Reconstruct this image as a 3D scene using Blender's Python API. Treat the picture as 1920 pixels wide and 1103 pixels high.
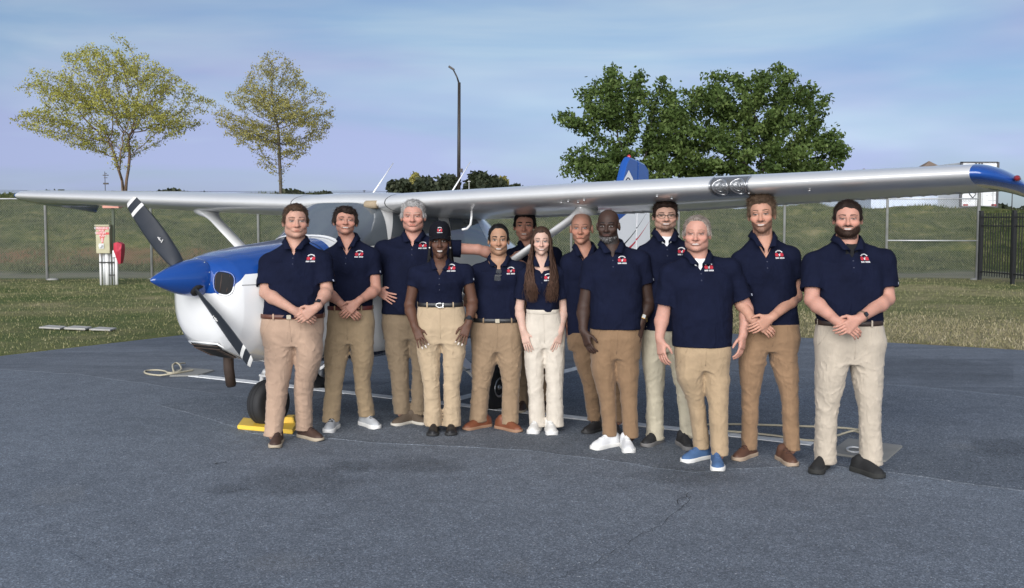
import bpy, bmesh, math, random
import numpy as np
from mathutils import Vector, Matrix
from mathutils.bvhtree import BVHTree
for o in list(bpy.data.objects): bpy.data.objects.remove(o)
S = bpy.context.scene
C = S.collection
rad = math.radians

# ---------------------------------------------------------------- camera
F, CX, CY, HC = 1996.0, 960.0, 551.5, 1.706
PITCH = math.atan((551.5 - 414.0) / F)
cam = bpy.data.cameras.new('camera'); camo = bpy.data.objects.new('camera', cam); C.objects.link(camo)
cam.sensor_width = 36.0; cam.lens = F / 1920 * 36.0; cam.clip_end = 6000; cam.clip_start = 0.05
camo.location = (0, 0, HC); camo.rotation_euler = (math.pi / 2 - PITCH, 0, 0)
S.camera = camo
# ---------------------------------------------------------------- sky and sun
SUN_EL, SUN_AZ = rad(14), rad(193)      # azimuth measured from +Y clockwise: behind the camera, a little to the left
w = bpy.data.worlds.new('World'); S.world = w; w.use_nodes = True
nt = w.node_tree; nt.nodes.clear()
def N(tree, t, **kw):
    n = tree.nodes.new(t)
    for k, v in kw.items(): setattr(n, k, v)
    return n
out = N(nt, 'ShaderNodeOutputWorld'); bg = N(nt, 'ShaderNodeBackground'); bg.inputs[1].default_value = 0.05
sky = N(nt, 'ShaderNodeTexSky', sky_type='NISHITA', sun_disc=False)
sky.sun_elevation = SUN_EL; sky.sun_rotation = SUN_AZ; sky.air_density = 1.0; sky.dust_density = .6; sky.ozone_density = 3.0
tc = N(nt, 'ShaderNodeTexCoord')
mp = N(nt, 'ShaderNodeMapping'); mp.inputs['Scale'].default_value = (1.3, 1.3, 7.0); mp.inputs['Rotation'].default_value = (rad(4), rad(9), 0)
nt.links.new(tc.outputs['Generated'], mp.inputs[0])
nz = N(nt, 'ShaderNodeTexNoise'); nz.inputs['Scale'].default_value = 1.5; nz.inputs['Detail'].default_value = 5; nz.inputs['Roughness'].default_value = .52; nz.inputs['Distortion'].default_value = .6
nt.links.new(mp.outputs[0], nz.inputs['Vector'])
cr = N(nt, 'ShaderNodeValToRGB'); cr.color_ramp.elements[0].position = .38; cr.color_ramp.elements[0].color = (0, 0, 0, 1)
cr.color_ramp.elements[1].position = .60; cr.color_ramp.elements[1].color = (1, 1, 1, 1)
nt.links.new(nz.outputs[0], cr.inputs[0])
mp2 = N(nt, 'ShaderNodeMapping'); mp2.inputs['Scale'].default_value = (1.0, 1.0, 5.0); mp2.inputs['Location'].default_value = (3.1, 1.7, .4); mp2.inputs['Rotation'].default_value = (rad(-3), rad(6), 0)
nt.links.new(tc.outputs['Generated'], mp2.inputs[0])
nz2 = N(nt, 'ShaderNodeTexNoise'); nz2.inputs['Scale'].default_value = 2.1; nz2.inputs['Detail'].default_value = 4; nz2.inputs['Roughness'].default_value = .5
nt.links.new(mp2.outputs[0], nz2.inputs['Vector'])
cc = N(nt, 'ShaderNodeValToRGB')      # thin cloud: lavender where thick, pale where lit
cc.color_ramp.elements[0].position = .38; cc.color_ramp.elements[0].color = (1.75, 2.0, 3.15, 1)
cc.color_ramp.elements[1].position = .62; cc.color_ramp.elements[1].color = (2.35, 2.95, 3.55, 1)
nt.links.new(nz2.outputs[0], cc.inputs[0])
mx = N(nt, 'ShaderNodeMix', data_type='RGBA')
mfac = N(nt, 'ShaderNodeMath', operation='MULTIPLY_ADD'); mfac.inputs[1].default_value = .55; mfac.inputs[2].default_value = .36
nt.links.new(cr.outputs[0], mfac.inputs[0])
nt.links.new(mfac.outputs[0], mx.inputs[0])
tint = N(nt, 'ShaderNodeMix', data_type='RGBA', blend_type='MULTIPLY'); tint.inputs[0].default_value = 1
tint.inputs[7].default_value = (.33, .385, .47, 1)
nt.links.new(sky.outputs[0], tint.inputs[6])
bw = N(nt, 'ShaderNodeRGBToBW'); nt.links.new(sky.outputs[0], bw.inputs[0])
lit = N(nt, 'ShaderNodeMath', operation='MULTIPLY_ADD'); nt.links.new(bw.outputs[0], lit.inputs[0]); lit.inputs[1].default_value = .125; lit.inputs[2].default_value = .42
cl = N(nt, 'ShaderNodeVectorMath', operation='SCALE'); nt.links.new(cc.outputs[0], cl.inputs[0]); nt.links.new(lit.outputs[0], cl.inputs['Scale'])   # clouds are brighter towards the low sun
nt.links.new(tint.outputs[2], mx.inputs[6]); nt.links.new(cl.outputs[0], mx.inputs[7])
nt.links.new(mx.outputs[2], bg.inputs[0]); nt.links.new(bg.outputs[0], out.inputs[0])
sl = bpy.data.lights.new('sun', 'SUN'); sl.energy = 1.5; sl.angle = rad(70); sl.color = (1.0, .975, .955)
so = bpy.data.objects.new('sun', sl); C.objects.link(so)
sd = Vector((math.sin(SUN_AZ) * math.cos(SUN_EL), math.cos(SUN_AZ) * math.cos(SUN_EL), math.sin(SUN_EL)))
so.rotation_euler = sd.to_track_quat('Z', 'Y').to_euler(); so.location = sd * 50
S.view_settings.view_transform = 'Standard'; S.view_settings.look = 'None'; S.view_settings.gamma = 1
S.view_settings.use_curve_mapping = False; S.view_settings.exposure = 2.2

# ---------------------------------------------------------------- helpers
cp, sp = math.cos(PITCH), math.sin(PITCH)
def ray(u, v):
    xn, yn = (u - CX) / F, (CY - v) / F
    return Vector((xn, cp + yn * sp, -sp + yn * cp))
def at(u, v, Y):
    d = ray(u, v); t = Y / d.y
    return Vector((d.x * t, Y, HC + d.z * t))
def gp(u, v, z=0.0):
    d = ray(u, v); t = (z - HC) / d.z
    return Vector((d.x * t, d.y * t, z))
def mesh_np(name, V, Fc, smooth=True, col=None):
    V = np.asarray(V, np.float32); Fc = np.asarray(Fc, np.int32)
    me = bpy.data.meshes.new(name); k = Fc.shape[1]
    me.vertices.add(len(V)); me.vertices.foreach_set('co', V.ravel())
    me.loops.add(Fc.size); me.loops.foreach_set('vertex_index', Fc.ravel())
    me.polygons.add(len(Fc)); me.polygons.foreach_set('loop_start', np.arange(0, Fc.size, k, dtype=np.int32))
    me.update(calc_edges=True)
    if smooth: me.polygons.foreach_set('use_smooth', np.ones(len(Fc), bool))
    if col is not None:
        a = me.color_attributes.new('Col', 'FLOAT_COLOR', 'POINT')
        a.data.foreach_set('color', np.asarray(col, np.float32).ravel())
    me.validate(); return me
def link(name, me, mat=None, parent=None, kind=None, label=None, cat=None, group=None):
    o = bpy.data.objects.new(name, me); C.objects.link(o)
    if mat is not None and me is not None and not me.materials: me.materials.append(mat)
    if parent is not None: o.parent = parent
    if kind: o['kind'] = kind
    if label: o['label'] = label
    if cat: o['category'] = cat
    if group: o['group'] = group
    return o
def thing(name, loc, label, cat, group=None, rz=0):
    o = link(name, None, None, None, None, label, cat, group); o.location = loc; o.rotation_euler = (0, 0, rz)
    o.empty_display_size = .1
    return o
class MB:
    def __init__(s): s.v = []; s.f = []
    def add(s, v, f):
        b = len(s.v); s.v += [tuple(p) for p in v]; s.f += [tuple(i + b for i in q) for q in f]; return s
    def box(s, c, d, R=None):
        v = []
        for x in (-.5, .5):
            for y in (-.5, .5):
                for z in (-.5, .5):
                    p = Vector((x * d[0], y * d[1], z * d[2]))
                    if R is not None: p = R @ p
                    v.append(p + Vector(c))
        return s.add(v, [(0, 1, 3, 2), (4, 6, 7, 5), (0, 4, 5, 1), (2, 3, 7, 6), (0, 2, 6, 4), (1, 5, 7, 3)])
    def tube(s, pts, r, n=8, cap=True):
        pts = [Vector(p) for p in pts]; m = len(pts)
        if not hasattr(r, '__len__'): r = [r] * m
        up = None; v = []
        for i, p in enumerate(pts):
            t = (pts[min(i + 1, m - 1)] - pts[max(i - 1, 0)]).normalized()
            if up is None:
                up = Vector((0, 0, 1)) if abs(t.z) < .9 else Vector((1, 0, 0))
            a = t.cross(up)
            if a.length < 1e-6: a = t.orthogonal()
            a.normalize(); b = a.cross(t).normalized(); up = b
            for k in range(n):
                q = 2 * math.pi * k / n
                v.append(p + (a * math.cos(q) + b * math.sin(q)) * r[i])
        f = []
        for i in range(m - 1):
            for k in range(n):
                k2 = (k + 1) % n
                f.append((i * n + k, i * n + k2, (i + 1) * n + k2, (i + 1) * n + k))
        if cap: f.append(tuple(range(n))[::-1]); f.append(tuple((m - 1) * n + k for k in range(n)))
        return s.add(v, f)
    def lathe(s, prof, M=None, n=24):
        v = []; m = len(prof)
        for (r, z) in prof:
            for k in range(n):
                q = 2 * math.pi * k / n; p = Vector((r * math.cos(q), r * math.sin(q), z))
                v.append(M @ p if M is not None else p)
        f = [(i * n + k, i * n + (k + 1) % n, (i + 1) * n + (k + 1) % n, (i + 1) * n + k) for i in range(m - 1) for k in range(n)]
        f.append(tuple(range(n))[::-1]); f.append(tuple((m - 1) * n + k for k in range(n)))
        return s.add(v, f)
    def sheet(s, P, thick=None):
        n = len(P); s.add(P, [tuple(range(n))]); return s
    def slab(s, P, h):
        n = len(P); v = [Vector(p) for p in P] + [Vector(p) + Vector((0, 0, h)) for p in P]
        f = [tuple(range(n))[::-1], tuple(range(n, 2 * n))] + [(i, (i + 1) % n, n + (i + 1) % n, n + i) for i in range(n)]
        return s.add(v, f)
    def mesh(s, name, smooth=False, bevel=0):
        me = bpy.data.meshes.new(name); me.from_pydata(s.v, [], s.f); me.update()
        bm = bmesh.new(); bm.from_mesh(me)
        bmesh.ops.recalc_face_normals(bm, faces=bm.faces)
        if bevel: bmesh.ops.bevel(bm, geom=list(bm.edges), offset=bevel, segments=2, affect='EDGES')
        bm.to_mesh(me); bm.free()
        if smooth:
            for p in me.polygons: p.use_smooth = True
        return me
    def build(s, name, mat, parent=None, smooth=False, bevel=0, **kw):
        return link(name, s.mesh(name, smooth, bevel), mat, parent, **kw)
def autosmooth(o, ang=40):
    m = o.data
    for p in m.polygons: p.use_smooth = True
    try: m.set_sharp_from_angle(angle=rad(ang))
    except Exception: pass
    return o
# ---------------------------------------------------------------- materials
def mat(name, col, rough=.6, metal=0., spec=.5, coat=0., bump=None, var=None, sub=0., vcol=False, sheen=0, trans=0, emit=None):
    """bump=(scale,strength,distance)  var=(scale,amount,colour2)"""
    m = bpy.data.materials.new(name); m.use_nodes = True; t = m.node_tree; b = t.nodes['Principled BSDF']
    b.inputs['Roughness'].default_value = rough; b.inputs['Metallic'].default_value = metal
    b.inputs['Specular IOR Level'].default_value = spec; b.inputs['Coat Weight'].default_value = coat; b.inputs['Coat Roughness'].default_value = .04
    if sheen: b.inputs['Sheen Weight'].default_value = sheen
    if trans: b.inputs['Transmission Weight'].default_value = trans
    c4 = (*col, 1); b.inputs['Base Color'].default_value = c4; src = None
    tcn = N(t, 'ShaderNodeTexCoord')
    if vcol:
        a = N(t, 'ShaderNodeVertexColor', layer_name='Col'); src = a.outputs[0]
    if var:
        n = N(t, 'ShaderNodeTexNoise'); n.inputs['Scale'].default_value = var[0]; n.inputs['Detail'].default_value = 5
        t.links.new(tcn.outputs['Object'], n.inputs['Vector'])
        r = N(t, 'ShaderNodeMapRange'); r.inputs[1].default_value = .35; r.inputs[2].default_value = .65; r.inputs[3].default_value = 0; r.inputs[4].default_value = var[1]
        t.links.new(n.outputs[0], r.inputs[0])
        x = N(t, 'ShaderNodeMix', data_type='RGBA'); t.links.new(r.outputs[0], x.inputs[0])
        if src: t.links.new(src, x.inputs[6])
        else: x.inputs[6].default_value = c4
        x.inputs[7].default_value = (*var[2], 1); src = x.outputs[2]
    if src: t.links.new(src, b.inputs['Base Color'])
    if sub:
        b.inputs['Subsurface Weight'].default_value = sub; b.inputs['Subsurface Radius'].default_value = (.012, .005, .003); b.inputs['Subsurface Scale'].default_value = 1
    if bump:
        n = N(t, 'ShaderNodeTexNoise'); n.inputs['Scale'].default_value = bump[0]; n.inputs['Detail'].default_value = 4
        t.links.new(tcn.outputs['Object'], n.inputs['Vector'])
        bp = N(t, 'ShaderNodeBump'); bp.inputs['Strength'].default_value = bump[1]; bp.inputs['Distance'].default_value = bump[2]
        t.links.new(n.outputs[0], bp.inputs['Height']); t.links.new(bp.outputs[0], b.inputs['Normal'])
    if emit:
        b.inputs['Emission Color'].default_value = (*emit[0], 1); b.inputs['Emission Strength'].default_value = emit[1]
    return m
def ramp(t, src, stops):
    r = N(t, 'ShaderNodeValToRGB'); e = r.color_ramp.elements
    while len(e) < len(stops): e.new(.5)
    for q, (p, c) in zip(e, stops): q.position = p; q.color = (*c, 1) if len(c) == 3 else c
    t.links.new(src, r.inputs[0]); return r.outputs[0]
def noise(t, vec, scale, detail=4, rough=.55, dist=0):
    n = N(t, 'ShaderNodeTexNoise'); n.inputs['Scale'].default_value = scale; n.inputs['Detail'].default_value = detail
    n.inputs['Roughness'].default_value = rough; n.inputs['Distortion'].default_value = dist
    t.links.new(vec, n.inputs['Vector']); return n.outputs[0]
def mixc(t, fac, a, b, mode='MIX'):
    x = N(t, 'ShaderNodeMix', data_type='RGBA', blend_type=mode)
    for s, i in ((fac, 0), (a, 6), (b, 7)):
        if isinstance(s, (int, float)): x.inputs[i].default_value = s
        elif isinstance(s, tuple): x.inputs[i].default_value = (*s, 1)
        else: t.links.new(s, x.inputs[i])
    return x.outputs[2]
def math_(t, op, a, b=None, c=None):
    x = N(t, 'ShaderNodeMath', operation=op)
    for i, s in enumerate((a, b, c)):
        if s is None: continue
        if isinstance(s, (int, float)): x.inputs[i].default_value = s
        else: t.links.new(s, x.inputs[i])
    return x.outputs[0]
def newmat(name, rough=.8, spec=.4):
    m = bpy.data.materials.new(name); m.use_nodes = True; t = m.node_tree; b = t.nodes['Principled BSDF']
    b.inputs['Roughness'].default_value = rough; b.inputs['Specular IOR Level'].default_value = spec
    tcn = N(t, 'ShaderNodeTexCoord'); return m, t, b, tcn.outputs['Object']
def asphalt(name, c0, c1, speck=1.0, seed=0, streak=False):
    m, t, b, v = newmat(name, .78, .35)
    mpn = N(t, 'ShaderNodeMapping'); mpn.inputs['Location'].default_value = (seed * 3.7, seed * 1.3, 0); t.links.new(v, mpn.inputs[0]); v = mpn.outputs[0]
    big = noise(t, v, .45, 5, .6, .4)
    if streak:
        mq = N(t, 'ShaderNodeMapping'); mq.inputs['Rotation'].default_value = (0, 0, rad(24)); mq.inputs['Scale'].default_value = (.35, 2.2, 1); t.links.new(v, mq.inputs[0])
        big = noise(t, mq.outputs[0], 1.1, 6, .65, 1.0)
    col = ramp(t, big, [(.30, c0), (.68, c1)])
    fine = noise(t, v, 130, 3, .7)
    sp1 = ramp(t, fine, [(.34, (.35, .36, .38)), (.50, (1, 1, 1)), (.68, (2.0, 2.0, 2.0))])
    col = mixc(t, .8 * speck, col, sp1, 'MULTIPLY')
    vo = N(t, 'ShaderNodeTexVoronoi'); vo.inputs['Scale'].default_value = 95; t.links.new(v, vo.inputs['Vector'])
    tone = N(t, 'ShaderNodeSeparateColor'); t.links.new(vo.outputs['Color'], tone.inputs[0])
    sel = math_(t, 'GREATER_THAN', tone.outputs[0], .965)
    near = math_(t, 'LESS_THAN', vo.outputs['Distance'], .42)
    col = mixc(t, math_(t, 'MULTIPLY', math_(t, 'MULTIPLY', sel, near), .75), col, (.36, .36, .36))
    col = mixc(t, .75 * speck, col, ramp(t, tone.outputs[1], [(0, (.50, .51, .53)), (.5, (.95, .95, .95)), (.85, (1.25, 1.25, 1.25)), (1, (1.8, 1.8, 1.8))]), 'MULTIPLY')
    med = noise(t, v, 6, 4, .6)
    col = mixc(t, 1.0, col, ramp(t, med, [(.3, (.86, .86, .87)), (.7, (1.1, 1.1, 1.1))]), 'MULTIPLY')
    t.links.new(col, b.inputs['Base Color'])
    bp = N(t, 'ShaderNodeBump'); bp.inputs['Strength'].default_value = .6 * speck; bp.inputs['Distance'].default_value = .006
    t.links.new(fine, bp.inputs['Height']); t.links.new(bp.outputs[0], b.inputs['Normal'])
    return m
M_asph = asphalt('asphalt', (.112, .128, .149), (.150, .171, .197), 1.0)
M_asph_far = asphalt('asphalt_worn', (.080, .091, .106), (.140, .158, .182), .6, 2, True)
M_asph_mid = asphalt('asphalt_mid', (.090, .103, .119), (.142, .161, .186), 1.0, 5)
M_asph_near = asphalt('asphalt_near', (.122, .141, .165), (.158, .181, .209), .8, 7)
# ground: lawn, gravel track behind the fence, weedy bank
def ground_mat():
    m, t, b, v = newmat('lawn', .95, .15)
    sepn = N(t, 'ShaderNodeSeparateXYZ'); t.links.new(v, sepn.inputs[0]); x, y, z = sepn.outputs
    n1 = noise(t, v, .30, 5, .6, .5); n2 = noise(t, v, 2.2, 5, .65); n3 = noise(t, v, 34, 4, .7)
    lawn = ramp(t, n1, [(.36, (.105, .132, .045)), (.50, (.190, .192, .088)), (.62, (.285, .255, .145))])
    lawn = mixc(t, .75, lawn, ramp(t, n2, [(.3, (.62, .68, .55)), (.7, (1.25, 1.2, 1.15))]), 'MULTIPLY')
    dry = math_(t, 'MULTIPLY', N_smooth(t, x, 0.5, 6.5), N_smooth(t, y, 20.5, 16.0))
    lawn = mixc(t, math_(t, 'MULTIPLY', dry, .8), lawn, mixc(t, ramp(t, n2, [(.3, (0, 0, 0)), (.7, (1, 1, 1))]), (.17, .15, .075), (.38, .32, .20)))
    green = math_(t, 'MULTIPLY', N_smooth(t, x, -4.6, -7.2), ramp(t, noise(t, v, .8, 3), [(.42, (0, 0, 0)), (.55, (1, 1, 1))]))
    lawn = mixc(t, math_(t, 'MULTIPLY', green, .5), lawn, (.065, .115, .028))
    bank = ramp(t, noise(t, v, 1.3, 6, .7, .8), [(.32, (.020, .034, .009)), (.45, (.052, .073, .020)), (.58, (.098, .110, .040)), (.74, (.19, .175, .088))])
    mqb = N(t, 'ShaderNodeMapping'); mqb.inputs['Scale'].default_value = (.16, .16, .75); t.links.new(v, mqb.inputs[0])
    bank = mixc(t, 1.0, bank, ramp(t, noise(t, mqb.outputs[0], 1.6, 4, .6, .6), [(.32, (.55, .62, .50)), (.5, (1, 1, 1)), (.68, (1.75, 1.5, 1.35))]), 'MULTIPLY')
    fb = N_smooth(t, math_(t, 'ADD', y, math_(t, 'MULTIPLY', n2, 2.0)), 33.0, 34.6)
    col = mixc(t, fb, lawn, bank)
    # clay strip low on the bank at the left
    zz = math_(t, 'ADD', z, math_(t, 'MULTIPLY', math_(t, 'SUBTRACT', n2, .5), .55))
    clay = math_(t, 'MULTIPLY', N_smooth(t, zz, .14, .34), N_smooth(t, zz, .85, .55))
    clay = math_(t, 'MULTIPLY', clay, math_(t, 'MULTIPLY', N_smooth(t, x, -2.5, -6.5), N_smooth(t, y, 33, 35)))
    clay = math_(t, 'MULTIPLY', clay, ramp(t, noise(t, v, .9, 4), [(.36, (.1, .1, .1)), (.58, (1, 1, 1))]))
    col = mixc(t, math_(t, 'MULTIPLY', clay, .8), col, (.21, .115, .062))
    # pale gravel track
    yw = math_(t, 'ADD', y, math_(t, 'MULTIPLY', n1, 1.2))
    tr = math_(t, 'MULTIPLY', N_smooth(t, yw, 31.9, 32.5), N_smooth(t, yw, 35.2, 34.4))
    col = mixc(t, math_(t, 'MULTIPLY', tr, .65), col, (.20, .195, .15))
    bare = math_(t, 'MULTIPLY', N_smooth(t, yw, 29.2, 30.4), N_smooth(t, yw, 32.4, 31.6))
    col = mixc(t, math_(t, 'MULTIPLY', math_(t, 'MULTIPLY', bare, ramp(t, n2, [(.4, (.2, .2, .2)), (.6, (1, 1, 1))])), .6), col, (.10, .085, .055))
    col = mixc(t, .8, col, ramp(t, n3, [(.3, (.5, .5, .5)), (.7, (1.4, 1.4, 1.4))]), 'MULTIPLY')
    t.links.new(col, b.inputs['Base Color'])
    bp = N(t, 'ShaderNodeBump'); bp.inputs['Strength'].default_value = .9; bp.inputs['Distance'].default_value = .05
    t.links.new(math_(t, 'ADD', n3, n2), bp.inputs['Height']); t.links.new(bp.outputs[0], b.inputs['Normal'])
    return m
def N_smooth(t, s, a, b_):
    r = N(t, 'ShaderNodeMapRange', interpolation_type='SMOOTHSTEP'); t.links.new(s, r.inputs[0])
    if a < b_: r.inputs[1].default_value = a; r.inputs[2].default_value = b_; r.inputs[3].default_value = 0; r.inputs[4].default_value = 1
    else: r.inputs[1].default_value = b_; r.inputs[2].default_value = a; r.inputs[3].default_value = 1; r.inputs[4].default_value = 0
    return r.outputs[0]
M_ground = ground_mat()
M_white = mat('line_paint', (.72, .73, .72), .8, var=(14, .5, (.40, .41, .42)))
M_conc = mat('concrete', (.25, .247, .228), .85, var=(3, .8, (.18, .178, .165)), bump=(60, .3, .004))
M_galv = mat('galvanised', (.50, .51, .51), .5, .5, var=(5, .5, (.3, .3, .3)))
M_iron = mat('black_iron', (.012, .012, .013), .45)
M_rope = mat('rope', (.42, .38, .28), .9, bump=(220, .8, .004))

# ---------------------------------------------------------------- ground, apron
def sstep(a, b, x):
    t = np.clip((x - a) / (b - a), 0, 1); return t * t * (3 - 2 * t)
rng = np.random.default_rng(7)
_K = rng.normal(size=(24, 2)); _K /= np.linalg.norm(_K, axis=1)[:, None]; _P = rng.uniform(0, 6.28, 24); _L = np.geomspace(.5, 9, 24)
def bumps(x, y):
    r = 0
    for k in range(24): r = r + np.sin((x * _K[k, 0] + y * _K[k, 1]) * 6.28 / _L[k] + _P[k]) * (.012 * _L[k] ** .7)
    return r
EDGE = [(-2.6, 19.6), (-6.44, 13.4), (-14.8, -.1), (-40, -41), (60, -41), (56.7, -16), (6.7, 14.0)]
def lawn_side(x, y):   # >0 outside the apron
    d1 = ((x + 6.44) * 2.7 - (y - 13.4) * 1.67) / math.hypot(2.7, 1.67)      # >0 right of the left edge
    d2 = -((x - 6.7) * 1.5 + (y - 14.0) * 2.5) / math.hypot(2.5, 1.5)         # >0 near side of the right edge
    return -np.minimum(d1, d2)
def gz(x, y):
    x = np.asarray(x, float); y = np.asarray(y, float)
    top = 2.25 + .38 * sstep(2, -8, x) - .12 * sstep(10, 16, x)
    bank = top * sstep(33.6, 45.5, y) ** .85
    b = bumps(x, y)
    z = bank + b * (.12 + 1.0 * sstep(33, 37, y) * (1 - .5 * sstep(46, 60, y)))
    out_ = lawn_side(x, y)
    z = z * sstep(0, 1.5, out_) + np.where(out_ > .04, .012, -.05)
    return z
def axis(segs):
    r = [];
    for a, b, s in segs: r.append(np.arange(a, b, s))
    return np.concatenate(r + [np.array([segs[-1][1]])])
gx = axis([(-2500, -300, 200), (-300, -60, 20), (-60, -22, 2), (-22, 22, .22), (22, 60, 2), (60, 300, 20), (300, 2500, 200)])
gy = axis([(-300, -40, 20), (-40, 9, 3), (9, 50, .22), (50, 90, 2), (90, 400, 20), (400, 4000, 200)])
XX, YY = np.meshgrid(gx, gy, indexing='ij')
V = np.stack([XX, YY, gz(XX, YY)], -1).reshape(-1, 3)
n1_, n2_ = XX.shape
I = np.arange(n1_ * n2_).reshape(n1_, n2_)
Q = np.stack([I[:-1, :-1], I[1:, :-1], I[1:, 1:], I[:-1, 1:]], -1).reshape(-1, 4)
link('ground', mesh_np('ground', V, Q), M_ground, kind='structure')
MB().sheet([(x, y, 0) for x, y in EDGE][::-1]).build('apron', M_asph, kind='structure')
def wavy(pts, amp=.03, step=.25, seed=1):
    r = random.Random(seed); o = []
    for (a, b) in zip(pts[:-1], pts[1:]):
        a, b = Vector(a), Vector(b); n = max(2, int((b - a).length / step))
        for i in range(n):
            p = a.lerp(b, i / n); o.append((p.x + r.uniform(-amp, amp), p.y + r.uniform(-amp, amp), p.z))
    o.append(tuple(pts[-1])); return o
def sheet_px(name, px, m, z, kind='structure', amp=.02, **kw):
    P = [gp(u, v, z) for u, v in px]; P.append(P[0])
    P = wavy(P, amp)[:-1]
    o = MB().sheet(P).build(name, m, kind=kind, **kw)
    if o.data.polygons[0].normal.z < 0: o.data.flip_normals()
    return o
def poly_ground(name, P, m, z, amp=.02, solid=False, **kw):
    P = [Vector((p[0], p[1], z)) for p in P]; P.append(P[0]); P = wavy(P, amp)[:-1]
    if solid: return MB().slab([Vector(p) - Vector((0, 0, z + .02)) for p in P], z + .02).build(name, m, **kw)
    o = MB().sheet(P).build(name, m, **kw)
    if o.data.polygons[0].normal.z < 0: o.data.flip_normals()
    return o
g = lambda u, v: tuple(gp(u, v))[:2]
# worn strip along the far edge of the apron
a0, a1, a2, a3, a4 = g(-60, 686), g(180, 702), g(520, 750), g(1010, 672), g(1375, 697)
poly_ground('asphalt_strip', [g(-60, 679), g(0, 692), g(140, 702), g(270, 719), g(400, 737), g(560, 757), g(800, 700), g(1100, 684), g(1375, 697), g(1560, 711), g(1740, 727), g(1990, 750), (8.4, 12.95), (6.6, 14.02), (-2.58, 19.5), (-6.4, 13.4)], M_asph_far, .002, .03, True, kind='structure')
poly_ground('asphalt_strip', [g(400, 739), g(560, 759), g(800, 702), g(1100, 687), g(1375, 700), g(1560, 714), g(1740, 730), g(1990, 753), g(1990, 931), g(1800, 905), g(1665, 886), g(1560, 873), g(1300, 885), g(1000, 845), g(700, 830), g(480, 812), g(300, 760)], M_asph_mid, .004, .03, True, kind='structure')
poly_ground('asphalt_strip', [g(-80, 985), g(60, 1018), g(180, 1056), g(330, 1106), g(460, 1160), (-1.3, 2), (-6, 2)], M_asph_near, .006, .03, True, kind='structure')
# stains and cracks, real marks on the surface
def stain_mat(name, col, alpha):
    m, t, b, v = newmat(name, .7, .3); b.inputs['Base Color'].default_value = (*col, 1)
    g_ = N(t, 'ShaderNodeTexCoord').outputs['Generated']
    d = N(t, 'ShaderNodeVectorMath', operation='DISTANCE'); fl_ = N(t, 'ShaderNodeVectorMath', operation='MULTIPLY'); t.links.new(g_, fl_.inputs[0]); fl_.inputs[1].default_value = (1, 1, 0); t.links.new(fl_.outputs[0], d.inputs[0]); d.inputs[1].default_value = (.5, .5, 0)
    n = noise(t, v, 3.5, 5, .65, .5)
    e = math_(t, 'ADD', d.outputs['Value'], math_(t, 'MULTIPLY', math_(t, 'SUBTRACT', n, .5), .55))
    t.links.new(math_(t, 'MULTIPLY', N_smooth(t, e, .46, .18), alpha), b.inputs['Alpha'])
    return m
M_stain = stain_mat('oil_stain', (.03, .032, .034), .16)
M_stain2 = stain_mat('pale_scuff', (.30, .31, .32), .16)
_sz = [.0045]
def stain(u0, v0, u1, v1, m=None, z=None):
    z = _sz[0]; _sz[0] += .0003
    poly_ground('stain', [g(u0, v1), g(u1, v1), g(u1, v0), g(u0, v0)], m or M_stain, z, .0, kind='structure')
stain(450, 868, 690, 945); stain(610, 860, 720, 890); stain(1820, 815, 1990, 872); stain(1560, 660, 1900, 735); stain(380, 905, 470, 935)
stain(640, 770, 1120, 815, None, .0085); stain(1150, 870, 1420, 920, None, .0085); stain(700, 850, 900, 900, None, .009)
stain(440, 1030, 620, 1092, M_stain2); stain(930, 1040, 1010, 1095, M_stain2); stain(1770, 830, 1830, 850, M_stain2); stain(60, 905, 160, 960, M_stain2)
M_crack = mat('crack', (.012, .012, .013), .95)
def crack(px, w0=.006, seed=3):
    P = [gp(u, v, .0070) for u, v in px]; P = [Vector(p) for p in wavy(P, .022, .05, seed)]
    r = random.Random(seed); mb = MB(); v = []
    for i, p in enumerate(P):
        t = (P[min(i + 1, len(P) - 1)] - P[max(i - 1, 0)]).normalized(); nrm = Vector((-t.y, t.x, 0)); ww = w0 * r.uniform(.25, 1.1)
        v += [p + nrm * ww, p - nrm * ww]
    mb.add(v, [(2 * i, 2 * i + 1, 2 * i + 3, 2 * i + 2) for i in range(len(P) - 1)])
    o = mb.build('crack', M_crack, kind='structure')
crack([(1028, 1090), (1102, 1062), (1150, 1030), (1200, 1005), (1235, 985), (1262, 965), (1296, 930)], .0020, 3)
crack([(405, 871), (415, 867), (423, 865)], .008, 8)
crack([(1272, 945), (1282, 930), (1290, 925)], .004, 9)

# painted tie-down T
def stripe(p0, p1, w, z=.010, name='painted_line'):
    a, b = gp(*p0), gp(*p1); t = (b - a).normalized(); nrm = Vector((-t.y, t.x, 0)) * w / 2
    L = [a + nrm, b + nrm, b - nrm, a - nrm]
    poly_ground(name, L, M_white, z, .004, True, kind='structure')
stripe((362, 705), (1524, 834), .125, .0098); stripe((856, 750), (1100, 687), .12, .0112)
# tie-down pads, vault covers
def slab_px(name, px, h, m, label, cat, z=0.0, group=None):
    P = [gp(u, v) + Vector((0, 0, z)) for u, v in px]
    return MB().slab(P, h).build(name, m, None, bevel=.003, label=label, cat=cat, group=group)
slab_px('tie_down_pad', [(318, 707), (372, 706), (402, 697), (352, 692), (330, 696)], .018, M_conc, 'small grey concrete tie-down pad under the coiled rope beyond the propeller', 'concrete pad')
slab_px('tie_down_pad', [(1553, 853), (1660, 868), (1692, 840), (1590, 826)], .020, M_conc, 'large concrete tie-down pad with iron ring behind a bearded man\'s shoes', 'concrete pad')
rp = gp(1602, 851)
MB().tube([(rp.x + .055 * math.cos(k * .5236), rp.y + .04 * math.sin(k * .5236), .030 + .012 * math.sin(k * .5236)) for k in range(13)], .008, 6).build('tie_down_ring', M_galv, None, True, label='iron ring set in the large concrete tie-down pad', cat='ring')
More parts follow.
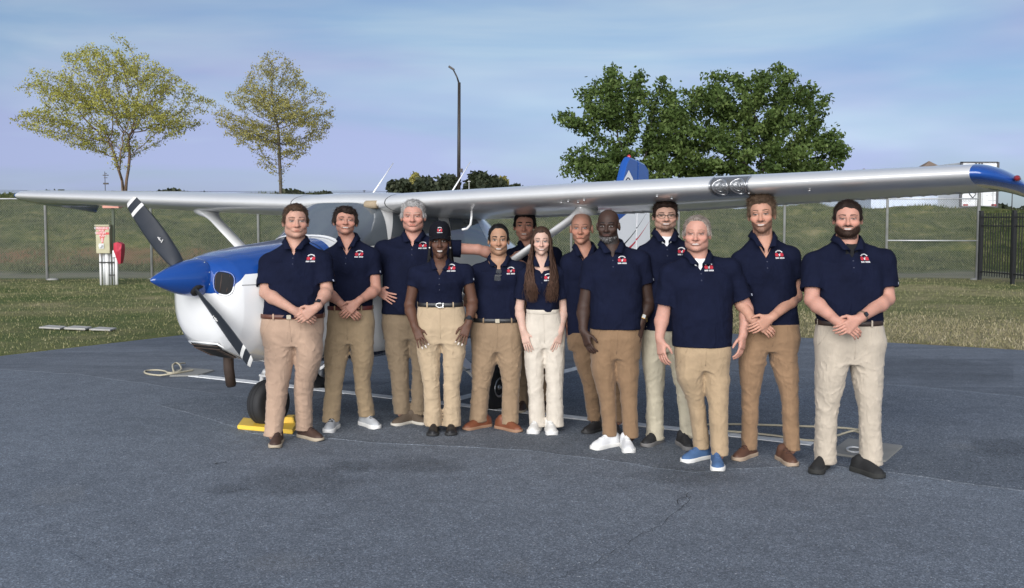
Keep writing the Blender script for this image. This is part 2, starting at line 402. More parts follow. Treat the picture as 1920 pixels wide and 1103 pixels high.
def rope(px, zs, name, label, r=.009):
    P = [gp(u, v) for u, v in px]; Q = []
    n = len(P)
    for i in range(n - 1):     # Catmull-Rom
        p0, p1, p2, p3 = P[max(i - 1, 0)], P[i], P[i + 1], P[min(i + 2, n - 1)]; z1, z2 = zs[i], zs[i + 1]
        for k in range(8):
            t = k / 8; q = .5 * ((2 * p1) + (p2 - p0) * t + (2 * p0 - 5 * p1 + 4 * p2 - p3) * t * t + (3 * p1 - p0 - 3 * p2 + p3) * t ** 3)
            Q.append((q.x, q.y, z1 + (z2 - z1) * t))
    Q.append((P[-1].x, P[-1].y, zs[-1]))
    return MB().tube(Q, r, 6).build(name, M_rope, None, True, label=label, cat='rope')
rope([(362, 699), (345, 702), (326, 705), (300, 706), (276, 703), (272, 698), (290, 696), (308, 699), (316, 704), (330, 703), (340, 700), (337, 693), (330, 690), (324, 694), (326, 702), (324, 692), (335, 689), (347, 686)],
     [.03, .03, .03, .012, .012, .012, .012, .02, .03, .03, .04, .055, .06, .05, .03, .05, .045, .03], 'tie_down_rope', 'pale rope coiled loosely on the small concrete pad beyond the propeller', .010)
rope([(1620, 822), (1600, 815), (1575, 818), (1560, 822), (1520, 829), (1450, 822), (1390, 816), (1330, 812)], [.03, .03, .012, .012, .012, .024, .024, .024], 'tie_down_rope', 'cream rope lying along the painted line from the large concrete pad')
rope([(1612, 851), (1628, 836), (1620, 815), (1605, 808), (1560, 804), (1480, 801), (1420, 799), (1370, 798), (1300, 799)], [.035, .03, .02, .012, .012, .012, .012, .012, .012], 'tie_down_rope', 'tan rope stretched across the asphalt behind the men in brown shoes')
vt = [gp(u, v) for u, v in [(62, 616), (88, 613.2), (217, 619.5), (200, 624.5), (100, 620.5)]]
M_conc2 = mat('pale_concrete', (.40, .39, .36), .85, var=(3, .6, (.30, .29, .26)))
root = thing('vault_cover', (vt[0].x, vt[0].y, 0), 'row of flat grey concrete vault covers set in the lawn', 'vault cover')
o_ = Vector((vt[0].x, vt[0].y, 0))
def put(parent, o):   # keep world coordinates when the mesh was authored in world space
    o.matrix_parent_inverse = parent.matrix_basis.inverted(); return o
for k in range(3):
    u0 = 70 + k * 47; P = [gp(u0 + 2, 618.2 + k * 1.9), gp(u0 + 43, 620.6 + k * 1.5), gp(u0 + 56, 616.6 + k * 1.5), gp(u0 + 22, 614.2 + k * 1.7)]
    P = [p + Vector((0, 0, .02)) for p in P]
    o = MB().slab(P, .022 + .006 * (k % 2)).build('cover', M_conc2, root, bevel=.01); o.matrix_parent_inverse = Matrix.Translation(-o_)
# ---------------------------------------------------------------- chain-link fence along the far side of the lawn
YF = 30.6
def fx(u): return (u - CX) / F * (YF * cp + 0.0) * 1.0     # x on the fence plane
posts_u = [-110, 87, 284, 485, 680, 876, 1071, 1272, 1470, 1662, 1833]
FH = 2.36
xs_f = [at(u, 470, YF).x for u in posts_u]
fence = thing('chain_link_fence', (xs_f[0], YF, 0), 'tall grey chain-link fence running along the foot of the grassy bank', 'fence')
fo = Matrix.Translation((-xs_f[0], -YF, 0))
def fpart(mb, name, m, smooth=False):
    o = mb.build(name, m, fence, smooth); o.matrix_parent_inverse = fo; return o
for i, x in enumerate(xs_f):
    last = i == len(xs_f) - 1
    h = FH + (.30 if last else .04); r = .050 if last else .038
    fpart(MB().lathe([(r, -.1), (r, h), (r * 1.15, h + .005), (r * 1.1, h + .03), (r * .3, h + .05)], Matrix.Translation((x, YF, 0)), 10), 'post', M_galv, True)
for a, b in zip(xs_f[:-1], xs_f[1:]):
    fpart(MB().tube([(a, YF - .02, FH - .03), (b, YF - .02, FH - .03)], .021, 6), 'top_rail', M_galv, True)
fpart(MB().tube([(xs_f[-2], YF - .02, 1.14), (xs_f[-1], YF - .02, 1.13)], .021, 6), 'brace_rail', M_galv, True)
M_wire = mat('wire', (.20, .205, .19), .6, .3)
def chain(x0, x1, z0, z1, pitch=.070, r=.0021):
    mb = MB(); L = x1 - x0; H = z1 - z0; n = int((L + H) / pitch)
    for k in range(n + 1):
        for s in (1, -1):
            a = k * pitch
            p = max(0, a - H); q = min(L, a)
            if q <= p: continue
            P0 = (p, a - p); P1 = (q, a - q)
            if s < 0: P0 = (L - P0[0], P0[1]); P1 = (L - P1[0], P1[1])
            A = Vector((x0 + P0[0], YF + .03 + .003 * s, z0 + P0[1])); B = Vector((x0 + P1[0], YF + .03 + .003 * s, z0 + P1[1]))
            d = (B - A).normalized(); nn = Vector((-d.z, 0, d.x)) * r; kk = Vector((0, r, 0))
            mb.add([A + nn, A + kk, A - nn, B + nn, B + kk, B - nn], [(0, 1, 4, 3), (1, 2, 5, 4), (2, 0, 3, 5)])
    return mb
for i, (a, b) in enumerate(zip(xs_f[:-1], xs_f[1:])):
    fpart(chain(a + .03, b - .03, .04, FH), 'wire_mesh', M_wire)
# concrete footings
for u, v in ((96, 526), (284, 527.5), (1833, 524)):
    p = at(u, 470, YF - .05)
    o = MB().lathe([(.17, -.05), (.16, .03), (.10, .055)], Matrix.Translation((p.x, YF, 0)), 10).build('footing', M_conc, fence, True); o.matrix_parent_inverse = fo
# ---------------------------------------------------------------- black iron picket fence at the right
A0 = at(1838, 470, 30.2); A1 = at(1900, 470, 28.6); dirv = Vector((A1.x - A0.x, A1.y - A0.y, 0)); seg = dirv.length; dirv.normalize()
iron = thing('picket_fence', (A0.x, A0.y, 0), 'black iron picket fence joining the end of the chain-link fence', 'fence')
io = Matrix.Translation((-A0.x, -A0.y, 0))
def ipart(mb, name):
    o = mb.build(name, M_iron, iron); o.matrix_parent_inverse = io; return o
Rz = Matrix.Rotation(math.atan2(dirv.y, dirv.x), 3, 'Z')
for k in range(3):
    p = Vector((A0.x, A0.y, 0)) + dirv * (seg * k)
    ipart(MB().box((p.x, p.y, .97), (.085, .085, 1.98), Rz).box((p.x, p.y, 1.97), (.10, .10, .03), Rz), 'post')
npk = 13; pk = MB().box((0, 0, .94), (.020, .020, 1.76)).mesh('picket')
pk.materials.append(M_iron)
for s in range(2):
    for k in range(1, npk):
        p = Vector((A0.x, A0.y, 0)) + dirv * (seg * (s + k / npk))
        o = link('picket', pk, None, iron); o.matrix_parent_inverse = io; o.location = (p.x, p.y, .09); o.rotation_euler = (0, 0, math.atan2(dirv.y, dirv.x))
    for z in (.27, 1.56, 1.80):
        m_ = Vector((A0.x, A0.y, 0)) + dirv * (seg * (s + .5))
        ipart(MB().box((m_.x, m_.y, z), (seg - .08, .032, .035), Rz), 'rail')
# ---------------------------------------------------------------- fuel shut-off stand
M_box = mat('khaki_enclosure', (.33, .31, .20), .45, .3, var=(6, .5, (.25, .23, .15)))
M_red = mat('red_print', (.50, .035, .04), .5); M_redcover = mat('red_cover', (.42, .025, .05), .55, bump=(14, .5, .03))
M_pvc = mat('white_pipe', (.62, .62, .60), .5); M_dgreen = mat('green_post', (.045, .06, .035), .6); M_pink = mat('faded_plate', (.52, .24, .18), .6)
M_wht = mat('white_plastic', (.75, .75, .74), .5); M_dark = mat('dark_strap', (.02, .02, .02), .7)
BY = 28.1; bc = at(197, 470, BY); SP = F / BY
shut = thing('fuel_shutoff_stand', (bc.x, BY, 0), 'emergency fuel shutoff box on pipes standing in the grass by the fence', 'shutoff stand')
bo = Matrix.Translation((-bc.x, -BY, 0))
def spart(mb, name, m, smooth=False, bevel=0):
    o = mb.build(name, m, shut, smooth, bevel); o.matrix_parent_inverse = bo; return o
def bx(u): return at(u, 470, BY).x
def bz(v): return at(197, v, BY).z
def bbox(u0, v0, u1, v1, d, y): return MB().box(((bx(u0) + bx(u1)) / 2, y, (bz(v0) + bz(v1)) / 2), (bx(u1) - bx(u0), d, bz(v0) - bz(v1)))
encl = spart(bbox(183, 423.5, 208.5, 475, .20, BY), 'enclosure', M_box, bevel=.008)
def eput(mb, name, m, smooth=False):
    o = mb.build(name, m, encl, smooth); return o
eput(bbox(182, 421.5, 209.5, 424, .26, BY - .01), 'rain_hood', M_box)
for u, wd, hgt in ((187, .06, 0), (194, .09, 0), (199.5, .11, 0), (206, .05, 0), (211.5, .05, 0)):
    tall = 475
    spart(MB().tube([(bx(u), BY + .03, -.05), (bx(u), BY + .03, bz(tall))], wd / 2, 10), 'pipe', M_pvc if u in (187, 199.5) else M_galv, True)
spart(MB().tube([(bx(217), BY + .02, -.05), (bx(217), BY + .02, bz(478))], .04, 10), 'pipe', M_pvc, True)
spart(bbox(212, 469.5, 221, 482, .10, BY), 'junction_box', M_wht, bevel=.006)
spart(bbox(186, 491, 214, 493, .16, BY + .03), 'strap', M_dark); spart(bbox(204, 515, 214, 516.5, .14, BY + .03), 'strap', M_dark)
spart(MB().box((bx(211), BY + .10, bz(430)), (.06, .05, bz(391) * 2 - bz(391) * 1.0 - .0)), 'mounting_post', M_dgreen).location = (0, 0, 0)
spart(bbox(195, 385.5, 226, 390.5, .25, BY + .08), 'plate', M_pink, bevel=.01)
def text(s, size, m, name, parent, mtx, inv, bold=0.0, align='CENTER'):
    cu = bpy.data.curves.new(name, 'FONT'); cu.body = s; cu.size = size; cu.align_x = align; cu.align_y = 'CENTER'; cu.offset = bold; cu.extrude = .002
    tmp = bpy.data.objects.new('tmp', cu); C.objects.link(tmp)
    dg = bpy.context.evaluated_depsgraph_get(); me = bpy.data.meshes.new_from_object(tmp.evaluated_get(dg)); bpy.data.objects.remove(tmp)
    me.transform(mtx); me.name = name
    o = link(name, me, m, parent); o.matrix_parent_inverse = inv; return o
RXm = Matrix.Rotation(math.pi / 2, 4, 'X')
fy = BY - .112
for s, u0, v0, u1, v1 in (('EMERGENCY', 184, 425.5, 208, 430.5), ('FUEL', 190, 430.8, 200, 434.6), ('SHUTOFF', 184, 435, 200.5, 439.6), ('PUSH', 190, 440, 201, 444.5)):
    pl = eput(bbox(u0, v0, u1, v1, .006, BY - .104), 'sign_panel', M_red)
    text(s, (bz(v0) - bz(v1)) * 1.15, M_wht, 'lettering', encl, Matrix.Translation((bx((u0 + u1) / 2), fy, (bz(v0) + bz(v1)) / 2)) @ RXm @ Matrix.Diagonal((.92 if len(s) > 5 else 1, 1, 1, 1)), Matrix.Identity(4))
eput(bbox(200, 436, 208, 440, .006, BY - .104), 'sign_panel', M_red)
ar = [(191, 445), (199, 445), (197.5, 452), (196.5, 456), (194.5, 456), (193, 452)]
P = [(bx(u), BY - .107, bz(v)) for u, v in ar]; n_ = len(P)
eput(MB().add(P + [(p[0], BY - .100, p[2]) for p in P], [tuple(range(n_))] + [(i, (i + 1) % n_, n_ + (i + 1) % n_, n_ + i) for i in range(n_)]), 'arrow', M_red)
eput(bbox(193.9, 446, 194.7, 454, .004, BY - .112), 'arrow_stripe', M_wht); eput(bbox(196, 446, 196.8, 454, .004, BY - .112), 'arrow_stripe', M_wht)
eput(bbox(189, 457, 198, 466, .03, BY - .11), 'button_plate', M_galv)
eput(MB().lathe([(.045, 0), (.045, .03), (.03, .045)], Matrix.Translation((bx(192.5), BY - .125, bz(461))) @ Matrix.Rotation(math.pi / 2, 4, 'X'), 14), 'push_button', M_wht, True)
cov = MB(); pr = [(216, 456, .10), (224, 454, .14), (231, 458, .10), (231.5, 466, .16), (230, 480, .14), (227, 494, .06), (223, 495, .05), (220, 482, .12), (216, 470, .12)]
fr = [(bx(u), BY - d, bz(v)) for u, v, d in pr]; bk = [(bx(u), BY + .12, bz(v)) for u, v, d in pr]; n_ = len(fr)
cen = (bx(224), BY - .2, bz(472))
spart(MB().add(fr + bk + [cen], [(i, (i + 1) % n_, n_ + (i + 1) % n_, n_ + i) for i in range(n_)] + [((i + 1) % n_, i, 2 * n_) for i in range(n_)] + [tuple(range(n_, 2 * n_))]), 'red_cover', M_redcover)
# ---------------------------------------------------------------- trees
def leafmat(name, c0, c1, c2, tr=.35):
    m, t, b, v = newmat(name, .65, .25)
    a = N(t, 'ShaderNodeVertexColor', layer_name='Col')
    col = ramp(t, a.outputs[0], [(0, c0), (.55, c1), (1, c2)])
    t.links.new(col, b.inputs['Base Color'])
    ts = N(t, 'ShaderNodeBsdfTranslucent'); t.links.new(col, ts.inputs[0])
    ms = N(t, 'ShaderNodeMixShader'); ms.inputs[0].default_value = tr
    t.links.new(b.outputs[0], ms.inputs[1]); t.links.new(ts.outputs[0], ms.inputs[2]); t.links.new(ms.outputs[0], t.nodes['Material Output'].inputs[0])
    return m
M_bark1 = mat('bark_birch', (.17, .115, .075), .9, var=(3, .8, (.085, .06, .042)), bump=(12, .7, .03))
M_bark2 = mat('bark_grey', (.105, .09, .072), .9, var=(4, .7, (.06, .05, .04)), bump=(14, .7, .03))
M_bark3 = mat('bark_dark', (.05, .042, .032), .9, bump=(10, .7, .03))
M_leafY = leafmat('leaf_yellow_green', (.22, .22, .045), (.38, .37, .085), (.52, .50, .15))
M_leafO = leafmat('leaf_olive', (.20, .18, .05), (.33, .30, .09), (.47, .44, .17))
M_leafG = leafmat('leaf_green', (.034, .060, .014), (.086, .132, .032), (.17, .225, .068), .35)
M_leafD = leafmat('leaf_dark', (.016, .022, .012), (.036, .046, .024), (.07, .075, .04), .2)
def colonize(base, inside, N_att, bbox, seed, D=.33, di=3.0, dk=.7, trunk=None, iters=150):
    r = np.random.default_rng(seed); att = []
    lo, hi = np.array(bbox[0]), np.array(bbox[1])
    while sum(len(a) for a in att) < N_att:
        p = r.uniform(lo, hi, (N_att * 2, 3)); att.append(p[inside(p)])
    att = np.concatenate(att)[:N_att]
    nodes = []; par = []
    for st in trunk:
        prev = -1
        for i, p in enumerate(st):
            if i == 0 and nodes: prev = 0; continue
            nodes.append(np.array(p, float)); par.append(prev); prev = len(nodes) - 1
    nodes = np.array(nodes); par = list(par)
    best = np.full(len(att), 1e9); bi = np.zeros(len(att), int)
    def upd(k0):
        nonlocal best, bi
        for k in range(k0, len(nodes)):
            d = np.linalg.norm(att - nodes[k], axis=1); m = d < best; best[m] = d[m]; bi[m] = k
    upd(0); alive = np.ones(len(att), bool)
    for it in range(iters):
        act = alive & (best < (di if it > 6 else 12))
        if not act.any(): break
        ids = np.unique(bi[act]); new = []
        for k in ids:
            v = att[act & (bi == k)] - nodes[k]; v /= np.linalg.norm(v, axis=1)[:, None] + 1e-9
            d = v.mean(0) + r.normal(0, .12, 3); d[2] += .06; nrm = np.linalg.norm(d)
            if nrm < 1e-3: continue
            new.append(nodes[k] + d / nrm * D); par.append(int(k))
        if not new: break
        k0 = len(nodes); nodes = np.concatenate([nodes, np.array(new)]); upd(k0)
        alive &= best > dk
    return nodes, np.array(par)
def tree(name, label, stems, inside, bbox, n_att, seed, M_b, M_l, leaves_per, leaf, D=.33, tipr=.010, group=None, spread=.28, expo=2.3, tones=None, di=3.0, dk=.7, min_r=None):
    base = stems[0][0]
    nodes, par = colonize(base, inside, n_att, bbox, seed, D, di, dk, stems)
    n = len(nodes); kids = np.zeros(n, int)
    for k in range(n):
        if par[k] >= 0: kids[par[k]] += 1
    acc = np.where(kids == 0, tipr ** expo, 0.0)
    for k in range(n - 1, -1, -1):
        if par[k] >= 0: acc[par[k]] += acc[k]
    rr = acc ** (1 / expo)
    root = thing(name, base, label, 'tree', group)
    V = []; Fq = []; c = 0; a5 = np.arange(5) * 2 * math.pi / 5
    for k in range(n):
        p = par[k]
        if p < 0: continue
        a, b = nodes[p], nodes[k]; d = b - a; L = np.linalg.norm(d)
        if L < 1e-6: continue
        d /= L; u = np.cross(d, (0.3, .9, .1)); u /= np.linalg.norm(u) + 1e-9; w_ = np.cross(d, u)
        ring = np.outer(np.cos(a5), u) + np.outer(np.sin(a5), w_)
        V.append(a + ring * min(rr[p], rr[k] * 1.5)); V.append(b + ring * rr[k])
        for i in range(5): Fq.append((c + i, c + (i + 1) % 5, c + 5 + (i + 1) % 5, c + 5 + i))
        c += 10
    V = np.concatenate(V) - np.array(base)
    link('trunk', mesh_np('trunk', V, Fq), M_b, root)
    r = np.random.default_rng(seed + 1)
    tips = np.where(rr < (min_r or tipr * 2.6))[0]
    nl = int(len(tips) * leaves_per); src = r.choice(tips, nl)
    pos = nodes[src] + r.normal(0, spread, (nl, 3)) * (1, 1, .8)
    q = r.normal(size=(nl, 3)); q /= np.linalg.norm(q, axis=1)[:, None]
    q2 = np.cross(q, r.normal(size=(nl, 3))); q2 /= np.linalg.norm(q2, axis=1)[:, None]
    s = leaf * r.uniform(.55, 1.3, nl)[:, None]
    W = np.stack([pos - q * s, pos + q2 * s * .55, pos + q * s, pos - q2 * s * .55], 1).reshape(-1, 3) - np.array(base)
    clump = np.sin(pos[:, 0] * 1.9 + 1) * np.sin(pos[:, 1] * 1.7) * np.sin(pos[:, 2] * 2.1 + 2)
    tt = r.normal(0, .16, n)[src]; tone = np.clip(.48 + .25 * clump + tt + r.normal(0, .13, nl), 0, 1)
    col = np.repeat(np.stack([tone, tone, tone, np.ones(nl)], 1), 4, 0)
    link('crown', mesh_np('crown', W, np.arange(4 * nl).reshape(-1, 4), False, col), M_l, root)
    return root
def ell(c, r, lumps=0, seed=0, floor=None):
    rr = np.random.default_rng(seed); K = rr.normal(size=(8, 3)) * 1.0; ph = rr.uniform(0, 6.28, 8)
    c = np.array(c); r = np.array(r)
    def f(p):
        q = (p - c) / r; d = np.linalg.norm(q, axis=1); u = q / (d[:, None] + 1e-9)
        lim = 1 + lumps * np.sin(u @ K.T * 2.2 + ph).mean(1) * 2.2
        return d < lim
    return f
YT = 60.0
def T(u, v, Y=YT): return np.array(at(u, v, Y))
gzz = lambda x, y: float(gz(x, y))
b1 = T(232, 360); b1[2] = gzz(b1[0], b1[1]) - .1
def vase(p):     # broad vase crown of the birch
    q = p - T(215, 200); z = q[:, 2]
    half = np.interp(z, [-3.2, -2.2, -.9, .2, 1.4, 2.6, 3.9], [.6, 2.6, 5.0, 5.1, 3.9, 3.2, .6])
    r_ = np.hypot(q[:, 0] * np.where(q[:, 0] < 0, .98, 1.04), q[:, 1] * 1.35); ang = np.arctan2(q[:, 1], q[:, 0])
    gap = np.sin(q[:, 0] * 1.7 + 1.3 * np.sin(z * 1.9)) * np.sin(q[:, 1] * 1.9 + 1) + np.sin(z * 2.6 + q[:, 0] * .9 + 1.5)
    return (r_ < half * (1 + .16 * np.sin(ang * 5 + z * 2) + .08 * np.sin(ang * 11 - z * 3))) & (r_ > half * .12) & (gap > -.45)
st1 = [b1, T(229, 340), T(222, 318), T(216, 295), T(208, 272)]
st2 = [b1, T(237, 338), T(241, 315), T(243, 290), T(240, 262)]
st3 = [b1, T(228, 338, 59.6), T(224, 322, 59.0), T(226, 298, 58.2)]
tree('river_birch', 'broad several-stemmed tree with fresh yellow-green spring leaves beyond the far wing', [st1, st2, st3], vase, (T(30, 320) - (0, 4.5, 0), T(400, 60) + (0, 4.5, 0)), 5200, 11, M_bark1, M_leafY, 17, .064, .24, .0075, None, .13, 2.2, None, 3.0, .42)
b2 = T(526, 366); b2[2] = gzz(b2[0], b2[1]) - .1
def oval(p):
    q = p - T(518, 215); z = q[:, 2]
    half = np.interp(z, [-3.3, -2.4, -1.2, 0, 1.5, 2.8, 3.7], [.4, 1.5, 2.9, 3.15, 2.2, 1.2, .2])
    r_ = np.hypot(q[:, 0], q[:, 1]); ang = np.arctan2(q[:, 1], q[:, 0])
    gap = np.sin(q[:, 0] * 2.3 + 1.3 * np.sin(z * 2.2)) * np.sin(q[:, 1] * 2.3 + 1) + np.sin(z * 3.1 + q[:, 0] * 1.2)
    return (r_ < half * (1 + .15 * np.sin(ang * 4 + z * 1.7) + .08 * np.sin(ang * 9 - z * 3))) & (gap > -.5)
tree('slender_tree', 'slender single-trunk tree with sparse olive-brown spring leaves behind the far wing', [[b2, T(526, 345), T(525, 322), T(524, 300), T(523, 270), T(521, 240)]], oval, (T(400, 335) - (0, 3.4, 0), T(630, 90) + (0, 3.4, 0)), 4200, 23, M_bark2, M_leafO, 15, .056, .21, .0068, None, .11, 2.2, None, 3.0, .36)
YR = 52.0
def blob(u0, v0, ru, rv, Y, ry):
    s = F / Y; return ell(T(u0, v0, Y), (ru / s, ry, rv / s), .10, int(u0))
def union(*fs):
    def f(p):
        m = np.zeros(len(p), bool)
        for q in fs: m |= q(p)
        return m
    return f
b3 = T(1185, 380, YR); b3[2] = gzz(b3[0], b3[1]) - .1
tree('leafy_tree', 'green broadleaf tree with open lacy crown behind the blue tail fin', [[b3, T(1183, 355, YR), T(1180, 330, YR), T(1172, 300, YR), T(1165, 270, YR)], [b3, T(1190, 340, YR), T(1202, 310, YR), T(1215, 280, YR)]],
     union(blob(1160, 185, 82, 66, YR, 2.4), blob(1082, 228, 50, 30, YR, 1.2), blob(1130, 312, 85, 46, YR, 2.4), blob(1235, 215, 62, 66, YR, 2.4), blob(1230, 290, 75, 70, YR, 2.4), blob(1075, 305, 32, 34, YR, 1.3)), (T(1015, 365, YR) - (0, 3, 0), T(1310, 100, YR) + (0, 3, 0)), 2500, 31, M_bark3, M_leafG, 36, .105, .24, .010, 'broadleaf trees on the bank', .17, 2.3)
b4 = T(1432, 385, YR + 1.5); b4[2] = gzz(b4[0], b4[1]) - .1
tree('leafy_tree', 'dense dark green broadleaf tree with wide crown above the near wing', [[b4, T(1432, 350, YR + 1.5), T(1431, 320, YR + 1.5), T(1425, 285, YR + 1.5), T(1420, 250, YR + 1.5)], [b4, T(1436, 330, YR + 1.5), T(1455, 300, YR + 1.2)], [b4, T(1428, 335, YR + 1.5), T(1395, 305, YR + 2)]],
     union(blob(1450, 180, 72, 56, YR + 1.5, 2.6), blob(1350, 200, 76, 62, YR + 1.5, 2.6), blob(1420, 235, 90, 60, YR + 1.5, 2.8), blob(1510, 215, 46, 60, YR + 1.5, 2.2), blob(1530, 290, 62, 52, YR + 1.5, 2.2), blob(1310, 285, 88, 66, YR + 1, 2.6), blob(1572, 278, 32, 26, YR + 1.5, 1.2), blob(1440, 300, 120, 50, YR + 1, 2.8)), (T(1230, 365, YR + 1.5) - (0, 3.4, 0), T(1615, 100, YR + 1.5) + (0, 3.4, 0)), 3600, 37, M_bark3, M_leafG, 38, .112, .24, .010, 'broadleaf trees on the bank', .18, 2.3)
# far pines: one crown per tree
def far_tree(u, v0, v1, wpx, Y, seed, m, label, dens=900, group='far trees beyond the field'):
    s = F / Y; r = np.random.default_rng(seed); c = np.array(at(u, (v0 + v1) / 2, Y)); base = np.array([c[0], Y, 1.5])
    root = thing('pine_tree', base, label, 'tree', group)
    top = at(u, v0, Y).z; H = top - 1.5; hw = wpx / s / 2; low = at(u, v1, Y).z
    link('trunk', MB().tube([(0, 0, 0), (0, 0, H * .9)], [.25, .08], 6).mesh('trunk'), M_bark3, root)
    n = dens; k = 14; cen = r.normal(size=(k, 3)); cen /= np.linalg.norm(cen, axis=1)[:, None]; cen *= r.uniform(.3, .8, k)[:, None]
    pos = cen[r.integers(0, k, n)] + r.normal(0, .2, (n, 3)); d = np.linalg.norm(pos, axis=1); pos = pos[d < 1.12]; n = len(pos)
    hz = (top - low) / 2
    pos = pos * (hw, hw, hz) + (0, 0, H - hz)
    q = r.normal(size=(n, 3)); q /= np.linalg.norm(q, axis=1)[:, None]; q2 = np.cross(q, r.normal(size=(n, 3))); q2 /= np.linalg.norm(q2, axis=1)[:, None]
    sz = .38 * r.uniform(.5, 1.3, n)[:, None]
    W = np.stack([pos - q * sz, pos + q2 * sz * .6, pos + q * sz, pos - q2 * sz * .6], 1).reshape(-1, 3)
    tone = np.clip(.5 + r.normal(0, .22, n), 0, 1); col = np.repeat(np.stack([tone, tone, tone, np.ones(n)], 1), 4, 0)
    link('crown', mesh_np('crown', W, np.arange(4 * n).reshape(-1, 4), False, col), m, root)
YP = 130
for i, (u, v0, v1, wd, m, lb) in enumerate([(750, 333, 372, 56, M_leafD, 'dark rounded far pine at the end of the distant clump'), (800, 331, 375, 62, M_leafD, 'dark broad far pine beside the light pole'), (838, 327, 375, 56, M_leafD, 'dark far pine directly behind the light pole'), (893, 322, 378, 62, M_leafD, 'tallest dark far pine of the clump next past the light pole'), (930, 330, 372, 50, M_leafD, 'dark far pine next to the tallest one'),
                                       (778, 325, 370, 28, M_leafO, 'pale bare far tree poking up between two dark pines'), (940, 331, 375, 34, M_leafO, 'pale budding far tree at the end of the pine clump'), (966, 347, 366, 26, M_leafD, 'small round far tree apart from the pine clump')]):
    far_tree(u, v0, v1, wd, YP + (i % 3) * 6 + (8 if m is M_leafO else 0), 50 + i, m, lb, 1500 if m is M_leafD else 420)
# far woods along the horizon: reads as one mass
def woods():
    r = np.random.default_rng(5); pos = []
    for u0, u1, v, Y in ((-150, 200, 366, 420), (200, 620, 363.5, 420), (1700, 2080, 383, 380)):
        n = int((u1 - u0) * 9); u = r.uniform(u0, u1, n); P = np.array([at(a, v + 1, Y) for a in u])
        top = P[:, 2] + 1.3 * np.sin(P[:, 0] * .13) + .8 * np.sin(P[:, 0] * .41)
        P[:, 2] = 1 + (top - 1) * np.sqrt(r.uniform(0, 1, n)); P[:, 1] += r.uniform(-4, 8, n); pos.append(P)
    pos = np.concatenate(pos); n = len(pos)
    q = r.normal(size=(n, 3)); q /= np.linalg.norm(q, axis=1)[:, None]; q2 = np.cross(q, r.normal(size=(n, 3))); q2 /= np.linalg.norm(q2, axis=1)[:, None]
    W = np.stack([pos - q * 1.1, pos + q2 * .8, pos + q * 1.1, pos - q2 * .8], 1).reshape(-1, 3)
    tone = np.clip(.55 + r.normal(0, .2, n), 0, 1); col = np.repeat(np.stack([tone, tone, tone, np.ones(n)], 1), 4, 0)
    link('far_woods', mesh_np('far_woods', W, np.arange(4 * n).reshape(-1, 4), False, col), M_leafD, kind='stuff', label='low dark line of distant woods on the horizon', cat='woods')
woods()
# ---------------------------------------------------------------- light pole, mast, far wires
M_pole = mat('bronze_pole', (.035, .03, .026), .5, .3)
YPOLE = 78.0
pb = at(860, 400, YPOLE); root = thing('light_pole', (pb.x, YPOLE, gzz(pb.x, YPOLE)), 'tall dark bronze light pole with single angled lamp head', 'light pole')
po = Matrix.Translation(-root.location)
def ppart(mb, name, m=M_pole, smooth=True, parent=None):
    o = mb.build(name, m, parent or root, smooth); o.matrix_parent_inverse = po; return o
ppart(MB().tube([(pb.x, YPOLE, gzz(pb.x, YPOLE) - .1), at(861, 155, YPOLE)], [.145, .11], 10), 'pole')
ppart(MB().tube([at(861, 158, YPOLE), at(857, 145, YPOLE), at(850, 131, YPOLE)], [.07, .055, .05], 8), 'arm')
hd = at(846.5, 128, YPOLE); d_ = (at(842, 125.5, YPOLE) - at(851, 131.5, YPOLE)).normalized()
ppart(MB().box(hd, (.46, .32, .13), d_.to_track_quat('X', 'Z').to_matrix()), 'lamp_head', smooth=False)
ppart(MB().box(at(865, 320, YPOLE - .1), (.22, .2, .28)), 'camera_box', smooth=False)
YM = 160
m0 = at(683, 362, YM)
def pole_thing(name, label, u, vtop, Y, r, extra=None, cat='pole', m=M_pole):
    p = at(u, 380, Y); rt = thing(name, (p.x, Y, 1.5), label, cat); inv = Matrix.Translation(-rt.location)
    o = MB().tube([(p.x, Y, 1.5), (p.x, Y, at(u, vtop, Y).z)], [r, r * .7], 6).build('shaft', m, rt, True); o.matrix_parent_inverse = inv
    if extra:
        for (a, b, c, d, dep) in extra:
            A, B = at(u + a, vtop + b, Y), at(u + c, vtop + d, Y)
            o = MB().box(((A.x + B.x) / 2, Y, (A.z + B.z) / 2), (abs(B.x - A.x), dep, abs(B.z - A.z))).build('fitting', m, rt); o.matrix_parent_inverse = inv
pole_thing('antenna_mast', 'thin far-off antenna mast with equipment rings above the far wing', 198, 322, 300, .12, [(-5, 6, 5, 7.5, .5), (-4, 21, 5, 24, .6), (-2, 3, 2, 4, .4), (-3, 11, 3, 12, .4)], 'mast')
pole_thing('lamp_post', 'far slim lamp post with twin heads past the white trailer', 1897.5, 339, 120, .06, [(-6, 0, 6, 1.2, .3), (-6, -1, -2.5, 2.4, .4), (2.5, -1, 6, 2.4, .4)], 'lamp post')
pole_thing('utility_pole', 'short pale utility pole in front of the far pines', 879.5, 338, 100, .07, [(-3, 2, 3, 3, .2)], 'pole', M_galv)
pole_thing('utility_pole', 'small far utility pole holding up thin wires past the windshield', 683, 357, 160, .09, [(-3, .6, 3, 1.2, .2)], 'pole', M_pole)
for k, (va, vb) in enumerate(((355.5, 358.5), (358.5, 361.0))):
    A = at(-120, va, 165); B = at(683, vb, 160); Cc = at(1010, vb + 2, 150)
    MB().tube([A, A.lerp(B, .33) - Vector((0, 0, .14)), A.lerp(B, .66) - Vector((0, 0, .14)), B, B.lerp(Cc, .5) - Vector((0, 0, .12)), Cc], .022, 4).build('power_line', M_pole, None, label=('upper' if k == 0 else 'lower') + ' of two thin dark wires crossing the sky above the far wing', cat='wire')
